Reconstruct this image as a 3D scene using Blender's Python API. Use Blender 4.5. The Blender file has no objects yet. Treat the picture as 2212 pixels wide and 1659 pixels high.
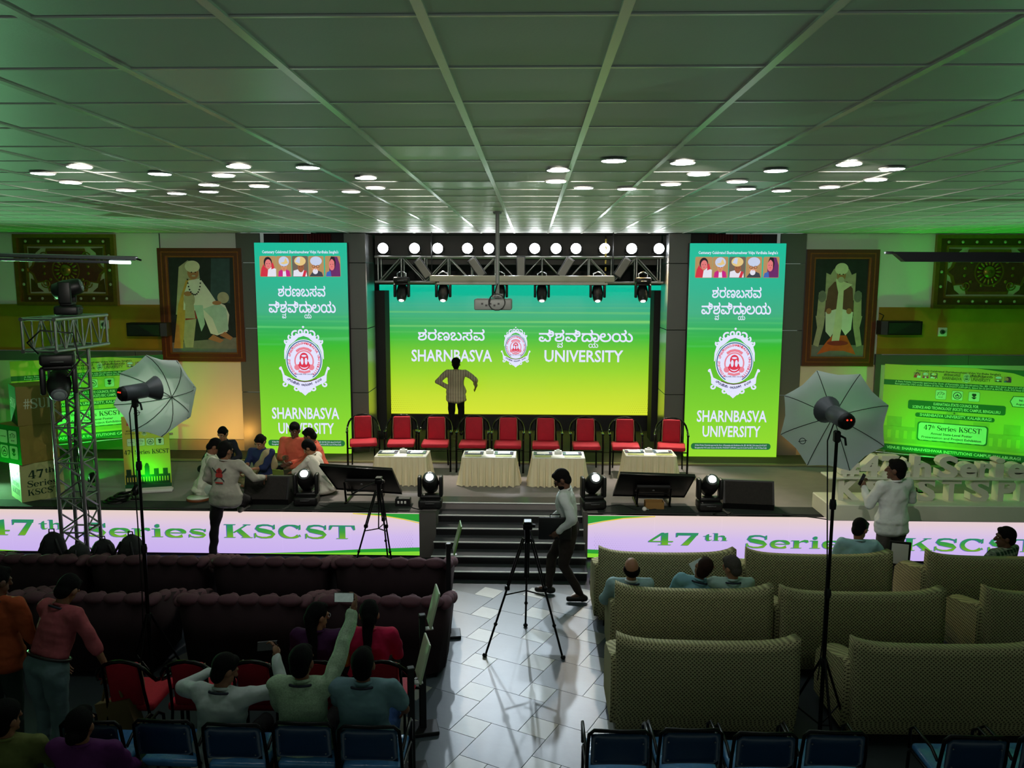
import bpy, bmesh, math, random
from mathutils import Vector, Matrix, Euler
from mathutils.geometry import tessellate_polygon
random.seed(7)
sc = bpy.context.scene
COL = sc.collection
PI = math.pi
V = Vector

# ---------------------------------------------------------------- camera
F_PX, IMG_W, IMG_H, CAM_Z = 1719.0, 2212.0, 1659.0, 4.0
PITCH, YAW, ROLL = 0.134347, -0.025693, 0.0025
_f = V((math.sin(YAW)*math.cos(PITCH), math.cos(YAW)*math.cos(PITCH), -math.sin(PITCH)))
_r = V((math.cos(YAW), -math.sin(YAW), 0.0))
_u = _r.cross(_f)
CR = _r*math.cos(ROLL)+_u*math.sin(ROLL)
CU = -_r*math.sin(ROLL)+_u*math.cos(ROLL)
CAM = V((0, 0, CAM_Z))
cam = bpy.data.cameras.new('camera')
cam.sensor_fit = 'HORIZONTAL'; cam.sensor_width = 36.0; cam.lens = 36.0*F_PX/IMG_W
cam.clip_start = 0.05; cam.clip_end = 200
camo = bpy.data.objects.new('camera', cam); COL.objects.link(camo)
camo.matrix_world = Matrix(((CR.x, CU.x, -_f.x, 0), (CR.y, CU.y, -_f.y, 0), (CR.z, CU.z, -_f.z, CAM_Z), (0, 0, 0, 1)))
sc.camera = camo
def ray(px, py): return _f+CR*((px-IMG_W/2)/F_PX)-CU*((py-IMG_H/2)/F_PX)
def at_z(px, py, z=0.0):
    d = ray(px, py); return CAM+d*((z-CAM_Z)/d.z)
def at_y(px, py, y):
    d = ray(px, py); return CAM+d*(y/d.y)
def pix(p):
    c = V(p)-CAM; w = c.dot(_f)
    return (IMG_W/2+F_PX*c.dot(CR)/w, IMG_H/2-F_PX*c.dot(CU)/w)

# ---------------------------------------------------------------- view, world, big lights
sc.view_settings.view_transform = 'Standard'
sc.view_settings.look = 'None'
sc.view_settings.gamma = 1.0
sc.view_settings.use_curve_mapping = False
sc.view_settings.exposure = 0.0
sc.cycles.use_denoising = True
sc.cycles.max_bounces = 6
sc.cycles.sample_clamp_indirect = 4.0
wd = bpy.data.worlds.new('world'); sc.world = wd; wd.use_nodes = True
wd.node_tree.nodes['Background'].inputs[0].default_value = (0.72, 0.9, 0.78, 1)
wd.node_tree.nodes['Background'].inputs[1].default_value = 0.21

def lin(c):
    out = []
    for x in c[:3]:
        x = max(0.0, min(1.0, x/255.0))
        out.append(x/12.92 if x <= 0.04045 else ((x+0.055)/1.055)**2.4)
    return out
def spot(name, loc, target, power, color=(255, 255, 255), angle=40, blend=0.4, size=0.08):
    l = bpy.data.lights.new(name, 'SPOT'); l.energy = power; l.color = lin(color)
    l.spot_size = math.radians(angle); l.spot_blend = blend; l.shadow_soft_size = size
    o = bpy.data.objects.new(name, l); COL.objects.link(o)
    o.location = loc
    o.rotation_euler = (V(target)-V(loc)).to_track_quat('-Z', 'Y').to_euler()
    return o

SZ = 0.66            # stage height
CZ = 4.785           # ceiling height
TILE = 0.61
# white wash from the row of par cans over the stage, thrown out over the aisle
PAR_PX = (828, 896, 946, 1010, 1056, 1105, 1155, 1201, 1244, 1306, 1364, 1423)
def par_x(k): return at_y(PAR_PX[k], 539, 15.04).x
for k in (3, 5, 8):
    spot('par_wash', (par_x(k), 14.95, 4.50), (-0.15+0.04*k, 7.9, 0), 480, (226, 242, 255), 30, 0.9, 0.05)
for k in (0, 2, 9, 11):
    spot('par_stage', (par_x(k), 14.95, 4.50), (par_x(k), 12.3, SZ), 430, (255, 242, 226), 66, 0.7, 0.05)
# house lights: some lamps of the ceiling clusters are turned on the stage
for px, py, tx in ((171, 357, -7.2), (515, 356, -4.6), (790, 381, -2.0), (1206, 364, 0.6), (1475, 348, 3.0), (1834, 351, 6.0)):
    c = at_z(px, py, CZ-0.03)
    spot('house_spot', c, (tx, 14.0, 1.6), 265, (255, 248, 236), 62, 0.9, 0.02)
# moving heads on the truss: white hot spots on tables and carpet
HEAD_PX = (867, 957, 1080, 1171, 1292, 1390)
for px, tx, ty in zip(HEAD_PX, (-2.0, -0.55, -0.45, 0.55, 0.75, 1.9), (12.6, 12.75, 12.6, 12.75, 12.65, 13.0)):
    spot('beam_spot', (at_y(px, 560, 14.84).x, 14.70, 3.50), (tx, ty, SZ+0.4), 330, (245, 248, 255), 12, 0.6, 0.02)
# green wall washers standing on the stage in front of the two printed boards, amber ones under the portraits; two unseen mint uplights added to brighten the ceiling
GREEN = (0, 255, 40); AMBER = (255, 186, 84); MINT = (150, 255, 176)
WASHERS = [((-7.0, 12.2), (-7.75, 13.6, 1.5), 130, GREEN, 105, 'green wash light at the foot of the left board'),
           ((-5.95, 11.5), (-5.8, 12.0, 1.25), 16, GREEN, 110, 'green wash light at the foot of the standee'),
           ((-9.0, 11.2), (-7.8, 11.6, 1.4), 36, GREEN, 110, 'green wash light before the printed boxes'),
           ((-9.0, 13.9), (-8.9, 14.8, 4.2), 60, GREEN, 110, 'green wash light at the far left wall'),
           ((6.1, 12.3), (7.2, 13.5, 1.9), 130, GREEN, 110, 'green wash light between the letter sign and the right board'),
           ((8.4, 12.3), (8.3, 13.0, 2.2), 90, GREEN, 110, 'green wash light beyond the right end of the letter sign'),
           ((8.6, 10.7), (6.0, 11.3, 1.0), 36, GREEN, 90, 'green wash light at the far right stage edge'),
           ((7.6, 14.25), (7.1, 14.8, 4.0), 150, GREEN, 110, 'green wash light behind the right board'),
           ((-9.3, 12.4), (-3.2, 6.4, 4.78), 420, MINT, 125, 'pale green uplight added to brighten the ceiling, far left end of the stage'),
           ((9.1, 12.4), (2.8, 6.4, 4.78), 420, MINT, 125, 'pale green uplight added to brighten the ceiling, far right end of the stage'),
           ((-5.7, 13.6), (-5.95, 14.8, 1.6), 46, AMBER, 115, 'amber wash light below the left portrait'),
           ((5.3, 13.6), (5.2, 14.8, 1.6), 12, AMBER, 115, 'amber wash light below the right portrait')]
for (x, y), tg, pw, colr, ang, _ in WASHERS:
    d = (V(tg)-V((x, y, SZ+0.12))).normalized()
    spot('wash', V((x, y, SZ+0.14))+d*0.09, tg, pw, colr, ang, 0.85, 0.02)
spot('amber_par', (par_x(10), 14.95, 4.50), (4.4, 12.4, SZ), 300, (255, 216, 140), 76, 0.8, 0.05)

# ---------------------------------------------------------------- materials
MATS = {}
def M(name, rgb=(128, 128, 128), rough=0.6, metal=0.0, var=0.10, scale=6.0, bump=0.0, bscale=60.0, spec=0.4, emit=0.0, kind=None, rgb2=None):
    if name in MATS: return MATS[name]
    m = bpy.data.materials.new(name); m.use_nodes = True; MATS[name] = m
    nt = m.node_tree; N = nt.nodes; L = nt.links
    b = N['Principled BSDF']
    b.inputs['Roughness'].default_value = rough; b.inputs['Metallic'].default_value = metal
    b.inputs['Specular IOR Level'].default_value = spec
    c = lin(rgb)
    tc = N.new('ShaderNodeTexCoord')
    nz = N.new('ShaderNodeTexNoise'); nz.inputs['Scale'].default_value = scale; nz.inputs['Detail'].default_value = 3
    L.new(tc.outputs['Object'], nz.inputs['Vector'])
    mx = N.new('ShaderNodeMix'); mx.data_type = 'RGBA'
    c2 = lin(rgb2) if rgb2 else [min(1, x*(1+var)+0.0) for x in c]
    c1 = c if rgb2 else [x*(1-var) for x in c]
    mx.inputs[6].default_value = (*c1, 1); mx.inputs[7].default_value = (*c2, 1)
    L.new(nz.outputs['Fac'], mx.inputs[0])
    fac = nz.outputs['Fac']; hgt = None
    if kind == 'bubble':      # bubble-knit slip cover: staggered dimples, their shade painted in as dark dots
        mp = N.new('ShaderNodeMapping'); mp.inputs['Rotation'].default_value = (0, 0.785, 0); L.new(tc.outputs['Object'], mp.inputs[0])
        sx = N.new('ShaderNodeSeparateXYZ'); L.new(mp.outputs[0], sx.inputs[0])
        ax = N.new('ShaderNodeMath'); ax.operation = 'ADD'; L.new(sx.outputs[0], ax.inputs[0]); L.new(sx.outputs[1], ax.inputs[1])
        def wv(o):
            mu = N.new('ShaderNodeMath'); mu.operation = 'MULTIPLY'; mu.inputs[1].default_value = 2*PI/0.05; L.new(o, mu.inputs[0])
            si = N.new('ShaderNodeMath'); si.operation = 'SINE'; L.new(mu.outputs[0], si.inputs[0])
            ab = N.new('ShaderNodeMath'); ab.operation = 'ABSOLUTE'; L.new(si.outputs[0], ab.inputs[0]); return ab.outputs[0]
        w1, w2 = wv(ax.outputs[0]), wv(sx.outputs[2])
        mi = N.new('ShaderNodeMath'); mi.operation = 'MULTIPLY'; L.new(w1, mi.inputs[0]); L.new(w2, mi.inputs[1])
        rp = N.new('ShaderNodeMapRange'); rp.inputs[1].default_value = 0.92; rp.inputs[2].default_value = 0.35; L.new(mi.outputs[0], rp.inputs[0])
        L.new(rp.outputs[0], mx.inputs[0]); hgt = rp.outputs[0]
    elif kind in ('stripeX', 'stripeZ', 'check'):
        sx = N.new('ShaderNodeSeparateXYZ'); L.new(tc.outputs['Object'], sx.inputs[0])
        def st(o, p, w):
            mo = N.new('ShaderNodeMath'); mo.operation = 'PINGPONG'; mo.inputs[1].default_value = p; L.new(o, mo.inputs[0])
            lt = N.new('ShaderNodeMath'); lt.operation = 'LESS_THAN'; lt.inputs[1].default_value = w; L.new(mo.outputs[0], lt.inputs[0]); return lt.outputs[0]
        if kind == 'stripeX': o = st(sx.outputs[0], 0.026, 0.0035)
        elif kind == 'stripeZ': o = st(sx.outputs[2], 0.02, 0.006)
        else:
            a, bb = st(sx.outputs[0], 0.03, 0.012), st(sx.outputs[2], 0.03, 0.012)
            ad = N.new('ShaderNodeMath'); ad.operation = 'ADD'; L.new(a, ad.inputs[0]); L.new(bb, ad.inputs[1])
            dv = N.new('ShaderNodeMath'); dv.operation = 'MULTIPLY'; dv.inputs[1].default_value = 0.5; L.new(ad.outputs[0], dv.inputs[0]); o = dv.outputs[0]
        L.new(o, mx.inputs[0])
    elif kind == 'led':       # faint pixel rows of a LED wall come with its own ramp, see led_mat
        pass
    L.new(mx.outputs[2], b.inputs['Base Color'])
    if kind == 'translucent':
        tb = N.new('ShaderNodeBsdfTranslucent'); L.new(mx.outputs[2], tb.inputs[0])
        ms = N.new('ShaderNodeMixShader'); ms.inputs[0].default_value = 0.55
        L.new(b.outputs[0], ms.inputs[1]); L.new(tb.outputs[0], ms.inputs[2]); L.new(ms.outputs[0], N['Material Output'].inputs[0])
    if emit > 0:
        L.new(mx.outputs[2], b.inputs['Emission Color']); b.inputs['Emission Strength'].default_value = emit
        b.inputs['Base Color'].default_value = (0.02, 0.02, 0.02, 1)
        for l in list(b.inputs['Base Color'].links): L.remove(l)
    if bump > 0:
        bp = N.new('ShaderNodeBump'); bp.inputs['Strength'].default_value = min(1.0, bump); bp.inputs['Distance'].default_value = 0.02 if bump <= 1 else 0.02*bump
        if hgt is None:
            n2 = N.new('ShaderNodeTexNoise'); n2.inputs['Scale'].default_value = bscale; n2.inputs['Detail'].default_value = 2
            L.new(tc.outputs['Object'], n2.inputs['Vector']); hgt = n2.outputs['Fac']
        L.new(hgt, bp.inputs['Height']); L.new(bp.outputs[0], b.inputs['Normal'])
    return m
def led_mat(name, stops, strength=1.0, band=None):
    """content of a LED wall: vertical colour ramp with thin bright lines of the artwork"""
    if name in MATS: return MATS[name]
    m = bpy.data.materials.new(name); m.use_nodes = True; MATS[name] = m
    nt = m.node_tree; N = nt.nodes; L = nt.links; b = N['Principled BSDF']
    b.inputs['Base Color'].default_value = (0.02, 0.02, 0.02, 1); b.inputs['Roughness'].default_value = 0.45
    tc = N.new('ShaderNodeTexCoord'); sx = N.new('ShaderNodeSeparateXYZ'); L.new(tc.outputs['Generated'], sx.inputs[0])
    cr = N.new('ShaderNodeValToRGB'); L.new(sx.outputs[2], cr.inputs[0])
    e = cr.color_ramp.elements
    while len(e) > 1: e.remove(e[-1])
    e[0].position = stops[0][0]; e[0].color = (*lin(stops[0][1]), 1)
    for p, c in stops[1:]:
        q = e.new(p); q.color = (*lin(c), 1)
    out = cr.outputs[0]
    if band:
        lo, hi, n, col = band
        wv = N.new('ShaderNodeTexNoise'); wv.inputs['Scale'].default_value = 1.0; wv.inputs['Detail'].default_value = 0
        mp = N.new('ShaderNodeMapping'); mp.inputs['Scale'].default_value = (0.6, 0.0, n); L.new(tc.outputs['Generated'], mp.inputs[0]); L.new(mp.outputs[0], wv.inputs[0])
        g = N.new('ShaderNodeMapRange'); g.inputs[1].default_value = 0.52; g.inputs[2].default_value = 0.75; L.new(wv.outputs['Fac'], g.inputs[0])
        w = N.new('ShaderNodeMapRange'); w.inputs[1].default_value = lo; w.inputs[2].default_value = (lo+hi)/2; L.new(sx.outputs[2], w.inputs[0])
        w2 = N.new('ShaderNodeMapRange'); w2.inputs[1].default_value = hi; w2.inputs[2].default_value = (lo+hi)/2; L.new(sx.outputs[2], w2.inputs[0])
        a = N.new('ShaderNodeMath'); a.operation = 'MINIMUM'; L.new(w.outputs[0], a.inputs[0]); L.new(w2.outputs[0], a.inputs[1])
        c = N.new('ShaderNodeMath'); c.operation = 'MULTIPLY'; L.new(a.outputs[0], c.inputs[0]); L.new(g.outputs[0], c.inputs[1])
        mx = N.new('ShaderNodeMix'); mx.data_type = 'RGBA'; L.new(c.outputs[0], mx.inputs[0]); L.new(out, mx.inputs[6]); mx.inputs[7].default_value = (*lin(col), 1)
        out = mx.outputs[2]
    L.new(out, b.inputs['Emission Color']); b.inputs['Emission Strength'].default_value = strength
    return m

# ---------------------------------------------------------------- mesh builder
class Fr:
    """a flat drawing frame: (a, b, d) -> world or local point"""
    def __init__(s, o, u=(1, 0, 0), v=(0, 0, 1)):
        s.o = V(o); s.u = V(u).normalized(); s.v = V(v).normalized(); s.n = s.u.cross(s.v)
    def __call__(s, a, b, d=0.0): return s.o+s.u*a+s.v*b+s.n*d
_fc = bpy.data.curves.new('glyph_tool', 'FONT'); _fo = bpy.data.objects.new('glyph_tool', _fc)
_FCACHE = {}
def glyphs(body, bold=0.0, res=2, spacing=1.0):
    k = (body, bold, res, spacing)
    if k not in _FCACHE:
        _fc.body = body; _fc.size = 1.0; _fc.offset = bold; _fc.resolution_u = res; _fc.space_character = spacing
        m = _fo.to_mesh()
        vs = [(v.co.x, v.co.y) for v in m.vertices]; fs = [tuple(p.vertices) for p in m.polygons]
        _fo.to_mesh_clear(); _FCACHE[k] = (vs, fs)
    return _FCACHE[k]
def kglyph(ch, bold=0.016):
    """outline glyph whose contours overlap: every outer loop is filled on its own, then thickened along its edge"""
    k = ('k', ch, bold)
    if k in _FCACHE: return _FCACHE[k]
    _fc.body = ch; _fc.size = 1.0; _fc.offset = 0; _fc.resolution_u = 3; _fc.fill_mode = 'NONE'
    m = _fo.to_mesh(); P = [(v.co.x, v.co.y) for v in m.vertices]; nb = {}
    for e in m.edges:
        a, b = e.vertices; nb.setdefault(a, []).append(b); nb.setdefault(b, []).append(a)
    loops = []; seen = set()
    for st in nb:
        if st in seen: continue
        lp = [st]; seen.add(st); cur = st
        while True:
            nx = [x for x in nb[cur] if x not in seen]
            if not nx: break
            cur = min(nx, key=lambda x: (abs(x-cur), x)); seen.add(cur); lp.append(cur)
        if len(lp) > 2: loops.append([P[i] for i in lp])
    _fo.to_mesh_clear(); _fc.fill_mode = 'BOTH'
    area = lambda l: sum(l[i-1][0]*l[i][1]-l[i][0]*l[i-1][1] for i in range(len(l)))/2
    def inside(p, l):
        c = False
        for i in range(len(l)):
            a, b = l[i-1], l[i]
            if (a[1] > p[1]) != (b[1] > p[1]) and p[0] < (b[0]-a[0])*(p[1]-a[1])/(b[1]-a[1])+a[0]: c = not c
        return c
    vs, fs = [], []
    if loops:
        sg = 1 if area(max(loops, key=lambda l: abs(area(l)))) > 0 else -1
        outs = [l for l in loops if area(l)*sg > 0]; holes = [l for l in loops if area(l)*sg <= 0]
        for o in outs:
            hs = [h for h in holes if inside(h[0], o) and abs(area(h)) < abs(area(o))]
            allp = [p for l in [o]+hs for p in l]; n = len(vs); vs += allp
            for t in tessellate_polygon([[V((p[0], p[1], 0)) for p in l] for l in [o]+hs]): fs.append(tuple(n+i for i in t))
        for l in loops:
            n = len(vs); m_ = len(l)
            for i in range(m_):
                a, b = l[i-1], l[(i+1) % m_]; dx, dy = b[0]-a[0], b[1]-a[1]; q = math.hypot(dx, dy) or 1
                vs += [(l[i][0]-dy/q*bold, l[i][1]+dx/q*bold), (l[i][0]+dy/q*bold, l[i][1]-dx/q*bold)]
            for i in range(m_):
                j = (i+1) % m_; fs.append((n+2*i, n+2*i+1, n+2*j+1, n+2*j))
    _FCACHE[k] = (vs, fs); return _FCACHE[k]
ADV = {'ಶ': .64, 'ರ': .66, 'ಣ': .86, 'ಬ': .80, 'ಸ': .72, 'ವ': .79, 'ದ': .77, 'ಲ': .77, 'ಯ': 1.34}
_RB = {}
class MB:
    def __init__(s, mat=None):
        s.v = []; s.f = []; s.mi = []; s.sm = []; s.mats = []; s.cur = 0
        if mat: s.use(mat)
    def use(s, mat):
        if mat not in s.mats: s.mats.append(mat)
        s.cur = s.mats.index(mat); return s
    def add(s, vs, fs, smooth=False):
        n = len(s.v); s.v.extend(tuple(x) for x in vs)
        for f in fs: s.f.append(tuple(i+n for i in f)); s.mi.append(s.cur); s.sm.append(smooth)
        return s
    def box(s, c, size, R=None):
        h = [x/2 for x in size]; vs = []
        for z in (-1, 1):
            for y in (-1, 1):
                for x in (-1, 1):
                    p = V((x*h[0], y*h[1], z*h[2]))
                    if R: p = R @ p
                    vs.append(V(c)+p)
        return s.add(vs, [(0, 2, 3, 1), (4, 5, 7, 6), (0, 1, 5, 4), (2, 6, 7, 3), (0, 4, 6, 2), (1, 3, 7, 5)])
    def rbox(s, c, size, b=0.02, seg=2, R=None, smooth=True):
        k = (tuple(round(x, 4) for x in size), round(b, 4), seg)
        if k not in _RB:
            bm = bmesh.new(); bmesh.ops.create_cube(bm, size=1.0)
            for v in bm.verts: v.co = V((v.co.x*size[0], v.co.y*size[1], v.co.z*size[2]))
            bmesh.ops.bevel(bm, geom=bm.edges[:], offset=min(b, min(size)*0.49), segments=seg, affect='EDGES', profile=0.5)
            bm.verts.index_update()
            _RB[k] = ([v.co.copy() for v in bm.verts], [tuple(v.index for v in f.verts) for f in bm.faces]); bm.free()
        vs, fs = _RB[k]
        return s.add([V(c)+((R @ v) if R else v) for v in vs], fs, smooth and seg > 1)
    def tube(s, p0, p1, r0, r1=None, n=8, caps=True):
        p0, p1 = V(p0), V(p1); r1 = r0 if r1 is None else r1
        d = p1-p0
        if d.length < 1e-6: return s
        q = d.to_track_quat('Z', 'Y'); vs = []
        for p, r in ((p0, r0), (p1, r1)):
            for i in range(n):
                a = 2*PI*i/n; vs.append(p+q @ V((math.cos(a)*r, math.sin(a)*r, 0)))
        s.add(vs, [(i, (i+1) % n, n+(i+1) % n, n+i) for i in range(n)], True)
        if caps:
            s.add(vs[:n], [tuple(range(n-1, -1, -1))]); s.add(vs[n:], [tuple(range(n))])
        return s
    def path(s, pts, r, n=6, closed=False):
        pts = [V(p) for p in pts]; m = len(pts); vs = []
        rr = r if isinstance(r, (list, tuple)) else [r]*m
        up = None
        for i, p in enumerate(pts):
            if closed: d = pts[(i+1) % m]-pts[i-1]
            else: d = pts[min(i+1, m-1)]-pts[max(i-1, 0)]
            d = d.normalized() if d.length > 1e-9 else V((0, 0, 1))
            if up is None: up = V((0, 0, 1)) if abs(d.z) < 0.9 else V((1, 0, 0))
            x = up.cross(d)
            if x.length < 1e-4: x = V((1, 0, 0)).cross(d)
            x.normalize(); y = d.cross(x); up = y
            for k in range(n):
                a = 2*PI*k/n; vs.append(p+x*math.cos(a)*rr[i]+y*math.sin(a)*rr[i])
        fs = []
        for i in range(m if closed else m-1):
            j = (i+1) % m
            for k in range(n): fs.append((i*n+k, i*n+(k+1) % n, j*n+(k+1) % n, j*n+k))
        s.add(vs, fs, True)
        if not closed:
            s.add(vs[:n], [tuple(range(n-1, -1, -1))]); s.add(vs[-n:], [tuple(range(n))])
        return s
    def ell(s, c, r, R=None, nu=12, nv=8):
        c = V(c); vs = []; r = (r, r, r) if isinstance(r, (int, float)) else r
        for j in range(1, nv):
            t = PI*j/nv
            for i in range(nu):
                a = 2*PI*i/nu; p = V((r[0]*math.sin(t)*math.cos(a), r[1]*math.sin(t)*math.sin(a), r[2]*math.cos(t)))
                vs.append(c+(R @ p if R else p))
        for z in (r[2], -r[2]):
            p = V((0, 0, z)); vs.append(c+(R @ p if R else p))
        T, B = len(vs)-2, len(vs)-1; fs = []
        for j in range(nv-2):
            for i in range(nu): fs.append((j*nu+i, (j+1)*nu+i, (j+1)*nu+(i+1) % nu, j*nu+(i+1) % nu))
        for i in range(nu):
            fs.append((T, i, (i+1) % nu)); fs.append((B, (nv-2)*nu+(i+1) % nu, (nv-2)*nu+i))
        return s.add(vs, fs, True)
    def lathe(s, prof, n=16, c=(0, 0, 0), R=None, smooth=True):
        c = V(c); vs = []
        for r, z in prof:
            for i in range(n):
                a = 2*PI*i/n; p = V((r*math.cos(a), r*math.sin(a), z)); vs.append(c+(R @ p if R else p))
        m = len(prof)
        s.add(vs, [(j*n+i, j*n+(i+1) % n, (j+1)*n+(i+1) % n, (j+1)*n+i) for j in range(m-1) for i in range(n)], smooth)
        s.add(vs[:n], [tuple(range(n-1, -1, -1))]); s.add(vs[-n:], [tuple(range(n))])
        return s
    def poly(s, fr, pts, d=0.001):
        if len(pts) > 4 or True:
            tri = tessellate_polygon([[V((a, b, 0)) for a, b in pts]])
            return s.add([fr(a, b, d) for a, b in pts], [tuple(t) for t in tri])
    def rect(s, fr, x0, y0, x1, y1, d=0.001): return s.add([fr(x0, y0, d), fr(x1, y0, d), fr(x1, y1, d), fr(x0, y1, d)], [(0, 1, 2, 3)])
    def rrect(s, fr, x0, y0, x1, y1, r, d=0.001):
        pts = []
        for cx, cy, a0 in ((x1-r, y0+r, -90), (x1-r, y1-r, 0), (x0+r, y1-r, 90), (x0+r, y0+r, 180)):
            for k in range(5):
                a = math.radians(a0+k*22.5); pts.append((cx+r*math.cos(a), cy+r*math.sin(a)))
        return s.add([fr(a, b, d) for a, b in pts], [tuple(range(len(pts)))])
    def disc(s, fr, cx, cy, rx, ry=None, d=0.001, n=24, a0=0, a1=360):
        ry = rx if ry is None else ry
        full = abs(a1-a0) >= 360
        m = n if full else n+1
        pts = [(cx+rx*math.cos(math.radians(a0+(a1-a0)*k/n)), cy+ry*math.sin(math.radians(a0+(a1-a0)*k/n))) for k in range(m)]
        return s.add([fr(a, b, d) for a, b in pts], [tuple(range(m))])
    def stroke(s, fr, pts, w, d=0.001):
        """ribbon of varying width along a flat path"""
        m = len(pts); ww = w if isinstance(w, (list, tuple)) else [w]*m; L = []; Rr = []
        for i, (x, y) in enumerate(pts):
            a = pts[max(i-1, 0)]; b = pts[min(i+1, m-1)]; dx, dy = b[0]-a[0], b[1]-a[1]; l = math.hypot(dx, dy) or 1
            nx, ny = -dy/l*ww[i]/2, dx/l*ww[i]/2
            L.append(fr(x+nx, y+ny, d)); Rr.append(fr(x-nx, y-ny, d))
        return s.add(L+Rr, [(m+i, m+i+1, i+1, i) for i in range(m-1)])
    def ring(s, fr, cx, cy, rx, ry, w, d=0.001, n=40, a0=0, a1=360):
        return s.stroke(fr, [(cx+rx*math.cos(math.radians(a0+(a1-a0)*k/n)), cy+ry*math.sin(math.radians(a0+(a1-a0)*k/n))) for k in range(n+1)], w, d)
    def prism(s, fr, pts, d0, d1):
        n = len(pts); tri = tessellate_polygon([[V((a, b, 0)) for a, b in pts]])
        vs = [fr(a, b, d0) for a, b in pts]+[fr(a, b, d1) for a, b in pts]
        ar = sum(pts[i][0]*pts[(i+1) % n][1]-pts[(i+1) % n][0]*pts[i][1] for i in range(n))
        fs = [tuple(n+i for i in t) for t in tri]+[tuple(reversed(t)) for t in tri]
        fs += [(i, (i+1) % n, n+(i+1) % n, n+i) if ar > 0 else ((i+1) % n, i, n+i, n+(i+1) % n) for i in range(n)]
        return s.add(vs, fs)
    def text(s, fr, body, x, y, size, align='C', sx=1.0, bold=0.0, d=0.001, res=2, width=None, spacing=1.0, shear=0.0, rot=0.0):
        vs, fs = kglyph(body, bold) if ord(body[0]) > 3000 else glyphs(body, bold, res, spacing)
        if not vs: return s
        x0 = min(v[0] for v in vs); x1 = max(v[0] for v in vs)
        if width: sx = width/((x1-x0)*size)
        off = {'C': -(x0+x1)/2, 'L': -x0, 'R': -x1}[align]
        cs, sn = math.cos(rot), math.sin(rot); o = []
        for a, b in vs:
            p, q = (a+off)*size*sx+b*size*shear, b*size
            o.append(fr(x+p*cs-q*sn, y+p*sn+q*cs, d))
        return s.add(o, fs)
    def build(s, name, mat=None, parent=None, loc=None, rot=None):
        me = bpy.data.meshes.new(name); me.from_pydata(s.v, [], s.f)
        ms = s.mats if s.mats else [mat]
        for m in ms: me.materials.append(m)
        me.polygons.foreach_set('material_index', s.mi if s.mats else [0]*len(s.f))
        me.polygons.foreach_set('use_smooth', s.sm); me.update()
        o = bpy.data.objects.new(name, me); COL.objects.link(o)
        if parent: o.parent = parent
        if loc is not None: o.location = loc
        if rot is not None: o.rotation_euler = rot
        return o
def tag(o, label=None, cat=None, group=None, kind=None):
    if label: o['label'] = label
    if cat: o['category'] = cat
    if group: o['group'] = group
    if kind: o['kind'] = kind
    return o
def thing(name, label, cat, loc=(0, 0, 0), rotz=0.0, group=None):
    o = bpy.data.objects.new(name, None); COL.objects.link(o); o.empty_display_size = 0.1
    o.location = loc; o.rotation_euler = (0, 0, rotz)
    return tag(o, label, cat, group)
def struct(name, mb, mat=None, parent=None, label=None):
    o = mb.build(name, mat, parent)
    if parent is None: tag(o, label or name.replace('_', ' '), None, None, 'structure')
    return o
def copy_tree(o, parent=None):
    c = o.copy(); COL.objects.link(c); c.parent = parent
    for ch in list(o.children): copy_tree(ch, c)
    return c
def dup(root, loc, rotz, label, group=None):
    c = copy_tree(root); c.location = loc; c.rotation_euler = (0, 0, rotz); c['label'] = label
    if group: c['group'] = group
    return c
def rz(a): return Matrix.Rotation(a, 3, 'Z')
def rx(a): return Matrix.Rotation(a, 3, 'X')
def ry(a): return Matrix.Rotation(a, 3, 'Y')

BLACK = M('black_plastic', (16, 16, 17), 0.45, var=0.2)
BLACKM = M('black_metal', (14, 14, 15), 0.32, 0.6, var=0.15)
CHROME = M('chrome', (190, 190, 195), 0.18, 1.0, var=0.05)
ALU = M('aluminium_tube', (150, 152, 150), 0.32, 0.9, var=0.1)
WHITE = M('white_paint', (215, 213, 208), 0.55, var=0.05)
CABLE = M('cable_rubber', (10, 10, 10), 0.5, var=0.1)
LAMP = M('lamp_glow', (255, 255, 255), emit=14.0, var=0.0)
LAMPS = M('lamp_glow_small', (235, 245, 255), emit=7.0, var=0.0)
# ================================================================ floor
floor = struct('floor', MB(M('floor_grout', (52, 58, 60), 0.35, var=0.25, scale=3)).box((0, 5.5, -0.06), (22, 24, 0.1)), label='dark stone tiled hall floor')
STONE = M('grey_stone', (74, 83, 90), 0.36, var=0.28, scale=2.3, spec=0.45, bump=0.04, bscale=14)
PALE = M('pale_stone', (140, 142, 134), 0.38, var=0.16, scale=3.0, spec=0.5, bump=0.04, bscale=14)
A_, B_ = 0.545, 0.275
th = -math.atan2(B_, A_)
def slab(sz):
    h = sz/2-0.0012
    return MB().rbox((0, 0, -0.006), (2*h, 2*h, 0.016), 0.002, 1)
slab_me = {}
def put_tile(sz, mat, x, y):
    if sz not in slab_me:
        o = slab(sz).build('tile', mat, floor); slab_me[sz] = o.data
    else:
        o = bpy.data.objects.new('tile', slab_me[sz]); COL.objects.link(o); o.parent = floor
    o.location = (x, y, 0); o.rotation_euler = (0, 0, th)
def tf(a, b): return (a*math.cos(th)-b*math.sin(th), a*math.sin(th)+b*math.cos(th))
ox, oy = 0.075-tf(A_+B_/2, B_/2)[0], 6.645-tf(A_+B_/2, B_/2)[1]
for i in range(-11, 10):
    for j in range(-5, 7):
        X, Y = ox+i*0.6105, oy+j*0.6105
        if not (-1.9 < X < 1.2 or (j > 1 and -5 < X < 5 and j < 4)): continue
        bx, by = tf(A_/2, A_/2); sx_, sy_ = tf(A_+B_/2, B_/2)
        if Y+by < 9.9: put_tile(A_, STONE, X+bx, Y+by)
        if Y+sy_ < 10.0: put_tile(B_, PALE, X+sx_, Y+sy_)

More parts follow.
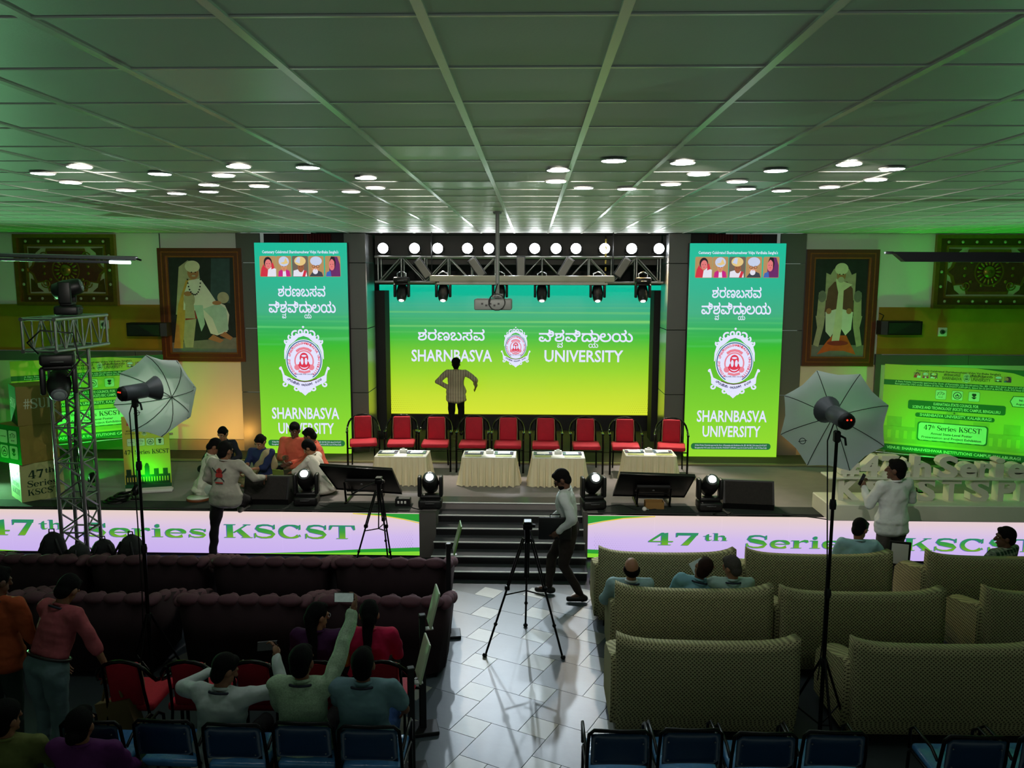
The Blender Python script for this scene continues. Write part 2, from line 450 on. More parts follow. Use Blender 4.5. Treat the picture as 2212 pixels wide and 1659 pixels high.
# ================================================================ ceiling
ceil = struct('ceiling', MB(M('plenum', (60, 62, 60), 0.9)).box((-0.1, 6.4, CZ+0.10), (21.2, 17.0, 0.1)), label='white tiled suspended ceiling')
PAN = M('ceiling_panel_white', (214, 218, 210), 0.46, var=0.05, scale=2, spec=0.35, bump=0.03, bscale=90)
PAN2 = M('ceiling_panel_newer', (244, 246, 246), 0.34, var=0.04, scale=2, spec=0.45)
RUN = M('ceiling_runner_metal', (240, 242, 236), 0.26, 0.1, var=0.05)
x0, y0 = -0.556*TILE, 4.16*TILE
cells = []
for i in range(-17, 18):
    for j in range(-7, 20):
        cx, cy = x0+(i+0.5)*TILE, y0+(j+0.5)*TILE
        if abs(cx+0.1) > 10.5 or cy > 14.75 or cy < -1.6: continue
        vis = False
        if cy > 1.5:
            p = pix((cx, cy, CZ)); vis = -90 < p[0] < IMG_W+90 and p[1] > -140
        cells.append((not vis, cy, abs(cx), cx, cy, i, j))
cells.sort()
odd = {(-2, 1), (-1, 4), (0, 7), (4, 4), (2, 8), (3, 10), (-1, 7), (3, 7)}
pm = {}
far = MB(PAN)
def panel_mb(w, h): return MB().rbox((0, 0, 0.008), (w, h, 0.012), 0.003, 1)
for n, (hid, _, _, cx, cy, i, j) in enumerate(cells):
    h = min(TILE, (14.74-(cy-TILE/2)))-0.012
    if n < 300 and not hid:
        m = PAN2 if (i, j) in odd else PAN
        k = (m.name, round(h, 3))
        if k not in pm:
            o = panel_mb(TILE-0.012, h).build('ceiling_panel', m, ceil); pm[k] = o.data
        else:
            o = bpy.data.objects.new('ceiling_panel', pm[k]); COL.objects.link(o); o.parent = ceil
        o.location = (cx, cy-(TILE-0.012-h)/2, CZ)
        o.rotation_euler = (random.uniform(-1, 1)*0.0008, random.uniform(-1, 1)*0.0008, 0)
    else:
        far.box((cx, cy-(TILE-0.012-h)/2, CZ+0.008), (TILE-0.012, h, 0.012))
tag(far.build('far_ceiling_panels', None, ceil), kind='stuff')
for i in range(-17, 19):
    x = x0+i*TILE
    if abs(x+0.1) > 10.5: continue
    MB(RUN).box((x, 6.5, CZ-0.001), (0.034, 16.5, 0.012)).build('runner', None, ceil)
for j in range(-7, 21):
    y = y0+j*TILE
    if y > 14.7 or y < -1.7: continue
    MB(RUN).box((-0.1, y, CZ+0.001), (21, 0.014, 0.008)).build('cross_tee', None, ceil)

# ================================================================ walls
WHT = M('wall_white', (214, 215, 212), 0.6, var=0.05, scale=1.5, bump=0.05, bscale=8)
CREAM = M('wall_cream', (216, 205, 178), 0.55, var=0.05, scale=1.5)
CLAD = M('grey_cladding', (104, 102, 100), 0.34, 0.25, var=0.06, scale=1)
SILV = M('silver_cladding', (170, 174, 176), 0.22, 0.8, var=0.05)
GOLD = M('gold_vinyl', (186, 142, 46), 0.36, 0.35, var=0.3, scale=2.2, bump=0.25, bscale=7)
DARKW = M('dark_recess', (44, 43, 42), 0.7, var=0.15)
CURT = M('red_curtain', (84, 14, 18), 0.8, var=0.3, scale=12)
WY = 14.8
wb = MB(WHT)
for xa, xb in ((-10.8, -5.47), (4.94, 10.7)):
    wb.box(((xa+xb)/2, WY+0.1, (CZ+SZ)/2), (xb-xa, 0.2, CZ-SZ+0.02))
wback = struct('wall_back', wb, label='back wall of the hall behind the stage')
def clad(name, mat, xa, xb, za, zb, y, t=0.05):
    return MB(mat).rbox(((xa+xb)/2, y+t/2, (za+zb)/2), (xb-xa-0.008, t, zb-za-0.010), 0.004, 1).build(name, None, wback)
ZJ = (0.66, 1.83, 3.03, 4.24, 4.78)
for xa, xb in ((-5.47, -5.02), (-3.47, -3.07), (2.46, 2.86), (4.47, 4.94)):
    for za, zb in zip(ZJ, ZJ[1:]): clad('cladding_panel', CLAD, xa, xb, za, zb, 14.7)
for sx, xa in ((-1, -3.07), (1, 2.46)):     # polished returns of the stage opening
    for za, zb in zip(ZJ, ZJ[1:]):
        MB(SILV).rbox((xa+sx*0.03, 15.1, (za+zb)/2), (0.05, 0.78, zb-za-0.01), 0.004, 1).build('reveal_panel', None, wback)
for xa, xb in ((-5.02, -3.47), (2.86, 4.47)):   # dark void behind each LED banner with a scrap of curtain on top
    MB(DARKW).box(((xa+xb)/2, 14.98, 2.72), (xb-xa, 0.1, 4.12)).build('backing', None, wback)
    for q in (0.35, 0.68):
        c = MB(CURT)
        for k in range(9): c.tube((xa+(xb-xa)*q-0.2+k*0.05, 14.86, 4.4), (xa+(xb-xa)*q-0.2+k*0.05, 14.86, 4.77), 0.028, n=6)
        c.build('curtain', None, wback)
for xa, xb in ((-10.8, -6.84), (6.34, 10.7)):
    MB(GOLD).box(((xa+xb)/2, 14.79, 3.03), (xb-xa, 0.03, 0.86)).build('gold_band', None, wback)
    w = 1.66; n = int((xb-xa)/w)+1
    for k in range(n):
        a, b = xa+k*w, min(xa+(k+1)*w, xb)
        if b-a > 0.1: clad('cladding_panel', CLAD, a, b, 2.4, 2.59, 14.74)
for xa, xb in ((-10.8, -5.47), (4.94, 10.7)):
    MB(CREAM).box(((xa+xb)/2, 14.785, 1.53), (xb-xa, 0.04, 1.74)).build('lower_panel', None, wback)
    MB(M('skirting_tan', (160, 140, 104), 0.5)).box(((xa+xb)/2, 14.75, 0.80), (xb-xa, 0.05, 0.22)).build('skirting', None, wback)
for x in (-6.86, 6.36): MB(CLAD).box((x, 14.76, 2.05), (0.10, 0.08, 1.1)).build('corner_post', None, wback)
MB(M('hairline', (70, 70, 70), 0.8)).box((-6.92, 14.792, 4.3), (0.008, 0.03, 0.95)).build('joint', None, wback)
struct('wall_left', MB(M('side_wall', (110, 108, 98), 0.7)).box((-10.75, 6.4, 2.36), (0.2, 17, 4.86)), label='left side wall of the hall')
struct('wall_right', MB(M('side_wall')).box((10.6, 6.4, 2.36), (0.2, 17, 4.86)), label='right side wall of the hall')
# recess behind the opening
rec = MB(DARKW)
rec.box((-0.3, 17.55, 2.72), (8.4, 0.1, 4.2)).box((-4.1, 16.3, 2.72), (0.1, 2.5, 4.2)).box((3.5, 16.3, 2.72), (0.1, 2.5, 4.2)).box((-0.3, 16.3, 4.82), (7.7, 2.6, 0.08))
struct('wall_recess', rec, label='dark stage recess behind the opening')
MB(M('dark_fascia', (74, 74, 72), 0.6)).box((-0.3, 15.52, 4.5), (5.5, 0.05, 0.55)).build('fascia', None, bpy.data.objects['wall_recess'])
FLAT = M('black_flat', (26, 28, 24), 0.7)
for pa, pb in ((790, 834), (1409, 1450)):
    xa, xb, zt = at_y(pa, 800, 15.85).x, at_y(pb, 800, 15.85).x, at_y(pa, 628, 15.85).z
    MB(FLAT).box(((xa+xb)/2, 16.1, (zt+0.70)/2), (xb-xa, 0.5, zt-0.70)).build('masking_flat', None, bpy.data.objects['wall_recess'])

# ================================================================ stage
CARP = M('grey_carpet', (136, 130, 128), 0.95, var=0.12, scale=5, bump=0.3, bscale=220, spec=0.1)
CARP2 = M('olive_carpet', (92, 88, 66), 0.95, var=0.12, scale=5, bump=0.3, bscale=220, spec=0.1)
FACE = M('stage_face', (70, 68, 66), 0.6)
stg = MB(CARP)
SL, SR = -1.36, 0.74
for xa, xb, ya, yb in ((-10.6, SL, 11.05, 13.97), (SR, 10.5, 11.05, 13.97), (SL, SR, 11.52, 13.97)):
    stg.box(((xa+xb)/2, (ya+yb)/2, SZ/2), (xb-xa, yb-ya, SZ))
stage = struct('stage', stg, label='low carpeted stage across the front of the hall')
bp_ = MB(CARP2); bp_.box((-0.05, 14.4, 0.35), (21, 0.85, 0.70)); bp_.box((-0.3, 16.15, 0.35), (7.7, 2.75, 0.70))
bp_.build('back_platform', None, stage)
MB(M('nosing_strip', (170, 165, 120), 0.35, 0.6)).box((-0.05, 13.965, 0.685), (21, 0.03, 0.035)).build('nosing', None, stage)
MAT_ = M('dark_mat', (40, 46, 42), 0.95, var=0.15, bump=0.2, bscale=200)
for xa, xb in ((-10.6, -1.75), (0.95, 10.5)):
    MB(MAT_).box(((xa+xb)/2, 11.22, SZ+0.004), (xb-xa, 0.36, 0.008)).build('edge_mat', None, stage)
for xa, xb in ((-1.60, SL), (SR, 0.80)):
    MB(M('grey_panel', (88, 86, 82), 0.5)).box(((xa+xb)/2, 11.0, 0.33), (xb-xa, 0.12, 0.66)).build('end_panel', None, stage)
GRAN = M('black_granite', (18, 18, 19), 0.10, var=0.35, scale=30, spec=0.7)
GTOP = M('grey_tread', (62, 64, 68), 0.3, var=0.25, scale=8)
NOSE = M('steel_nosing', (250, 251, 252), 0.3, 0.15, var=0.02)
st_ = thing('stage_steps', 'wide black granite steps with steel nosings leading up to the stage', 'steps', ((SL+SR)/2, 10.15, 0))
RIS = SZ/6
for i in range(6):
    yb = 10.15+0.272*i
    s = MB(GRAN).box((0, yb+0.17-10.15+0.03*0, RIS*(i+0.5)-0.004), (SR-SL, 0.34 if i < 5 else 0.30, RIS-0.008)).build('step', None, st_)
    MB(GTOP).box((0, yb-10.15+0.16, RIS*(i+1)-0.003), (SR-SL, 0.30, 0.007)).build('tread', None, s)
    MB(NOSE).rbox((0, yb-10.15+0.0, RIS*(i+1)-0.010), (SR-SL+0.02, 0.026, 0.018), 0.006, 1).build('nosing', None, s)
# fill under the steps so that the flight is solid
fl = MB(GRAN)
for i in range(1, 6): fl.box((0, 0.272*i+0.17, RIS*i/2-0.005), (SR-SL-0.02, 0.33, RIS*i-0.01))
fl.build('base', None, st_)
# ================================================================ flat print helpers
def pl(fr, px, py):
    d = ray(px, py); t = (fr.o-CAM).dot(fr.n)/d.dot(fr.n); p = CAM+d*t-fr.o
    return p.dot(fr.u), p.dot(fr.v)
def line_px(mb, fr, body, xa, xb, yb, yt, bold=0.0, d=0.002, res=2, cap=0.69):
    a = pl(fr, xa, yb); b = pl(fr, xb, yb); t = pl(fr, (xa+xb)/2, yt)
    size = (t[1]-(a[1]+b[1])/2)/cap
    return mb.text(fr, body, (a[0]+b[0])/2, (a[1]+b[1])/2, size, 'C', bold=bold, d=d, res=res, width=b[0]-a[0])
SEG2 = [('ವ', 0, 0, 1), ('ಿ', .64, 0, 1), ('ಶ', .98, 0, 1), ('ವ', 1.14, -.40, .46), ('ವ', 1.62, 0, 1), ('ಿ', 2.26, 0, 1),
        ('ದ', 2.60, 0, 1), ('ಾ', 3.32, 0, 1), ('ಯ', 3.06, -.40, .46), ('ಲ', 3.72, 0, 1), ('ಯ', 4.46, 0, 1)]
def kan1(mb, fr, cx, y, size, width, d=0.002, bold=0.016):
    w = 'ಶರಣಬಸವ'; k = width/sum(ADV[c] for c in w); x = cx-width/2
    for c in w:
        vs, fs = kglyph(c, bold); mb.add([fr(x+a*k, y+b*size, d) for a, b in vs], fs); x += ADV[c]*k
    return mb
def kan2(mb, fr, cx, y, size, width, d=0.002, bold=0.016):
    k = width/5.78
    for g, dx, dy, s in SEG2:
        vs, fs = kglyph(g, bold)
        mb.add([fr(cx-width/2+(dx+a*s)*k, y+(dy+b*s)*size, d) for a, b in vs], fs)
    return mb
# ---- heavy wide serif alphabet, unit cap height, drawn with strokes
def arc(cx, cy, rx, ry, a0, a1, n=12): return [(cx+rx*math.cos(math.radians(a0+(a1-a0)*k/n)), cy+ry*math.sin(math.radians(a0+(a1-a0)*k/n))) for k in range(n+1)]
def wid(a0, a1, n, thick, thin): return [thin+(thick-thin)*abs(math.cos(math.radians(a0+(a1-a0)*k/n)))**1.3 for k in range(n+1)]
def g_stem(x, y0, y1, w=.24, s0=True, s1=True, e=.11):
    p = [('P', [(x, y0), (x+w, y0), (x+w, y1), (x, y1)])]
    if s0: p.append(('P', [(x-e, y0), (x+w+e, y0), (x+w+e, y0+.05), (x-e, y0+.05)]))
    if s1: p.append(('P', [(x-e, y1-.05), (x+w, y1-.05), (x+w, y1), (x-e, y1)]))
    return p
def g_S(w, h):
    pts = [(.86*w, .72*h), (.80*w, .88*h), (.62*w, .965*h), (.42*w, .965*h), (.22*w, .88*h), (.17*w, .73*h), (.27*w, .60*h), (.50*w, .52*h), (.74*w, .42*h), (.84*w, .28*h), (.76*w, .11*h), (.55*w, .035*h), (.36*w, .035*h), (.18*w, .12*h), (.10*w, .30*h)]
    ws = [.05, .07, .08, .09, .15, .20, .22, .24, .22, .20, .15, .09, .08, .07, .05]
    return [('K', pts, [x*min(1, h*1.1) for x in ws]), ('P', [(.82*w, .66*h), (.90*w, .66*h), (.90*w, h), (.85*w, h)]), ('P', [(.06*w, 0), (.11*w, 0), (.14*w, .36*h), (.06*w, .36*h)])]
SER = {
 '4': (1.02, [('P', [(.02, .24), (.98, .24), (.98, .33), (.02, .33)]), ('P', [(.02, .33), (.16, .33), (.62, .92), (.62, 1), (.52, 1)]), ('P', [(.52, 0), (.78, 0), (.78, 1), (.52, .93)]), ('P', [(.40, 0), (.90, 0), (.90, .05), (.40, .05)])]),
 '7': (.98, [('P', [(.08, .80), (.92, .80), (.95, 1), (.08, 1)]), ('P', [(.08, .66), (.13, .66), (.17, .82), (.08, .9)]), ('P', [(.28, 0), (.56, 0), (.95, .95), (.70, .85)])]),
 't': (.62, [('P', [(.16, .12), (.38, .12), (.38, .86), (.30, .86), (.16, .66)]), ('P', [(.02, .55), (.56, .55), (.56, .62), (.02, .62)]), ('K', [(.27, .16), (.30, .06), (.40, .03), (.50, .05), (.58, .14)], [.22, .16, .09, .06, .04])]),
 'h': (1.0, g_stem(.12, 0, 1, .22)+g_stem(.66, 0, .45, .22, True, False, .10)+[('K', [(.32, .46), (.42, .58), (.56, .62), (.70, .58), (.77, .44)], [.05, .08, .11, .17, .22])]),
 'S': (1.05, g_S(1.05, 1.0)), 's': (.80, g_S(.80, .64)),
 'e': (.92, [('K', arc(.46, .31, .34, .285, 0, 318, 18), wid(0, 318, 18, .22, .07)), ('P', [(.16, .29), (.86, .29), (.86, .36), (.16, .36)])]),
 'r': (.78, g_stem(.12, 0, .63, .22)+[('K', [(.32, .42), (.44, .55), (.56, .60), (.68, .56), (.70, .46)], [.05, .08, .12, .16, .12])]),
 'i': (.50, g_stem(.13, 0, .63, .22)+[('K', arc(.24, .83, .06, .055, 0, 360, 12), .115)]),
 'K': (1.22, g_stem(.12, 0, 1, .26)+[('P', [(.12, .95), (.50, .95), (.50, 1), (.12, 1)]), ('P', [(.38, .40), (.46, .36), (1.02, .96), (.92, .98)]), ('P', [(.82, .95), (1.14, .95), (1.14, 1), (.82, 1)]), ('P', [(.52, .52), (.72, .66), (1.14, .02), (.84, .02)]), ('P', [(.74, 0), (1.22, 0), (1.22, .05), (.74, .05)])]),
 'C': (1.12, [('K', arc(.56, .5, .42, .46, 38, 318, 20), wid(38, 318, 20, .24, .07)), ('P', [(.90, .64), (.98, .64), (.98, 1), (.93, 1)]), ('P', [(.90, .28), (.95, .28), (1.0, .10), (.92, .16)])]),
 'T': (1.12, g_stem(.44, 0, 1, .26, True, False)+[('P', [(.04, .92), (1.10, .92), (1.10, 1), (.04, 1)]), ('P', [(.02, .66), (.08, .66), (.18, .94), (.04, .98)]), ('P', [(1.06, .66), (1.12, .66), (1.10, .98), (.96, .94)])]),
 ' ': (.55, []), '#': (.9, [('P', [(.2, 0), (.32, 0), (.46, 1), (.34, 1)]), ('P', [(.5, 0), (.62, 0), (.76, 1), (.64, 1)]), ('P', [(.05, .3), (.85, .3), (.85, .4), (.05, .4)]), ('P', [(.1, .62), (.9, .62), (.9, .72), (.1, .72)])]),
 'U': (1.15, g_stem(.14, .25, 1, .24, False, True)+g_stem(.82, .25, 1, .09, False, True)+[('K', arc(.565, .27, .30, .22, 180, 360, 10), wid(180, 360, 10, .14, .08))]),
}
def serif_w(word): return sum(SER[c][0] for c in word)
def serif(mb, fr, word, x, y, h, width, d=0.002, slope=0.0):
    k = width/serif_w(word); c = 0.0; up = 0
    for ch in word:
        adv, prims = SER[ch]
        for p in prims:
            f = lambda q: (x+(c+q[0])*k, y+q[1]*h+slope*(c+q[0])*k)
            if p[0] == 'P': mb.poly(fr, [f(q) for q in p[1]], d)
            else:
                w = p[2]; mb.stroke(fr, [f(q) for q in p[1]], [z*(h+k)/2 for z in w] if isinstance(w, list) else w*(h+k)/2, d)
        c += adv
    return mb
def title47(mb, fr, x, y, h, width, d=0.002, gap=1.0):
    """47th Series KSCST on one line with a raised th"""
    tot = serif_w('47')+0.55*serif_w('th')+.5*gap+serif_w('Series')+.6*gap+serif_w('KSCST')
    k = width/tot; c = x
    serif(mb, fr, '47', c, y, h, serif_w('47')*k, d); c += serif_w('47')*k
    serif(mb, fr, 'th', c, y+h*.42, h*.6, serif_w('th')*k*.55, d); c += serif_w('th')*k*.55+.5*gap*k
    serif(mb, fr, 'Series', c, y, h, serif_w('Series')*k, d); c += (serif_w('Series')+.6*gap)*k
    serif(mb, fr, 'KSCST', c, y, h, serif_w('KSCST')*k, d)
    return mb
# ================================================================ emblem
E_WH = M('led_white', (226, 228, 255), emit=1.0, var=0.0)
E_RED = M('led_red', (226, 48, 78), emit=0.95, var=0.0)
E_PNK = M('led_pink', (238, 132, 150), emit=0.95, var=0.0)
E_TEAL = M('led_teal', (38, 104, 140), emit=0.9, var=0.0)
E_DK = M('led_dark', (70, 66, 110), emit=0.9, var=0.0)
E_BR = M('led_brown', (96, 40, 44), emit=0.8, var=0.0)
def curl(cx, cy, r, a0, turns, sgn, w=.07):
    n = 14; return [(cx+sgn*r*(1-.75*k/n)*math.cos(math.radians(a0+turns*360*k/n)), cy+r*(1-.75*k/n)*math.sin(math.radians(a0+turns*360*k/n))) for k in range(n+1)]
def emblem(parent, fr, cx, cy, s, mats, d=0.002, fine=True):
    wh, red, pnk, teal, dk, br = mats
    T = lambda pts: [(cx+x*s, cy+y*s) for x, y in pts]
    b = MB(wh)
    for sg in (-1, 1):       # crown and bottom scrolls
        for (x, y, r, a, t) in ((.12, 1.42, .17, 200, 1.1), (.42, 1.28, .2, 120, -1.0), (.62, 1.12, .16, 60, -1.0), (.82, .92, .14, 40, -1.1), (.18, -1.52, .17, 200, -1.0), (.45, -1.42, .17, 100, 1.0), (1.02, -1.22, .15, 90, 1.1)):
            b.stroke(fr, T(curl(sg*x, y, r, a, t, sg)), .085*s, d)
        b.stroke(fr, T([(0, 1.30), (sg*.3, 1.22), (sg*.55, 1.02), (sg*.80, .80), (sg*.93, .45), (sg*.98, .05)]), [.16*s, .2*s, .24*s, .2*s, .12*s, .04*s], d)
        b.poly(fr, T([(sg*1.0, -.78), (sg*1.10, -.80), (sg*1.24, -.34), (sg*1.16, -.32)]), d)
        b.disc(fr, *T([(sg*1.21, -.42)])[0], .075*s, None, d, 10)
    b.disc(fr, *T([(0, 1.66)])[0], .06*s, None, d, 8)
    b.poly(fr, T([(-.55, -1.3), (0, -1.80), (.55, -1.3), (.3, -1.28), (0, -1.55), (-.3, -1.28)]), d)
    b.disc(fr, cx, cy, .93*s, 1.04*s, d+.0005, 40)
    top = [(-1.12, -.70), (-.8, -.86), (-.5, -1.0), (0, -1.10), (.5, -1.0), (.8, -.86), (1.12, -.70)]
    b.poly(fr, T(top+[(x*0.98, y-.36) for x, y in reversed(top)]), d+.001)
    e = b.build('emblem', None, parent)
    MB(teal).ring(fr, cx, cy, .86*s, .97*s, .05*s, d+.002, 48, -62, 242).build('ring', None, e)
    m = MB(red)
    word = 'SHARNBASVA UNIVERSITY'
    for k, ch in enumerate(word):
        a = math.radians(98-152*k/(len(word)-1))
        m.text(fr, ch, cx+.70*s*math.cos(a), cy+.80*s*math.sin(a), .17*s, 'C', bold=.03, d=d+.003, res=1, rot=a-PI/2)
    tag(m.build('ring_lettering', None, e), kind='stuff'); m = MB(red)
    word = ['ಶ', 'ರ', 'ಣ', 'ಬ', 'ಸ', 'ವ', ' ', 'ವಿ', 'ಶ', 'ವಿ', 'ದ', 'ಲ', 'ಯ']
    for k, ch in enumerate(word):
        if ch == ' ': continue
        a = math.radians(232-122*k/(len(word)-1))
        m.text(fr, ch, cx+.70*s*math.cos(a), cy+.80*s*math.sin(a), .17*s, 'C', bold=.02, d=d+.003, res=1, rot=a-PI/2)
    tag(m.build('ring_lettering', None, e), kind='stuff')
    q = MB(pnk)          # seated figure under an arch, drawn as plain ornamental shapes
    q.ring(fr, cx, cy-.05*s, .46*s, .52*s, .07*s, d+.003, 30, -30, 210)
    q.stroke(fr, T([(-.38, .44), (-.2, .56), (0, .60), (.2, .56), (.38, .44)]), .13*s, d+.0035)
    q.disc(fr, *T([(-.36, -.36)])[0], .15*s, None, d+.003, 12); q.disc(fr, *T([(.36, -.36)])[0], .15*s, None, d+.003, 12)
    q.stroke(fr, T([(-.3, -.55), (0, -.62), (.3, -.55)]), .12*s, d+.003)
    q.use(red); q.disc(fr, *T([(0, .12)])[0], .22*s, .26*s, d+.004, 16); q.disc(fr, *T([(0, -.18)])[0], .26*s, .2*s, d+.004, 16)
    q.ring(fr, cx, cy-.2*s, .27*s, .27*s, .07*s, d+.0042, 16, 180, 360)
    q.use(wh); q.disc(fr, *T([(-.10, -.05)])[0], .07*s, .18*s, d+.005, 12); q.disc(fr, *T([(.10, -.05)])[0], .07*s, .18*s, d+.005, 12); q.disc(fr, *T([(0, .22)])[0], .13*s, .05*s, d+.005, 12)
    q.build('motif', None, e)
    r = MB(dk)
    for k, ch in enumerate('ವಿದ್ಯೆಯಿಂದಲೇ'[:0] or ['ವಿ', 'ದ', 'ಯೆ', 'ಯಿ', 'ದು', ' ', 'ಅ', 'ಭ', 'ವ', 'ಸಿ', 'ಗೆ', ' ', 'ಕ', 'ವ', 'ಚ']):
        if ch == ' ': continue
        x = -.82+1.64*k/14; y = -1.30+.28*(x/.82)**2
        r.text(fr, ch, cx+x*s, cy+y*s, .15*s, 'C', bold=.03, d=d+.003, res=1, rot=.62*x)
    r.text(fr, 'TEACHER AND DISCIPLE', cx, cy-.74*s, .09*s, 'C', bold=.02, d=d+.003, res=1)
    r.use(br).stroke(fr, T([(-.62, -.93), (-.3, -1.05), (0, -1.09), (.3, -1.05), (.62, -.93)]), .045*s, d+.004)
    r.build('ribbon_lettering', None, e)
    return e
LEDM = (E_WH, E_RED, E_PNK, E_TEAL, E_DK, E_BR)
# ================================================================ portrait cards
def flatcols(tagname, emit):
    g = lambda n, c: M(tagname+n, c, emit=emit, var=0.04) if emit else M(tagname+n, c, 0.6, var=0.06)
    return dict(bg=g('_tan', (178, 140, 92)), bg2=g('_grey', (110, 96, 84)), skin=g('_skin', (206, 142, 100)), skin2=g('_skin_deep', (150, 92, 62)), skin3=g('_skin_rose', (222, 120, 120)), hair=g('_hair', (34, 20, 34)), white=g('_white', (226, 224, 236)), red=g('_red', (206, 44, 66)), yel=g('_turban', (226, 196, 130)), pale=g('_turban_pale', (196, 206, 232)), mag=g('_magenta', (196, 30, 128)), plum=g('_plum', (104, 36, 100)), blue=g('_blue', (60, 100, 180)), dark=g('_dark', (60, 62, 74)))
def card(parent, fr, x0, y0, x1, y1, c, style, d=0.002):
    w, h = x1-x0, y1-y0; cx = (x0+x1)/2
    m = MB(c['bg2'] if style == 2 else c['bg']); m.rrect(fr, x0, y0, x1, y1, w*.08, d)
    clip = lambda pts: [(min(max(x, x0+.01*w), x1-.01*w), min(max(y, y0+.01*h), y1-.01*h)) for x, y in pts]
    P = lambda pts: clip([(x0+a*w, y0+b*h) for a, b in pts])
    if style == 0:
        m.use(c['red']).poly(fr, P([(.02, .02), (.60, .02), (.5, .34), (.30, .50), (.24, .62), (.10, .40)]), d+.001); m.use(c['white']).poly(fr, P([(.45, .02), (.98, .02), (.98, .38), (.72, .48), (.5, .34)]), d+.0015)
        m.use(c['hair']).disc(fr, cx, y0+.70*h, .25*w, .26*h, d+.001); m.use(c['skin3']).disc(fr, cx+.02*w, y0+.62*h, .19*w, .22*h, d+.002)
        m.use(c['red']).poly(fr, P([(.70, .36), (.9, .42), (.80, .70), (.72, .62)]), d+.0022)
    elif style == 1:
        m.use(c['mag']).poly(fr, P([(.10, .02), (.92, .02), (.86, .28), (.62, .38), (.38, .38), (.14, .26)]), d+.001); m.use(c['white']).poly(fr, P([(.40, .02), (.64, .02), (.60, .34), (.42, .34)]), d+.0015)
        m.use(c['skin']).disc(fr, cx, y0+.48*h, .19*w, .22*h, d+.002); m.use(c['pale']).disc(fr, cx, y0+.74*h, .34*w, .24*h, d+.003); m.use(c['yel']).poly(fr, P([(.24, .66), (.5, .60), (.78, .66), (.62, .92), (.52, .72)]), d+.0035)
    elif style == 2:
        m.use(c['white']).poly(fr, P([(.05, .02), (.92, .02), (.88, .26), (.65, .36), (.35, .36), (.08, .30)]), d+.001); m.use(c['red']).poly(fr, P([(.62, .02), (.80, .02), (.90, .28), (.74, .32)]), d+.0015)
        m.use(c['skin2']).disc(fr, cx+.04*w, y0+.46*h, .20*w, .24*h, d+.002); m.use(c['yel']).disc(fr, cx, y0+.76*h, .36*w, .22*h, d+.003); m.use(c['pale']).poly(fr, P([(.2, .72), (.48, .64), (.52, .92), (.36, .95)]), d+.0035)
    elif style == 3:
        m.use(c['dark']).poly(fr, P([(.05, .02), (.95, .02), (.86, .22), (.62, .30), (.30, .28)]), d+.001); m.use(c['skin']).disc(fr, cx-.05*w, y0+.46*h, .24*w, .25*h, d+.002); m.use(c['white']).disc(fr, cx-.06*w, y0+.26*h, .17*w, .13*h, d+.0025)
        m.use(c['pale']).disc(fr, cx, y0+.76*h, .38*w, .22*h, d+.003); m.use(c['hair']).ring(fr, cx-.16*w, y0+.50*h, .10*w, .06*h, .025*w, d+.0032, 12); m.ring(fr, cx+.10*w, y0+.50*h, .10*w, .06*h, .025*w, d+.0032, 12)
    else:
        m.use(c['plum']).poly(fr, P([(.25, .02), (.98, .02), (.96, .6), (.80, .96), (.40, .98), (.28, .6)]), d+.001); m.use(c['blue']).poly(fr, P([(.04, .02), (.4, .02), (.34, .30), (.1, .22)]), d+.0015)
        m.use(c['skin3']).disc(fr, cx-.06*w, y0+.58*h, .19*w, .27*h, d+.002); m.use(c['hair']).poly(fr, P([(.28, .72), (.40, .98), (.62, .96), (.70, .7), (.62, .3), (.60, .74), (.44, .88)]), d+.003)
    fy = (.63, .50, .48, .48, .60)[style]; fx = (.52, .50, .54, .45, .44)[style]
    m.use(c['hair'])
    for q in (-1, 1): m.disc(fr, x0+(fx+q*.075)*w, y0+fy*h, .028*w, .016*h, d+.0034, 8)
    m.use(c['red']).disc(fr, x0+fx*w, y0+(fy-.12)*h, .05*w, .014*h, d+.0034, 8)
    return m.build('photo', None, parent)
LC = flatcols('led_photo', 1.0)
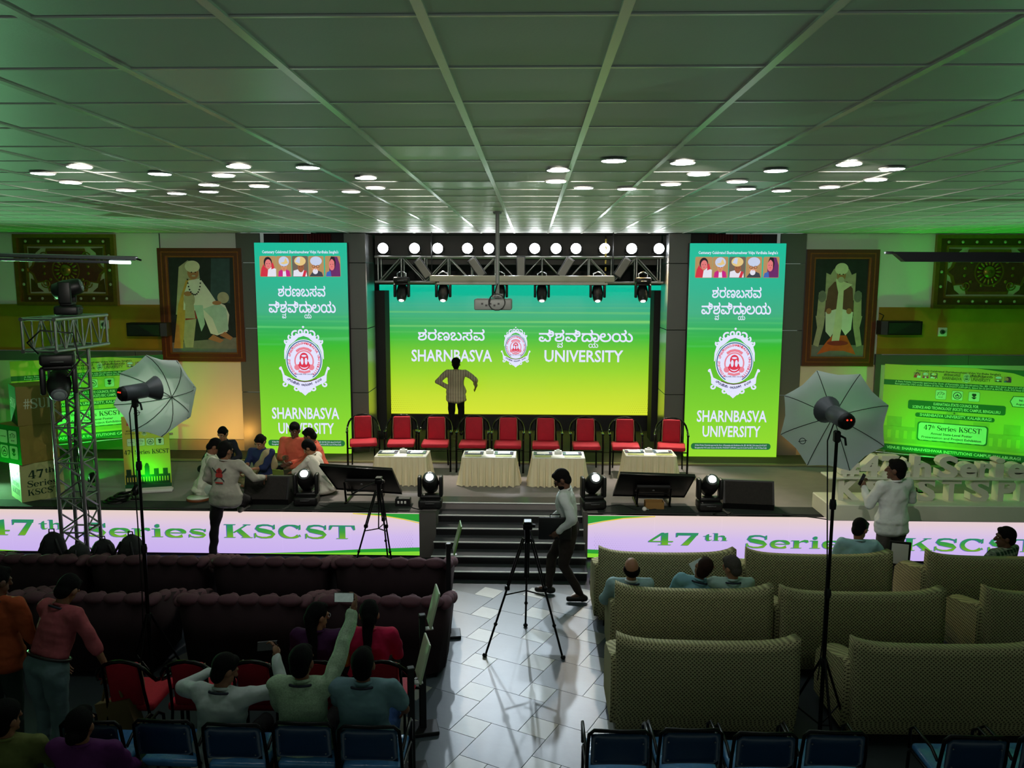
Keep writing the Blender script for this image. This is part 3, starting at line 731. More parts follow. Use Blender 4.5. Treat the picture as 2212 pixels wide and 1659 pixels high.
# ================================================================ LED banners
BAN = led_mat('led_banner_content', [(0, (150, 220, 42)), (.22, (124, 208, 40)), (.42, (92, 188, 36)), (.52, (52, 184, 40)), (.60, (44, 172, 84)), (.68, (60, 172, 128)), (.80, (40, 178, 142)), (1, (14, 186, 152))], 1.0, (.50, .70, 60, (90, 200, 110)))
FRM = M('led_cabinet', (18, 18, 19), 0.5)
PILL = M('led_pill_green', (30, 120, 60), emit=0.8, var=0.0)
def banner(x0, x1, label, off):
    z0, z1 = 0.702, 4.60
    t = thing('led_banner', label, 'led screen', ((x0+x1)/2, 14.56, z0), 0, 'tall led banners beside the stage opening')
    w = x1-x0; h = z1-z0
    MB(FRM).box((0, 0.06, h/2), (w+0.02, 0.1, h)).build('cabinet', None, t)
    fr0 = Fr((-5.055, 14.50, z0)); kx = w/1.675
    lf = Fr((-w/2, -0.06, 0))       # the same plane in the banner's own space
    MB(BAN).box((0, -0.025, h/2), (w, 0.07, h-0.01)).build('screen', None, t)
    def q(px, py):
        a = pl(fr0, px, py); return a[0]*kx, a[1]
    def L(body, xa, xb, yb, yt, bold=0.0, res=2, d=.002):
        m = MB(E_WH); a = q(xa, yb); b = q(xb, yb); tt = q((xa+xb)/2, yt)
        m.text(lf, body, (a[0]+b[0])/2, a[1], (tt[1]-a[1])/.69, 'C', bold=bold, d=d, res=res, width=b[0]-a[0]); m.build('lettering', None, t)
    o = off
    L('Centenary Celebrated Sharnbasveshwar Vidya Vardhaka Sangha\'s', o(566), o(731), 547, 541, .02, 1)
    L('SHARNBASVA', o(588), o(733), 904, 881, .018); L('UNIVERSITY', o(602), o(722), 936, 914, .018)
    a = q(o(652), 640); tt = q(o(652), 620); wd = q(o(704), 640)[0]-q(o(601), 640)[0]
    kan1(MB(E_WH), lf, a[0], a[1], (tt[1]-a[1])/.79*1.12, wd).build('lettering', None, t)
    a = q(o(653), 675); tt = q(o(653), 653); wd = q(o(725), 675)[0]-q(o(580), 675)[0]
    kan2(MB(E_WH), lf, a[0], a[1], (tt[1]-a[1])/.79*1.12, wd).build('lettering', None, t)
    for k, (xa, xb) in enumerate(((562, 596), (598, 629), (632, 665), (667, 699), (703, 735))):
        a = q(o(xa), 598); b = q(o(xb), 553); card(t, lf, a[0], a[1], b[0], b[1], LC, k)
    c = q(o(657), 778); s = (q(o(657), 735)[1]-c[1])
    emblem(t, lf, c[0], c[1], s, LEDM)
    a = q(o(580), 963); b = q(o(745), 951)
    p = MB(PILL).rrect(lf, a[0], a[1], b[0], b[1], (b[1]-a[1])*.45, .002).build('caption_pill', None, t)
    mm = MB(E_WH)
    for i, s_ in enumerate(('A State Private University approved by Govt. of Karnataka vide Notification No. ED 144 URC 2016 dated 29-07-2017', 'Recognised by UGC under Section 2f vide No. F.8-29/2017 (CPP-I/PU), dated 20-12-2017 & AICTE, CoA, PCI New Delhi')):
        mm.text(lf, s_, (a[0]+b[0])/2, a[1]+(b[1]-a[1])*(.56-.40*i), (b[1]-a[1])*.36, 'C', d=.004, res=1, width=(b[0]-a[0])*.9)
    mm.build('caption', None, p)
    return t
banner(-5.055, -3.38, 'tall green LED banner left of the stage opening', lambda x: x)
banner(2.815, 4.51, 'tall green LED banner right of the stage opening', lambda x: x)
# ================================================================ main LED wall
MAIN = led_mat('led_main_content', [(0, (214, 228, 48)), (.14, (196, 222, 46)), (.34, (150, 212, 40)), (.50, (110, 198, 44)), (.60, (62, 186, 56)), (.70, (56, 172, 96)), (.84, (58, 172, 138)), (.93, (10, 182, 148)), (1, (4, 186, 152))], 1.0, (.56, .88, 46, (120, 205, 110)))
x0, x1, z0, z1 = -3.27, 2.72, 1.04, 3.82
t = thing('led_wall', 'big green LED wall at the back of the stage', 'led screen', ((x0+x1)/2, 17.05, 0.70))
MB(FRM).box((0, 0.05, 0.17), (x1-x0+0.3, 0.28, 0.33)).build('plinth', None, t)
MB(FRM).box((0, 0.06, (z0+z1)/2-0.70), (x1-x0+0.04, 0.12, z1-z0+0.02)).build('cabinet', None, t)
MB(MAIN).box((0, -0.015, (z0+z1)/2-0.70), (x1-x0, 0.07, z1-z0)).build('screen', None, t)
fr0 = Fr((x0, 17.0, z0)); lf = Fr((-(x1-x0)/2, -0.05, z0-0.70))
q = lambda px, py: pl(fr0, px, py)
def L(body, xa, xb, yb, yt, bold=0.0):
    m = MB(E_WH); a = q(xa, yb); b = q(xb, yb); tt = q((xa+xb)/2, yt)
    m.text(lf, body, (a[0]+b[0])/2, a[1], (tt[1]-a[1])/.69, 'C', bold=bold, d=.002, width=b[0]-a[0]); m.build('lettering', None, t)
L('SHARNBASVA', 889, 1063, 780, 756, .018); L('UNIVERSITY', 1176, 1346, 781, 757, .018)
a = q(975, 735); tt = q(975, 711); kan1(MB(E_WH), lf, a[0], a[1], (tt[1]-a[1])/.79*1.0, q(1048, 735)[0]-q(903, 735)[0]).build('lettering', None, t)
a = q(1265, 738); tt = q(1265, 712); kan2(MB(E_WH), lf, a[0], a[1], (tt[1]-a[1])/.79*0.98, q(1367, 738)[0]-q(1163, 738)[0]).build('lettering', None, t)
c = q(1114, 749); emblem(t, lf, c[0], c[1], q(1114, 724)[1]-c[1], LEDM)
hd = MB(M('led_halftone', (176, 186, 30), emit=0.9, var=0.0))
W = x1-x0
for sgn in (0, 1):
    for i in range(22):
        for j in range(14):
            if i+j*1.5 > 21: continue
            r = 0.013*(1-(i+j*1.4)/26)
            x = 0.06+i*0.045+(0.022 if j % 2 else 0); x = W-x if sgn else x
            hd.disc(lf, x, 0.06+j*0.045, r, None, .002, 5)
tag(hd.build('halftone', None, t), kind='stuff')
# ================================================================ LED strips on the stage face
STRP = led_mat('led_strip_content', [(0, (200, 176, 238)), (.45, (208, 186, 236)), (.75, (222, 200, 220)), (1, (230, 206, 198))], 1.0)
S_GR = led_mat('led_strip_letter', [(0, (120, 180, 40)), (.5, (60, 160, 60)), (1, (40, 140, 110))], 0.9)
S_OUT = M('led_strip_outline', (92, 110, 190), emit=0.8, var=0.0)
S_G1 = M('led_swoosh_green', (40, 160, 50), emit=0.9, var=0.0); S_G2 = M('led_swoosh_lime', (130, 215, 50), emit=1.0, var=0.0); S_Y = M('led_swoosh_yellow', (225, 200, 60), emit=1.0, var=0.0)
def strip(x0, x1, label, px47, pxS, pxK, side):
    t = thing('led_strip', label, 'led screen', ((x0+x1)/2, 11.0, 0.0), 0, 'low led strips along the stage face')
    w = x1-x0; zb, zt = 0.03, 0.645
    MB(FRM).box((0, 0.01, 0.325), (w, 0.07, 0.65)).build('cabinet', None, t)
    n = int(round(w/0.96))
    for k in range(n):
        MB(STRP).box((-w/2+(k+.5)*w/n, -0.035, (zb+zt)/2), (w/n-0.002, 0.03, zt-zb)).build('module', None, t)
    fr0 = Fr((x0, 10.95, 0)); lf = Fr((-w/2, -0.05, 0)); q = lambda px, py: pl(fr0, px, py)
    for mat, d, g in ((S_OUT, .002, .012), (S_GR, .003, 0)):
        for word, (xa, xb, yb, yt) in (('47', px47), ('Series', pxS), ('KSCST', pxK)):
            m = MB(mat); a = q(xa, yb); b = q(xb, yb); h = q((xa+xb)/2, yt)[1]-q((xa+xb)/2, yb)[1]
            if word == '47':
                ww = (b[0]-a[0])*.64
                serif(m, lf, '47', a[0]-g, a[1]-g*.5, h, ww, d); serif(m, lf, 'th', a[0]+(b[0]-a[0])*.69-g, a[1]+h*.40-g*.5, h*.6, (b[0]-a[0])*.31, d)
            else: serif(m, lf, word, a[0]-g, a[1]-g*.5, h, b[0]-a[0], d)
            m.build('lettering' if g == 0 else 'letter_outline', None, t)
    m = MB(S_G1); s = 1 if side > 0 else -1       # side: where the swoosh sits
    X = lambda v: (w-v) if side > 0 else v
    m.poly(lf, [(X(0.0), zb), (X(2.4), zb), (X(1.6), zb+.035), (X(.8), zb+.085), (X(0), zb+.12)], .002)
    m.use(S_G2).poly(lf, [(X(0.0), zb), (X(2.6), zb), (X(1.4), zb+.02), (X(0), zb+.06)], .003)
    m.build('swoosh', None, t); m = MB(S_G1)
    m.poly(lf, [(X(0.0), zt), (X(.95), zt), (X(.5), zt-.03), (X(.22), zt-.075), (X(0), zt-.12)], .002)
    m.use(S_Y).stroke(lf, [(X(.95), zt-.004), (X(.5), zt-.036), (X(.22), zt-.083), (X(0), zt-.135)], .014, .003)
    m.build('swoosh', None, t); m = MB(S_G2)
    m.use(S_G2).poly(lf, [(X(w), zb), (X(w-2.1), zb), (X(w-1.2), zb+.05), (X(w), zb+.12)], .002)
    m.build('swoosh', None, t)
    hd = MB(M('led_strip_halftone', (170, 150, 205), emit=0.9, var=0.0))
    for i in range(20):
        for j in range(9):
            if i+j*1.8 < 20: hd.disc(lf, X(.10+i*.035+(0.017 if j % 2 else 0)), zb+.12+j*.03, .008*(1-(i+j*1.8)/24), None, .002, 5)
    tag(hd.build('halftone', None, t), kind='stuff')
    return t
strip(-9.5, -1.60, 'low white and lavender LED strip left of the steps', (-30, 138, 1155, 1121), (178, 450, 1158, 1129), (485, 768, 1161, 1132), 1)
strip(0.80, 9.3, 'low white and lavender LED strip right of the steps', (1400, 1572, 1177, 1150), (1608, 1862, 1183, 1156), (1950, 2246, 1189, 1162), -1)
# ================================================================ lighting truss over the stage
TR = thing('lighting_truss', 'long aluminium lighting truss across the stage opening under the ceiling', 'truss', (-0.27, 15.2, 3.86))
ty = (-0.16, 0.16); tz = (0.03, 0.50); TL = 2.70
for y in ty:
    for z in tz: MB(ALU).tube((-TL, y, z), (TL, y, z), 0.025, n=8).build('chord', None, TR)
for k in range(13):
    x = -TL+0.06+k*(2*TL-0.12)/12
    for y in ty: MB(ALU).tube((x, y, tz[0]), (x, y, tz[1]), 0.016, n=6).build('post', None, TR)
    if k < 12:
        x2 = x+(2*TL-0.12)/12
        for y in ty:
            a, b = (tz[0], tz[1]) if k % 2 == 0 else (tz[1], tz[0])
            MB(ALU).tube((x, y, a), (x2, y, b), 0.012, n=6).build('brace', None, TR)
for x in (-1.62, 1.62):
    MB(BLACKM).tube((x, -0.16, 0.5), (x, -0.16, CZ-3.86), 0.014, n=6).build('hanger', None, TR)
CH = M('yellow_chain', (170, 150, 60), 0.4, 0.3)
for k in range(7): MB(CH).rbox((1.62, -0.20, 0.02+k*0.13), (0.03, 0.03, 0.07), 0.006, 1).build('chain_link', None, TR)
# par cans on top of the truss
PARX = PAR_PX
LENS = M('par_lens', (244, 250, 255), emit=26.0, var=0.0)
def par(p, label):
    t = thing('par_light', label, 'stage light', p, 0, 'white par lights in a row on the truss')
    R = rx(math.radians(96))
    MB(BLACKM).lathe([(0.05, -0.16), (0.085, -0.14), (0.10, -0.02), (0.105, 0.03)], 16, (0, 0, 0), R).build('can', None, t)
    n = MB(LENS)
    n.lathe([(0.096, 0.028), (0.096, 0.036), (0.05, 0.04)], 20, (0, 0, 0), R); n.build('lens', None, t)
    g = MB(M('par_bead', (255, 255, 255), emit=40, var=0))
    for k in range(9):
        a = 2*PI*k/8; r = 0.06 if k < 8 else 0
        g.ell(R @ V((r*math.cos(a), r*math.sin(a), 0.043)), 0.017, nu=6, nv=4)
    g.build('led_beads', None, t)
    MB(BLACKM).path([(-0.12, 0, 0), (-0.12, 0, -0.10), (0.12, 0, -0.10), (0.12, 0, 0)], 0.012, 6).build('yoke', None, t)
    MB(BLACKM).tube((0, 0, -0.10), (0, 0.0, -0.135), 0.02, n=8).build('clamp', None, t)
    return t
ords = ('first', 'second', 'third', 'fourth', 'fifth', 'sixth', 'seventh', 'eighth', 'ninth', 'tenth', 'eleventh', 'last')
p0 = None
for k, px in enumerate(PARX):
    p = at_y(px, 539, 15.04); p.z = 4.52
    lab = 'round white par light on the truss, %s from the left' % ords[k]
    if p0 is None: p0 = par(p, lab)
    else: dup(p0, p, 0, lab)
# moving head lights hanging under the truss
def moving_head(name, label, loc, hang=True, tilt=0.0, yaw=0.0, cat='stage light', group=None, s=1.0, glow=LAMPS):
    """base, yoke arms, tilting head with lens; built upright, flipped when it hangs"""
    t = thing(name, label, cat, loc, yaw, group)
    f = -1 if hang else 1
    MB(BLACK).rbox((0, 0, f*0.07*s), (0.34*s, 0.30*s, 0.13*s), 0.03*s, 2).build('base', None, t)
    y = MB(BLACK)
    y.rbox((0, 0, f*0.16*s), (0.30*s, 0.15*s, 0.06*s), 0.02*s, 2)
    for q in (-1, 1): y.rbox((q*0.155*s, 0, f*0.31*s), (0.055*s, 0.16*s, 0.30*s), 0.02*s, 2)
    y.build('yoke', None, t)
    c = V((0, 0, f*0.36*s)); R = rx(tilt)
    prof = [(0.05*s, -0.19*s), (0.105*s, -0.16*s), (0.125*s, -0.02*s), (0.115*s, 0.10*s), (0.10*s, 0.17*s), (0.088*s, 0.185*s)]
    h = MB(BLACK).lathe(prof, 18, c, R).build('head', None, t)
    MB(M('lens_glass', (90, 96, 100), .08, spec=.9)).lathe([(0.084*s, 0.183*s), (0.08*s, 0.195*s), (0.058*s, 0.2*s)], 18, c, R).build('lens_ring', None, h)
    MB(glow).lathe([(0.058*s, 0.199*s), (0.05*s, 0.205*s), (0.02*s, 0.208*s)], 18, c, R).build('lens', None, h)
    MB(M('grey_handle', (70, 70, 72), 0.4)).path([V((-0.06*s, -0.09*s, f*0.1*s)), V((-0.06*s, -0.17*s, f*0.09*s)), V((0.06*s, -0.17*s, f*0.09*s)), V((0.06*s, -0.09*s, f*0.1*s))], 0.01*s, 6).build('handle', None, t)
    return t
for k, px in enumerate((867, 957, 1080, 1171, 1292, 1390)):
    p = at_y(px, 560, 14.84); p.z = 3.99
    t = moving_head('moving_head', 'black moving head light hanging under the truss, %s from the left' % ords[k], p, True, math.radians(150), 0, group='moving heads hanging from the truss', s=0.82)
    MB(CHROME).path([(-0.08, 0, 0.0), (-0.08, 0.0, 0.06), (0, 0, 0.10), (0.08, 0, 0.06), (0.08, 0, 0.0)], 0.014, 6).build('clamp', None, t)
# tilted bar lights inside the truss
BARM = M('bar_diffuser', (120, 118, 110), 0.4)
for k, (px, py, a) in enumerate(((913, 580, -35), (1030, 578, -35), (1125, 577, 0), (1222, 578, 32), (1345, 578, 32))):
    p = at_y(px, py, 14.94)
    t = thing('bar_light', 'slim grey LED bar light in the truss, %s from the left' % ords[k], 'stage light', p, 0, 'led bar lights in the truss')
    R = ry(math.radians(a))
    MB(BLACK).rbox((0, 0.03, 0), (0.17, 0.06, 0.40), 0.01, 1, R).build('housing', None, t)
    MB(BARM).rbox((0, -0.004, 0), (0.13, 0.02, 0.36), 0.006, 1, R).build('diffuser', None, t)
# roller projection screen and projector
a, b = at_y(929, 599, 14.5), at_y(1327, 600, 14.5)
t = thing('roller_screen', 'long white rolled-up projection screen case below the truss', 'projector screen', ((a.x+b.x)/2, 14.5, 3.90))
w = b.x-a.x
MB(M('roller_case', (196, 188, 170), 0.45)).rbox((0, 0, 0.06), (w, 0.12, 0.11), 0.015, 2).build('case', None, t)
MB(M('roller_bar', (214, 210, 200), 0.4)).rbox((0, 0, -0.03), (w*0.93, 0.03, 0.035), 0.008, 1).build('bottom_bar', None, t)
for q in (-1, 1): MB(BLACKM).tube((q*w*.49, 0, 0.1), (q*w*.49, 0, CZ-3.90), 0.008, n=6).build('hanger', None, t)
MB(WHITE).box((0, 0, 0.0), (w*0.9, 0.012, 0.04)).build('fabric_edge', None, t)
PJ = at_y(1066, 657, 9.9)
t = thing('projector', 'grey projector hanging on a long pole from the ceiling', 'projector', (PJ.x, 9.9, PJ.z))
GP = M('projector_grey', (112, 116, 112), 0.5)
MB(GP).rbox((0, 0, 0), (0.46, 0.34, 0.135), 0.018, 2).build('body', None, t)
MB(GP).tube((0.05, 0, 0.06), (0.05, 0, CZ-PJ.z), 0.024, n=10).build('pole', None, t)
MB(GP).rbox((0.05, 0, 0.10), (0.14, 0.14, 0.05), 0.01, 1).build('bracket', None, t)
MB(BLACK).lathe([(0.05, 0), (0.055, 0.03), (0.045, 0.04)], 14, (-0.12, 0.17, 0), rx(-PI/2)).build('lens', None, t)
for k in range(5): MB(BLACK).box((-0.13+0.05*k, -0.171, 0.01-0.02*(k % 2)), (0.025, 0.004, 0.022)).build('port', None, t)
MB(CABLE).path([(0.05+0.10*math.cos(v*0.5), -0.19, 0.03+0.10*math.sin(v*0.5)) for v in range(13)], 0.006, 5, True).build('cable_loop', None, t)
MB(CABLE).path([(-0.05, -0.18, 0.0), (-0.02, -0.2, 0.1), (0.03, -0.1, 0.16), (0.05, -0.03, 0.25)], 0.006, 5).build('cable', None, t)
MB(GP).lathe([(0.06, 0), (0.05, -0.03)], 12, (0.05, 0, CZ-PJ.z)).build('ceiling_plate', None, t)
# ================================================================ recessed ceiling lights
DLP = [(171, 357), (92, 371), (152, 391), (272, 408), (345, 372), (382, 415), (451, 396), (451, 411), (482, 376), (515, 356), (560, 399), (665, 358), (666, 410), (758, 411), (790, 381), (811, 403),
       (1206, 364), (1201, 389), (1261, 403), (1326, 343), (1354, 405), (1449, 395), (1475, 348), (1510, 373), (1593, 389), (1612, 405), (1676, 365), (1688, 409), (1792, 401), (1834, 351), (1892, 385), (1928, 361)]
DL = M('downlight_glow', (246, 252, 255), emit=20.0, var=0.0)
def dlight(p, label):
    t = thing('ceiling_light', label, 'ceiling light', p, 0, 'round recessed lights in the tiled ceiling')
    MB(WHITE).lathe([(0.092, 0.0), (0.094, -0.006), (0.085, -0.010), (0.082, 0.0)], 20).build('trim_ring', None, t)
    MB(DL).lathe([(0.082, -0.002), (0.08, -0.011), (0.03, -0.013)], 20).build('diffuser', None, t)
    return t
d0 = None
DLS = sorted(DLP, key=lambda q: (q[0] > 1106, round(at_z(q[0], q[1], CZ).y*1.2), q[0]))
def place_word(px, py):
    side = 'left' if px < 1106 else 'right'; return side
cnt = {}
ORD = ['first', 'second', 'third', 'fourth', 'fifth', 'sixth', 'seventh', 'eighth', 'ninth', 'tenth', 'eleventh', 'twelfth', 'thirteenth', 'fourteenth', 'fifteenth', 'sixteenth', 'seventeenth']
for s_, sel in (('left', [q for q in DLP if q[0] < 1106]), ('right', [q for q in DLP if q[0] >= 1106])):
    for k, (px, py) in enumerate(sorted(sel)):
        p = at_z(px, py, CZ); p.z = CZ-0.006
        lab = 'round lit ceiling light, %s from the left in the %s cluster' % (ORD[k], s_)
        if d0 is None: d0 = dlight(p, lab)
        else: dup(d0, p, 0, lab)
# ================================================================ batten lights beside the stage
for nm, pa, pb, Y, lit, lab in (('batten_light', (-60, 553), (296, 562), 9.2, True, 'long aluminium batten light with a lit end at the upper left'), ('batten_light', (1912, 553), (2280, 557), 9.0, False, 'long dark unlit batten light at the upper right')):
    a, b = at_y(*pa, Y), at_y(*pb, Y); w = b.x-a.x; c = (a+b)/2
    t = thing(nm, lab, 'light fixture', c)
    tl = math.atan2(b.z-a.z, w); R = ry(-tl)
    mm = M('batten_metal', (150, 152, 158), 0.25, 0.9) if lit else M('batten_dark', (34, 34, 40), 0.5, 0.3)
    if lit:
        MB(mm).rbox((0, 0, 0.02), (w, 0.07, 0.05), 0.01, 1, R).build('housing', None, t)
        MB(M('batten_tube', (90, 92, 100), 0.2, 0.5)).tube(R @ V((-w/2, 0, -0.03)), R @ V((w/2-0.32, 0, -0.03)), 0.018, n=10).build('tube', None, t)
        MB(M('batten_glow', (225, 245, 255), emit=5.0, var=0)).tube(R @ V((w/2-0.32, 0, -0.03)), R @ V((w/2-0.08, 0, -0.03)), 0.019, n=10).build('lit_end', None, t)
        MB(BLACKM).path([R @ V((w/2-0.02, 0, 0.02)), R @ V((w/2+0.05, 0, 0.0))], 0.012, 6).build('end_cap', None, t)
    else:
        MB(mm).prism(Fr((0, 0.05, 0), R @ V((1, 0, 0)), R @ V((0, 0, 1))), [(-w/2, .045), (-w/2+.10, .02), (-w/2+.2, -.06), (w/2, -.05), (w/2, .055)], 0, 0.1).build('housing', None, t)
        MB(M('batten_metal', (150, 152, 158), 0.25, 0.9)).rbox(R @ V((-w/2+.04, 0, .035)), (0.09, 0.05, 0.03), 0.006, 1, R).build('end_cap', None, t)
    for q in ((-.45,) if lit else (.43,)): MB(BLACKM).tube((q*w, 0, 0.03), (q*w, 0, CZ-c.z), 0.006, n=6).build('hanger', None, t)
# ================================================================ framed portraits (flat paintings in moulded frames)
FRW = M('mahogany', (92, 44, 22), 0.3, var=0.3, scale=9, spec=0.6)
FRG = M('mahogany_gilt', (150, 92, 44), 0.3, 0.3, var=0.3, scale=25)
pc = {k: M('paint_'+k, c, 0.42, var=v, scale=9) for k, c, v in (('dark', (38, 42, 42), .5), ('teal', (58, 78, 82), .4), ('stone', (176, 166, 140), .3), ('cream', (222, 216, 188), .15), ('mint', (176, 204, 190), .2), ('ochre', (196, 150, 70), .25), ('skin', (176, 120, 84), .15), ('red', (150, 48, 46), .3), ('brown', (110, 72, 60), .25), ('white', (226, 224, 214), .1), ('orange', (206, 92, 40), .3), ('beard', (190, 180, 160), .1), ('black', (22, 20, 20), .2), ('grey', (120, 118, 110), .3))}
def portrait(px, label, which):
    fr0 = Fr((0, 14.72, 0))
    (x0, z0), (x1, z1) = pl(fr0, px[0], px[3]), pl(fr0, px[2], px[1])
    w, h = x1-x0, z1-z0
    t = thing('framed_portrait', label, 'painting', ((x0+x1)/2, 14.76, z0), 0, 'framed portraits on the back wall')
    f = 0.17; lf = Fr((-w/2, -0.03, 0))
    for k, (m, a, b, dz) in enumerate(((FRW, 0, .06, .05), (FRG, .06, .085, .035), (FRW, .085, .14, .045), (FRG, .14, f, .02))):
        for side in range(4):      # mitred rails
            q = [[(a, a), (w-a, a), (w-b, b), (b, b)], [(w-a, a), (w-a, h-a), (w-b, h-b), (w-b, b)], [(w-a, h-a), (a, h-a), (b, h-b), (w-b, h-b)], [(a, h-a), (a, a), (b, b), (b, h-b)]][side]
            MB(m).prism(lf, q, -.03, dz).build('frame_rail', None, t)
    cv = MB(pc['dark']).box((0, 0.0, h/2), (w-2*f+.02, 0.03, h-2*f+.02)).build('canvas', None, t)
    iw, ih = w-2*f, h-2*f
    P = lambda pts: [(f+a*iw, f+b*ih) for a, b in pts]
    E = lambda c, a, b, ra, rb, d, **k: MB(pc[c]).disc(lf, f+a*iw, f+b*ih, ra*iw, rb*ih, d, **k)
    n = [0]
    def part(c, pts, nm='painted_shape'):
        n[0] += 1; MB(pc[c]).poly(lf, P(pts), -.014+.0008*n[0]).build(nm, None, cv)
    def oval(c, a, b, ra, rb, nm='painted_shape'):
        n[0] += 1; E(c, a, b, ra, rb, -.014+.0008*n[0]).build(nm, None, cv)
    if which == 0:
        part('teal', [(.62, .55), (.92, .52), (.94, .99), (.66, .99)], 'curtain'); part('grey', [(.0, .0), (1, .0), (1, .16), (.0, .10)], 'carpet')
        part('stone', [(.08, .40), (.16, .90), (.30, .97), (.46, .92), (.50, .50), (.40, .38)], 'throne_back'); part('stone', [(.2, .05), (.32, .05), (.40, .40), (.62, .42), (.60, .5), (.2, .5), (.14, .3)], 'throne_arm')
        part('ochre', [(.02, .04), (.16, .04), (.26, .60), (.36, .78), (.26, .76), (.12, .50)], 'shawl'); part('red', [(.22, .34), (.42, .36), (.40, .48), (.24, .46)], 'cushion')
        part('white', [(.20, .45), (.22, .62), (.30, .76), (.48, .78), (.60, .66), (.70, .55), (.84, .50), (.90, .40), (.86, .22), (.70, .18), (.60, .20), (.48, .44)], 'robe')
        part('mint', [(.50, .46), (.74, .52), (.86, .46), (.88, .24), (.72, .20), (.64, .36)], 'robe_fold'); part('mint', [(.36, .5), (.5, .5), (.52, .3), (.46, .22)], 'robe_fold')
        part('skin', [(.56, .14), (.74, .10), (.80, .13), (.64, .19)], 'foot'); part('skin', [(.74, .18), (.90, .13), (.94, .16), (.82, .22)], 'foot')
        oval('skin', .375, .835, .085, .065, 'face'); oval('cream', .37, .905, .115, .062, 'turban'); oval('stone', .30, .56, .085, .08, 'lion_head'); oval('stone', .82, .58, .09, .06, 'lion_head')
        part('stone', [(.22, .36), (.38, .36), (.36, .56), (.24, .56)], 'lion_body'); oval('skin', .28, .62, .06, .025, 'hand'); oval('skin', .72, .525, .07, .022, 'hand')
        for q in (-1, 1): oval('black', .375+q*.03+.01, .845, .012, .006, 'eye')
        oval('beard', .385, .808, .03, .008, 'moustache')
        for k in range(14):
            a = k/13*PI; oval('black', .36+.10*math.cos(a+PI)+.03, .77-.16*math.sin(a), .012, .008, 'bead')
    else:
        part('grey', [(0, 0), (1, 0), (1, .12), (0, .12)], 'carpet'); part('orange', [(.12, .02), (.30, .16), (.40, .22), (.66, .22), (.74, .14), (.86, .02), (.62, .06), (.36, .06)], 'rug')
        part('stone', [(.22, .58), (.22, .86), (.30, .84), (.36, .90), (.50, .93), (.64, .90), (.70, .84), (.78, .86), (.78, .58)], 'throne_back')
        for q in (0, 1):
            X = lambda v: 1-v if q else v
            part('stone', [(X(.04), .12), (X(.10), .30), (X(.06), .42), (X(.24), .42), (X(.22), .30), (X(.14), .1)], 'throne_leg'); part('stone', [(X(.08), .42), (X(.10), .66), (X(.24), .66), (X(.23), .42)], 'throne_arm'); oval('grey', X(.165), .62, .075, .06, 'lion_head')
        part('brown', [(.22, .46), (.27, .70), (.38, .77), (.62, .77), (.73, .70), (.77, .46), (.6, .42), (.4, .42)], 'coat')
        part('white', [(.24, .46), (.26, .26), (.36, .20), (.46, .30), (.54, .3), (.64, .22), (.74, .28), (.76, .46), (.5, .5)], 'dhoti')
        part('cream', [(.40, .80), (.62, .76), (.72, .74), (.56, .68), (.56, .30), (.52, .14), (.38, .14), (.42, .34), (.46, .66), (.42, .74)], 'scarf')
        oval('skin', .50, .835, .085, .062, 'face'); oval('beard', .50, .79, .06, .03, 'beard'); oval('cream', .50, .90, .125, .06, 'turban'); oval('skin', .68, .47, .05, .03, 'hand'); oval('skin', .30, .47, .05, .03, 'hand')
        oval('red', .5, .14, .2, .025, 'cushion')
        for q in (-1, 1): oval('black', .50+q*.032, .845, .013, .006, 'eye')
    return t
portrait((354, 536, 522, 780), 'framed portrait of a seated figure in white robes, left of the banners', 0)
portrait((1730, 539, 1900, 790), 'framed portrait of a figure in brown coat on a throne, at right', 1)
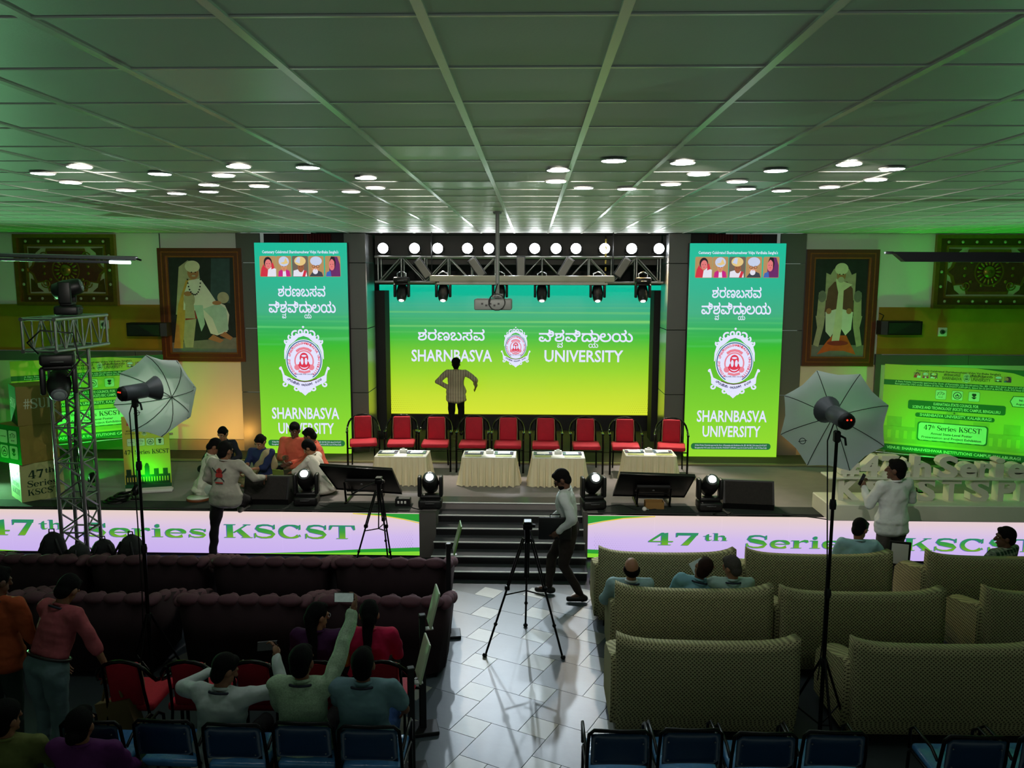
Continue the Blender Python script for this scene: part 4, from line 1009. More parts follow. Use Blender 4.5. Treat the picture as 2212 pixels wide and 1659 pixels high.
# ================================================================ gilded relief panels
GL = M('gilt', (150, 120, 48), 0.3, 0.7, var=0.3, scale=18); GLD = M('gilt_dark', (92, 74, 28), 0.42, 0.5, var=0.4, scale=14); REDP = M('relief_red', (84, 40, 28), 0.5, var=0.5, scale=30); IV = M('relief_ivory', (176, 182, 150), 0.5, var=0.08)
def relief(x0, x1, z0, z1, label):
    w, h = x1-x0, z1-z0
    t = thing('gilded_relief', label, 'wall panel', ((x0+x1)/2, 14.78, z0), 0, 'gilded relief panels high on the back wall')
    lf = Fr((-w/2, -0.02, 0)); cx, cy = w/2, h/2
    MB(IV).box((0, 0, h/2), (w-.06, 0.03, h-.06)).build('backing', None, t)
    for (m, a, b, dz) in ((GL, 0, .07, .07), (GLD, .07, .19, .025), (GL, .19, .225, .04)):
        for q in ([(a, a), (w-a, a), (w-b, b), (b, b)], [(w-a, a), (w-a, h-a), (w-b, h-b), (w-b, b)], [(w-a, h-a), (a, h-a), (b, h-b), (w-b, h-b)], [(a, h-a), (a, a), (b, b), (b, h-b)]):
            MB(m).prism(lf, q, -.02, dz).build('frame_rail', None, t)
    for k in range(7):
        for yy in (.13, h-.13): MB(IV).ell(lf(.22+(w-.44)*k/6, yy, .03), (.028, .016, .028), nu=8, nv=5).build('stud', None, t)
    for k in range(1, 4):
        for xx in (.13, w-.13): MB(IV).ell(lf(xx, .13+(h-.26)*k/4, .03), (.028, .016, .028), nu=8, nv=5).build('stud', None, t)
    # cartouche with a lobed outline
    A, B = w/2-.30, h/2-.26
    out = [(-A-.10, 0), (-A, -.22*B), (-A*.92, -.62*B), (-A*.62, -.55*B), (-A*.55, -B), (A*.55, -B), (A*.62, -.55*B), (A*.92, -.62*B), (A, -.22*B), (A+.10, 0)]
    out += [(x, -y) for x, y in reversed(out[1:-1])]
    MB(GL).prism(lf, [(cx+x, cy+y) for x, y in out], -.01, .022).build('cartouche_rim', None, t)
    MB(REDP).prism(lf, [(cx+x*.93, cy+y*.88) for x, y in out], -.01, .028).build('cartouche', None, t)
    for k in range(16):
        a = 2*PI*k/16
        MB(GL).ell(lf(cx+.17*math.cos(a), cy+.17*math.sin(a), .04), (.06, .02, .022), Matrix.Rotation(-a, 3, 'Y'), 8, 5).build('petal', None, t)
    MB(GL).ring(lf, cx, cy, .25, .25, .03, .036, 30).build('medallion_ring', None, t)
    MB(GL).ell(lf(cx, cy, .04), (.11, .05, .11), nu=18, nv=8).build('medallion', None, t); MB(GLD).ell(lf(cx, cy, .085), (.04, .02, .04), nu=12, nv=6).build('boss', None, t)
    for sx in (-1, 1):
        for sy in (-1, 1):
            n = 16; c0 = (cx+sx*A*.60, cy+sy*B*.62)
            MB(GL).path([lf(c0[0]+sx*.09*(1-.7*k/n)*math.cos(k*.55), c0[1]+sy*.09*(1-.7*k/n)*math.sin(k*.55), .035) for k in range(n)], .012, 5).build('scroll', None, t)
            MB(GLD).prism(lf, [(cx+sx*(w/2-.25), cy+sy*(h/2-.25)), (cx+sx*(w/2-.48), cy+sy*(h/2-.26)), (cx+sx*(w/2-.38), cy+sy*(h/2-.34)), (cx+sx*(w/2-.36), cy+sy*(h/2-.44)), (cx+sx*(w/2-.26), cy+sy*(h/2-.50))], -.01, .015).build('corner_leaf', None, t)
    for k in range(12):
        a = 2*PI*(k+.5)/12; MB(GL).ell(lf(cx+A*.66*math.cos(a), cy+B*.62*math.sin(a), .03), (.035, .012, .03), nu=8, nv=4).build('rosette', None, t)
    return t
relief(-9.63, -7.73, 3.44, 4.755, 'gilded relief panel with round medallion on the wall at far left')
relief(7.26, 9.2, 3.44, 4.765, 'gilded relief panel with round medallion on the wall at far right')
# ================================================================ column speakers, fan regulators
def wall_speaker(a, b, label, flip):
    fr = Fr((0, 14.45, 0)); p, q = pl(fr, a[0], b[1]), pl(fr, b[0], a[1]); w, h = q[0]-p[0], q[1]-p[1]
    t = thing('wall_speaker', label, 'speaker', ((p[0]+q[0])/2, 14.60, p[1]), 0, 'black column speakers on brackets')
    lf = Fr((-w/2, 0, 0), (1, 0, 0), (0, -1, 0))
    pts = [(0, -.12), (w*.93, -.12), (w, -.04), (w, .16), (w*.88, .22), (.06, .20)] if not flip else [(0, -.04), (w*.07, -.12), (w, -.12), (w-.06, .20), (w*.12, .22), (0, .16)]
    MB(BLACK).prism(Fr((-w/2, 0, 0), (1, 0, 0), (0, 1, 0)), [(x, -y+0.02) for x, y in pts], 0, h).build('cabinet', None, t)
    MB(M('speaker_mesh', (24, 26, 24), 0.8, bump=.4, bscale=300)).rbox((0, -0.215, h/2), (w*.74, 0.02, h*.8), .004, 1).build('grille', None, t)
    MB(BLACKM).rbox((0.15 if not flip else -.15, 0.13, h/2), (0.06, 0.16, 0.10), .01, 1).build('bracket', None, t)
    MB(CABLE).path([(w*.36*(1 if not flip else -1), 0.12, h), (w*.30*(1 if not flip else -1), .14, h+.09), (w*.40*(1 if not flip else -1), .16, h+.13)], .008, 5).build('cable', None, t)
    return t
wall_speaker((269, 698), (359, 726), 'black column speaker on the wall left of the white-robed portrait', False)
wall_speaker((1903, 694), (1999, 723), 'black column speaker on the gold band right of the throne portrait', True)
for (px, py, lab) in ((226, 701, 'small white regulator box with round knob beside the left speaker'), (2036, 717, 'small white regulator box with round knob beside the right speaker')):
    p = at_y(px, py, 14.75)
    t = thing('fan_regulator', lab, 'switch', (p.x, 14.755, p.z-.08))
    MB(WHITE).rbox((0, 0, .08), (.16, .04, .16), .012, 2).build('box', None, t)
    MB(M('regulator_dial', (60, 90, 70), .4)).lathe([(.045, 0), (.042, .02)], 14, (-.01, -.02, .08), rx(PI/2)).build('dial', None, t)
    MB(BLACK).lathe([(.02, 0), (.016, .02)], 10, (-.01, -.04, .08), rx(PI/2)).build('knob', None, t)
    MB(M('toggle', (150, 170, 150), .4)).rbox((.05, -.025, .09), (.014, .014, .05), .004, 1).build('toggle', None, t)
# ================================================================ printed boards, cubes, standee
BY = M('board_yellow', (196, 182, 72), 0.5, var=0.06, scale=1.2); BG = M('board_green', (28, 92, 46), 0.5); BW = M('board_white', (206, 212, 190), 0.5); BK = M('board_ink', (22, 58, 32), 0.5); BLM = M('board_lime', (150, 190, 70), 0.5); BGH = M('board_ghost', (168, 164, 70), 0.5, var=.15, scale=9)
PR = flatcols('print_photo', 0)
PRM = (BW, BK, BK, BG, BK, BK)
def icon(parent, fr, cx, cy, r, kind, d=.004):
    b = MB(BG).rrect(fr, cx-r*1.05, cy-r*1.05, cx+r*1.05, cy+r*1.05, r*.28, d).build('logo_tile', None, parent)
    MB(BW).rrect(fr, cx-r, cy-r, cx+r, cy+r, r*.25, d+.001).build('logo_ground', None, b)
    m = MB(BK); D = d+.002
    if kind == 0:
        m.stroke(fr, [(cx-.7*r, cy-.2*r), (cx-.4*r, cy+.35*r), (cx-.2*r, cy-.1*r), (cx+.1*r, cy+.45*r), (cx+.3*r, cy-.05*r), (cx+.65*r, cy+.25*r)], .12*r, D); m.stroke(fr, [(cx-.75*r, cy+.3*r), (cx, cy+.62*r), (cx+.7*r, cy+.3*r)], .09*r, D); m.text(fr, 'KSCST', cx, cy-.62*r, .3*r, 'C', bold=.03, d=D, res=1)
    elif kind == 1:
        m.ring(fr, cx, cy, .72*r, .72*r, .14*r, D, 24); m.disc(fr, cx, cy+.15*r, .16*r, .22*r, D, 12); m.disc(fr, cx-.28*r, cy-.02*r, .14*r, .14*r, D, 10); m.disc(fr, cx+.28*r, cy-.02*r, .14*r, .14*r, D, 10); m.stroke(fr, [(cx-.4*r, cy-.3*r), (cx, cy-.38*r), (cx+.4*r, cy-.3*r)], .12*r, D)
    elif kind == 2:      # national emblem on an abacus
        for q in (-.22, 0, .22): m.disc(fr, cx+q*r, cy+.42*r, .2*r, .26*r, D, 10)
        m.poly(fr, [(cx-.32*r, cy+.3*r), (cx+.32*r, cy+.3*r), (cx+.2*r, cy-.05*r), (cx-.2*r, cy-.05*r)], D); m.rect(fr, cx-.42*r, cy-.28*r, cx+.42*r, cy-.1*r, D); m.disc(fr, cx, cy-.38*r, .28*r, .14*r, D, 12); m.text(fr, 'सत्यमेव'[:0] or '- - - -', cx, cy-.8*r, .2*r, 'C', bold=.04, d=D, res=1)
    else:
        m.disc(fr, cx-.6*r, cy, .1*r, None, D, 8); m.text(fr, 'ARTPARK', cx+.12*r, cy-.08*r, .24*r, 'C', bold=.02, d=D, res=1)
    m.build('logo_mark', None, b)
    return b
def skyline(parent, fr, x0, x1, y0, h, mat, d):
    m = MB(mat); w = x1-x0
    m.rect(fr, x0, y0, x1, y0+h*.45, d)
    for k in range(5): m.rect(fr, x0+w*(.02+.205*k), y0+h*.44, x0+w*(.13+.205*k), y0+h*(.72 if k != 2 else .86), d)
    m.disc(fr, x0+w*.485, y0+h*.86, w*.045, h*.14, d, 12, 0, 180)
    tag(m.build('building_print', None, parent), kind='stuff')
    m = MB(BY)
    for k in range(16): m.rect(fr, x0+w*(.03+.06*k), y0+h*.12, x0+w*(.055+.06*k), y0+h*.34, d+.001)
    tag(m.build('window_print', None, parent), kind='stuff')
def board(A, B, zb, zt, label):
    """big printed flex board between floor points A (left) and B (right)"""
    A, B = V(A), V(B); u = (B-A); w = u.length; h = zt-zb
    t = thing('printed_board', label, 'banner', (A.x, A.y, SZ), 0, 'printed event boards at the sides of the stage')
    fr = Fr((0, 0, zb-SZ), (u.x, u.y, 0), (0, 0, 1)); n = fr.n
    MB(BY).prism(fr, [(0, 0), (w, 0), (w, h), (0, h)], -.03, 0).build('panel', None, t)
    MB(ALU).prism(fr, [(0.05, -(zb-SZ)), (.09, -(zb-SZ)), (.09, h-.1), (.05, h-.1)], -.07, -.032).build('prop', None, t)
    MB(ALU).prism(fr, [(w-.09, -(zb-SZ)), (w-.05, -(zb-SZ)), (w-.05, h-.1), (w-.09, h-.1)], -.07, -.032).build('prop', None, t)
    MB(ALU).path([fr(-.25, -.06, -.05), fr(w+.1, -.06, -.05)], .02, 8).build('rail', None, t)
    MB(BG).poly(fr, [(w*.62, h), (w, h), (w, h*.90), (w*.86, h*.965)], .0015).build('corner_swoosh', None, t)
    sky_ = lambda *a: skyline(t, fr, *a)
    sky_(w*.02, w*.98, h*.10, h*.42, BGH, .001)
    def Lb(nm, mat, s, y, sz, wd, d=.004, bold=.0, x=.5, res=2):
        MB(mat).text(fr, s, w*x, h*y, sz, 'C', bold=bold, d=d, res=res, width=wd).build(nm, None, t)
    Lb('lettering', BK, 'Centenary Celebrated Sharnbasveshwar Vidya Vardhaka Sangha\'s', .935, h*.028, w*.56, res=1, bold=.02)
    for k, (xa, st) in enumerate(((.205, 0), (.262, 1), (.318, 2), (.742, 3), (.80, 4))): card(t, fr, w*xa, h*.862, w*(xa+.05), h*.925, PR, st, .003)
    kan1(MB(BK), fr, w*.465, h*.90, h*.038, w*.11, d=.004).build('lettering', None, t); kan2(MB(BK), fr, w*.655, h*.90, h*.036, w*.15, d=.004).build('lettering', None, t)
    Lb('lettering', BK, 'SHARNBASVA', .857, h*.048, w*.13, bold=.01, x=.465); Lb('lettering', BK, 'UNIVERSITY', .857, h*.048, w*.125, bold=.01, x=.655)
    emblem(t, fr, w*.562, h*.888, h*.032, PRM, .004)
    g = MB(BG).rect(fr, 0, h*.765, w, h*.825, .002).build('green_band', None, t)
    for i, s in enumerate(('A State Private University approved by Govt. of Karnataka vide Notification No. ED 144 URC 2016 dated 29-07-2017', 'Recognised by UGC under Section 2f vide No. F.8-29/2017 (CPP-I/PU), dated 20-12-2017 & AICTE, CoA, PCI New Delhi')):
        tag(MB(BW).text(fr, s, w*.52, h*(.800-.026*i), h*.026, 'C', bold=.02, d=.004, res=1, width=w*.88).build('band_lettering', None, g), kind='stuff')
    for k, kk in ((.40, 0), (.51, 1), (.62, 2)): icon(t, fr, w*k, h*.685, h*.052, kk)
    for (s, y0, y1, xa, xb, lines) in ((0, .50, .605, .18, .83, ('KARNATAKA STATE COUNCIL FOR', 'SCIENCE AND TECHNOLOGY (KSCST) IISC CAMPUS, BENGALURU')), (1, .415, .465, .235, .765, ('SHARNBASVA UNIVERSITY, KALABURAGI',))):
        p = MB(BG).rrect(fr, w*xa, h*y0, w*xb, h*y1, h*.022, .002).build('green_plate', None, t)
        for i, l in enumerate(lines):
            yy = y0+(y1-y0)*(.58-.44*i if len(lines) == 2 else .28)
            tag(MB(BW).text(fr, l, w*.505, h*yy, h*.044, 'C', bold=.02, d=.004, width=w*(xb-xa)*(.46 if len(lines) == 2 and i == 0 else .90)).build('plate_lettering', None, p), kind='stuff')
    Lb('lettering', BK, '&', .475, h*.03, h*.022, bold=.02)
    p = MB(BG).rrect(fr, w*.255, h*.145, w*.73, h*.365, h*.03, .002).build('title_plate', None, t)
    MB(BW).rrect(fr, w*.265, h*.157, w*.72, h*.355, h*.028, .003).build('title_ground', None, p)
    tag(title47(MB(BK), fr, w*.30, h*.275, h*.058, w*.385, .005).build('title', None, p), kind='stuff')
    for i, s in enumerate(('Annual State-Level Poster', 'Presentation and Project Exhibition')):
        MB(BK).text(fr, s, w*.49, h*(.225-.045*i), h*.036, 'C', bold=.02, d=.005, width=w*(.28 if i == 0 else .40)).build('title_lettering', None, p)
    b = MB(BG).rect(fr, 0, 0, w, h*.075, .003).build('venue_band', None, t)
    tag(MB(BW).text(fr, 'VENUE: SHARNBASVESHWAR INSTITUTIONS CAMPUS, KALABURAGI', w*.5, h*.022, h*.045, 'C', bold=.02, d=.005, width=w*.9).build('venue_lettering', None, b), kind='stuff')
    hx = [(w*.85, h*.66), (w*.87, h*.72), (w*.98, h*.72), (w*.98, h*.60), (w*.87, h*.60)]
    p = MB(BG).poly(fr, hx, .002).build('date_plate', None, t)
    MB(BW).poly(fr, [(w*.856, h*.66), (w*.873, h*.713), (w*.975, h*.713), (w*.975, h*.607), (w*.873, h*.607)], .003).build('date_ground', None, p)
    MB(BK).text(fr, '9th', w*.92, h*.665, h*.03, 'C', bold=.02, d=.005).build('date_lettering', None, p); MB(BK).text(fr, 'August', w*.92, h*.625, h*.03, 'C', bold=.02, d=.005, width=w*.06).build('date_lettering', None, p)
    return t
# left board: left end nearer the camera; right board: right end nearer
aL = at_y(27, 783, 12.9); bL = at_y(352, 772, 14.2)
board((aL.x-0.05, 12.9, 0), (bL.x, 14.2, 0), 1.16, 2.58, 'yellow-green printed event board behind the truss tower at left')
aR = at_y(1912, 787, 14.0); bR = at_y(2240, 797, 13.0)
board((aR.x, 14.0, 0), (bR.x, 13.0, 0), 0.98, 2.50, 'yellow-green printed event board behind the letter sign at right')
# roll-up standee
A, B = at_z(272, 1068, SZ), at_z(372, 1062, SZ)
A.z = B.z = 0; u = B-A; w = u.length
ht = at_y(270, 905, A.y).z-SZ
t = thing('standee', 'slim yellow-green roll-up standee in front of the left board', 'banner', (A.x, A.y, SZ))
fr = Fr((0, 0, 0.03), u, (0, 0, 1))
MB(BY).prism(fr, [(0, 0), (w, 0), (w, ht), (0, ht)], -.012, 0).build('panel', None, t)
MB(WHITE).rbox(fr(w/2, -.005, -.05), (w*1.02, .14, .05), .015, 2, rz(math.atan2(u.y, u.x))).build('base', None, t)
MB(BW).rect(fr, 0, 0, w, ht*.05, .001).build('foot_band', None, t)
skyline(t, fr, w*.02, w*.98, ht*.10, ht*.28, BK, .001)
MB(BG).rect(fr, 0, ht*.05, w, ht*.10, .002).build('green_band', None, t)
for k, st in enumerate((0, 2, 3)): card(t, fr, w*(.10+.28*k), ht*.88, w*(.32+.28*k), ht*.985, PR, st, .002)
kan1(MB(BK), fr, w*.22, ht*.80, ht*.028, w*.28).build('lettering', None, t); kan2(MB(BK), fr, w*.76, ht*.80, ht*.028, w*.36).build('lettering', None, t)
MB(BK).text(fr, 'SHARNBASVA', w*.22, ht*.765, ht*.034, 'C', d=.002, width=w*.32).build('lettering', None, t); MB(BK).text(fr, 'UNIVERSITY', w*.75, ht*.765, ht*.034, 'C', d=.002, width=w*.32).build('lettering', None, t)
emblem(t, fr, w*.47, ht*.79, ht*.028, PRM, .002)
for k, kk in enumerate((3, 0, 1, 2)): icon(t, fr, w*(.18+.205*k), ht*.66, w*.085, kk, .002)
tag(title47(MB(BK), fr, w*.02, ht*.50, ht*.06, w*.96, .002).build('title', None, t), kind='stuff')
# cube stack at the left edge of the stage
CG = M('cube_green', (24, 110, 52), .5); CT = M('cube_tan', (140, 120, 56), .5); CW = M('cube_pale', (176, 180, 120), .5)
def cube(label, c, s, a, mL, mR, prints):
    """printed box seen edge-on: two visible faces"""
    t = thing('printed_cube', label, 'display box', c, 0, 'stack of printed display boxes')
    cs, sn = math.cos(a), math.sin(a)
    e1, e2 = V((cs, sn, 0)), V((-sn, cs, 0))   # right face runs along e2, left along -e1
    corner = V((0, 0, 0))
    frR = Fr(corner, e2, (0, 0, 1)); frL = Fr(corner-e1*s, e1, (0, 0, 1))
    mb = MB(CT); mb.box(corner-e1*s/2+e2*s/2+V((0, 0, s/2)), (s-.004, s-.004, s-.004), Matrix(((cs, -sn, 0), (sn, cs, 0), (0, 0, 1)))); mb.build('carton', None, t)
    L_ = MB(mL).rect(frL, 0, 0, s, s, .002).build('left_face', None, t); R_ = MB(mR).rect(frR, 0, 0, s, s, .002).build('right_face', None, t)
    prints(frL, L_, frR, R_, s); return t
def pr47(fr, par, s):
    m = MB(BK); serif(m, fr, '47', s*.18, s*.60, s*.22, s*.36, .004); serif(m, fr, 'th', s*.56, s*.70, s*.14, s*.24, .004); m.build('number', None, par)
    serif(MB(BK), fr, 'Series', s*.14, s*.38, s*.17, s*.70, .004).build('lettering', None, par); serif(MB(BK), fr, 'KSCST', s*.14, s*.16, s*.16, s*.74, .004).build('lettering', None, par)
def prSUK(fr, par, s):
    serif(MB(BW), fr, '#SUK', s*.14, s*.42, s*.26, s*.74, .004).build('lettering', None, par)
def prlogo(fr, par, s):
    for i in range(2):
        for j in range(2): icon(par, fr, s*(.3+.4*i), s*(.30+.4*j), s*.17, (3, 0, 1, 2)[(1-j)*2+i], .004)
k1 = at_z(48, 1087, SZ)
cube('pale printed box with 47th Series lettering, lowest of the stack at the left edge', k1, .575, math.radians(-44), CW, CW, lambda a, b, c, d, s: (pr47(a, b, s), pr47(c, d, s)))
k2 = at_y(62, 1006, k1.y+.05); 
cube('green printed box with four logos, middle of the stack at the left edge', (k1.x+.06, k1.y-.02, SZ+.576), .575, math.radians(-26), CG, CT, lambda a, b, c, d, s: (prlogo(a, b, s), None))
cube('green and tan printed box, topmost of the stack at the left edge', (k1.x+.02, k1.y+.02, SZ+1.152), .575, math.radians(-48), CG, CT, lambda a, b, c, d, s: (prSUK(a, b, s), prSUK(c, d, s)))
# ================================================================ cut-out letter sign
LW = M('foam_white', (214, 214, 196), .6, var=.04); LF = M('foam_front', (196, 214, 180), .6, var=.04)
def letter3d(ch, x, y, h, w, dep, parent, mat=LW):
    _fc.body = ch; _fc.size = 1.0; _fc.offset = .035; _fc.resolution_u = 4; _fc.extrude = .5
    m = _fo.to_mesh(); vs = [v.co.copy() for v in m.vertices]; fs = [tuple(p.vertices) for p in m.polygons]; _fo.to_mesh_clear(); _fc.extrude = 0
    xs = [v.x for v in vs]; ys = [v.y for v in vs]; a, b, c = min(xs), max(xs), min(ys)
    k = h/.70
    mb = MB(mat); mb.add([(x+(v.x-a)/(b-a)*w, -v.z*dep, y+(v.y)*k) for v in vs], fs)
    return mb.build('letter', None, parent)
k0 = at_z(1790, 1126, SZ); zt = 0.23; YS = k0.y+.35
t = thing('letter_sign', 'white two-row cut-out letter sign on a plinth at the right of the stage', 'sign', (k0.x, YS, SZ))
X = lambda px, py=1060: at_y(px, py, YS-.1).x-k0.x
MB(LW).rbox((2.0, 0, zt/2), (4.0, .66, zt), .012, 1).build('plinth', None, t)
MB(LW).rbox((2.0, 0.02, zt+.325), (3.9, .34, .025), .006, 1).build('shelf', None, t)
ya = zt; hA = .305
for ch, xa, xb in (('K', 1812, 1862), ('S', 1872, 1912), ('C', 1925, 1965), ('S', 1984, 2023), ('T', 2036, 2078), ('S', 2098, 2140), ('P', 2158, 2196), ('P', 2206, 2246)):
    letter3d(ch, X(xa), ya, hA, X(xb)-X(xa), .16, t)
yb = zt+.338; hB = .29
for ch, xa, xb in (('#', 1815, 1855), ('4', 1858, 1900), ('7', 1902, 1940), ('t', 1942, 1966), ('h', 1972, 2010), ('S', 2026, 2068), ('e', 2072, 2110), ('r', 2115, 2142), ('i', 2148, 2168), ('e', 2176, 2214), ('s', 2218, 2250)):
    letter3d(ch, X(xa), yb, hB, X(xb)-X(xa), .16, t)
# ================================================================ red armchairs on the stage
RED = M('red_velvet', (176, 16, 40), .75, var=.18, scale=12, bump=.15, bscale=90); TUBE = M('black_chrome_tube', (22, 21, 20), .16, .75, var=.1)
def hoop(z0, z1, wtop, warm, yb, yf):
    """one bent tube: front foot, arm, round over the back, arm, front foot"""
    pts = []
    for k in range(15):
        a = PI*k/14; pts.append((-wtop*math.cos(a), yb, z0+(z1-z0)*math.sin(a)))
    return pts
def red_chair(label, loc, rot):
    t = thing('arm_chair', label, 'chair', loc, rot, 'red armchairs in a row on the stage')
    # local: faces -y
    MB(RED).rbox((0, -.02, .455), (.47, .46, .075), .03, 3).build('seat', None, t)
    MB(RED).rbox((0, .23, .68), (.30, .05, .40), .022, 2, rx(-.16)).build('backrest', None, t)
    f = [(-.27, -.23, .0), (-.27, -.23, .55), (-.27, -.20, .64), (-.275, -.10, .66), (-.28, .08, .655), (-.27, .20, .70)]
    top = [(-.255*math.cos(a)*1.0, .24+.05*math.sin(a), .72+.18*math.sin(a)) for a in [PI*k/10 for k in range(1, 10)]]
    MB(TUBE).path(f+top+[(-x, y, z) for x, y, z in reversed(f)], .017, 8).build('hoop_frame', None, t)
    for q in (-1, 1):
        MB(TUBE).rbox((q*.275, -.08, .672), (.045, .20, .022), .01, 2).build('armrest', None, t)
        MB(TUBE).path([(q*.17, .29, .86), (q*.175, .24, .62), (q*.19, .20, .42), (q*.20, .26, .0)], .014, 8).build('leg', None, t)
        MB(TUBE).tube((q*.27, -.23, .0), (q*.27, -.23, .012), .02, n=8).build('foot', None, t)
    MB(TUBE).tube((-.27, -.22, .40), (.27, -.22, .40), .012, n=6).build('crossbar', None, t)
    MB(M('chair_piping', (150, 130, 96), .5)).path([(-.155, .195, .48), (-.16, .205, .68), (-.15, .235, .86)], .006, 5).build('piping', None, t)
    MB(M('chair_piping')).path([(.155, .195, .48), (.16, .205, .68), (.15, .235, .86)], .006, 5).build('piping', None, t)
    return t
CH9 = ((785, 972, .22), (867, 970, .10), (941, 971, .04), (1022, 974, 0), (1097, 976, 0), (1179, 977, 0), (1266, 977, 0), (1351, 979, -.05), (1450, 983, -.16))
c0 = None
for k, (px, py, r) in enumerate(CH9):
    p = at_z(px, py, SZ+.47); p.y = 13.62-.02*k; p = at_y(px, 960, p.y); p.z = SZ
    if p.y > 13.68: p.y = 13.68
    lab = 'red armchair with black tube frame on the stage, %s from the left' % (ords[k] if k < 8 else 'ninth')
    if c0 is None: c0 = red_chair(lab, p, r)
    else: dup(c0, p, r, lab)
# ================================================================ skirted tables
CLO = M('cream_satin', (226, 214, 178), .45, var=.06, scale=4); TOPW = M('table_cloth_white', (214, 212, 200), .5, var=.04); PAPER = M('paper', (226, 226, 220), .6); TRAY = M('steel_tray', (150, 165, 180), .2, .8); LEAF = M('folder_lime', (180, 190, 120), .5)
def skirt_table(label, c, w, d, h, seed):
    rn = random.Random(seed)
    t = thing('skirted_table', label, 'table', c, 0, 'low tables with cream pleated skirts')
    MB(M('table_board', (90, 70, 50), .6)).rbox((0, 0, h-.02), (w-.02, d-.02, .03), .006, 1).build('tabletop', None, t)
    for sx in (-1, 1):
        for sy in (-1, 1): MB(BLACKM).tube((sx*(w/2-.06), sy*(d/2-.06), 0), (sx*(w/2-.06), sy*(d/2-.06), h-.03), .014, n=6).build('leg', None, t)
    # pleated skirt
    per = []; N = 150
    P = [(-w/2, d/2), (-w/2, -d/2), (w/2, -d/2), (w/2, d/2)]
    ln = [d, w, d]; tot = sum(ln)
    for k in range(N+1):
        s = tot*k/N; i = 0
        while i < 2 and s > ln[i]: s -= ln[i]; i += 1
        a, b = P[i], P[i+1]; f = min(1, s/ln[i]); nx = [(-1, 0), (0, -1), (1, 0)][i]
        per.append((a[0]+(b[0]-a[0])*f, a[1]+(b[1]-a[1])*f, nx))
    vs = []; rows = 7
    ph = [rn.uniform(0, 6) for _ in range(3)]
    for r in range(rows):
        z = h*(1-r/(rows-1)); amp = .004+.030*(r/(rows-1))**.8
        for k, (x, y, nx) in enumerate(per):
            o = .008+.05*(r/(rows-1))**1.5+amp*(math.sin(k*.83+ph[0])+.5*math.sin(k*1.47+ph[1]+r*.15))
            vs.append((x+nx[0]*o, y+nx[1]*o, max(.004, z-.0+(.012*math.sin(k*.4+ph[2]) if r == rows-1 else 0))))
    n = N+1
    mb = MB(CLO); mb.add(vs, [(r*n+k, (r+1)*n+k, (r+1)*n+k+1, r*n+k+1) for r in range(rows-1) for k in range(N)], True); mb.build('skirt', None, t)
    MB(TOPW).rbox((0, 0, h+.001), (w+.02, d+.02, .014), .005, 1).build('cloth_top', None, t)
    return t
def on_table(c, w, h, seed, word):
    rn = random.Random(seed); z = c[2]+h+.0085
    for k, dx in enumerate((-.24*w/.8, .22*w/.8)):
        side = 'left' if k == 0 else 'right'
        t = thing('serving_tray', 'shallow silver tray on the %s side of the %s table' % (side, word), 'tray', (c[0]+dx, c[1]+.06, z))
        MB(TRAY).rbox((0, 0, .004), (.30, .20, .006), .002, 1).build('tray_base', None, t)
        MB(TRAY).path([(-.15, -.10, .008), (.15, -.10, .008), (.15, .10, .008), (-.15, .10, .008)], .008, 5, True).build('tray_rim', None, t)
        tag(MB(PAPER).rbox((0, 0, .005), (.20, .13, .006), .001, 1).build('paper_sheaf', None, None, (c[0]+dx, c[1]+.06, z+.007)), 'white paper sheaf in the %s tray of the %s table' % (side, word), 'papers', 'papers in trays')
        tag(MB(LEAF).rbox((0, 0, .004), (.26, .11, .006), .001, 1).build('folder', None, None, (c[0]+dx, c[1]-.14, z), (0, 0, rn.uniform(-.1, .1))), 'pale green folder at the front %s of the %s table' % (side, word), 'folder', 'folders on the tables')
    t = thing('tissue_box', 'small white tissue box at the middle of the %s table' % word, 'tissue box', (c[0], c[1]+.08, z))
    MB(PAPER).rbox((0, 0, .025), (.12, .09, .05), .006, 1).build('carton', None, t); MB(PAPER).ell((0, 0, .055), (.035, .014, .02), nu=8, nv=5).build('tissue', None, t)
TBL = ((804, 924, 974, 1045, 'first'), (993, 1118, 976, 1047, 'second'), (1146, 1268, 978, 1049, 'third'), (1349, 1466, 980, 1030, 'fourth'))
for k, (xa, xb, yt, yb, word) in enumerate(TBL):
    yy = 12.42 if k < 3 else 12.62
    a, b = at_y(xa, 1000, yy), at_y(xb, 1000, yy); w = (b.x-a.x)*.92; c = ((a.x+b.x)/2, yy+.27, SZ)
    skirt_table('low table under a cream pleated skirt, %s from the left' % word, c, w, .48, .46, k)
    on_table(c, w, .46, 10+k, word)
# ================================================================ moving heads and wedges standing on the stage
def floor_head(px, py, label, tilt, yaw, s=1.0):
    p = at_z(px, py, SZ); p.y = max(p.y, 11.22); p = at_y(px, py-30, p.y); p.z = SZ+.012
    t = moving_head('floor_moving_head', label, p, False, tilt, yaw, group='moving heads on the stage edge', s=s, glow=LAMP)
    for sx in (-1, 1):
        for sy in (-1, 1): MB(BLACK).tube((sx*.12*s, sy*.1*s, -.012), (sx*.12*s, sy*.1*s, .02), .02*s, n=6).build('foot', None, t)
    return t
floor_head(662, 1090, 'black moving head light on the stage beside the seated group', math.radians(48), .1)
floor_head(930, 1096, 'black moving head light on the stage left of the steps', math.radians(52), .05)
floor_head(1281, 1098, 'black moving head light on the stage right of the steps', math.radians(52), .15)
floor_head(1532, 1104, 'black moving head light on the stage right of the right monitor', math.radians(50), 0)
GRL = M('wedge_grille', (34, 30, 28), .85, var=.5, scale=30, bump=.4, bscale=120)
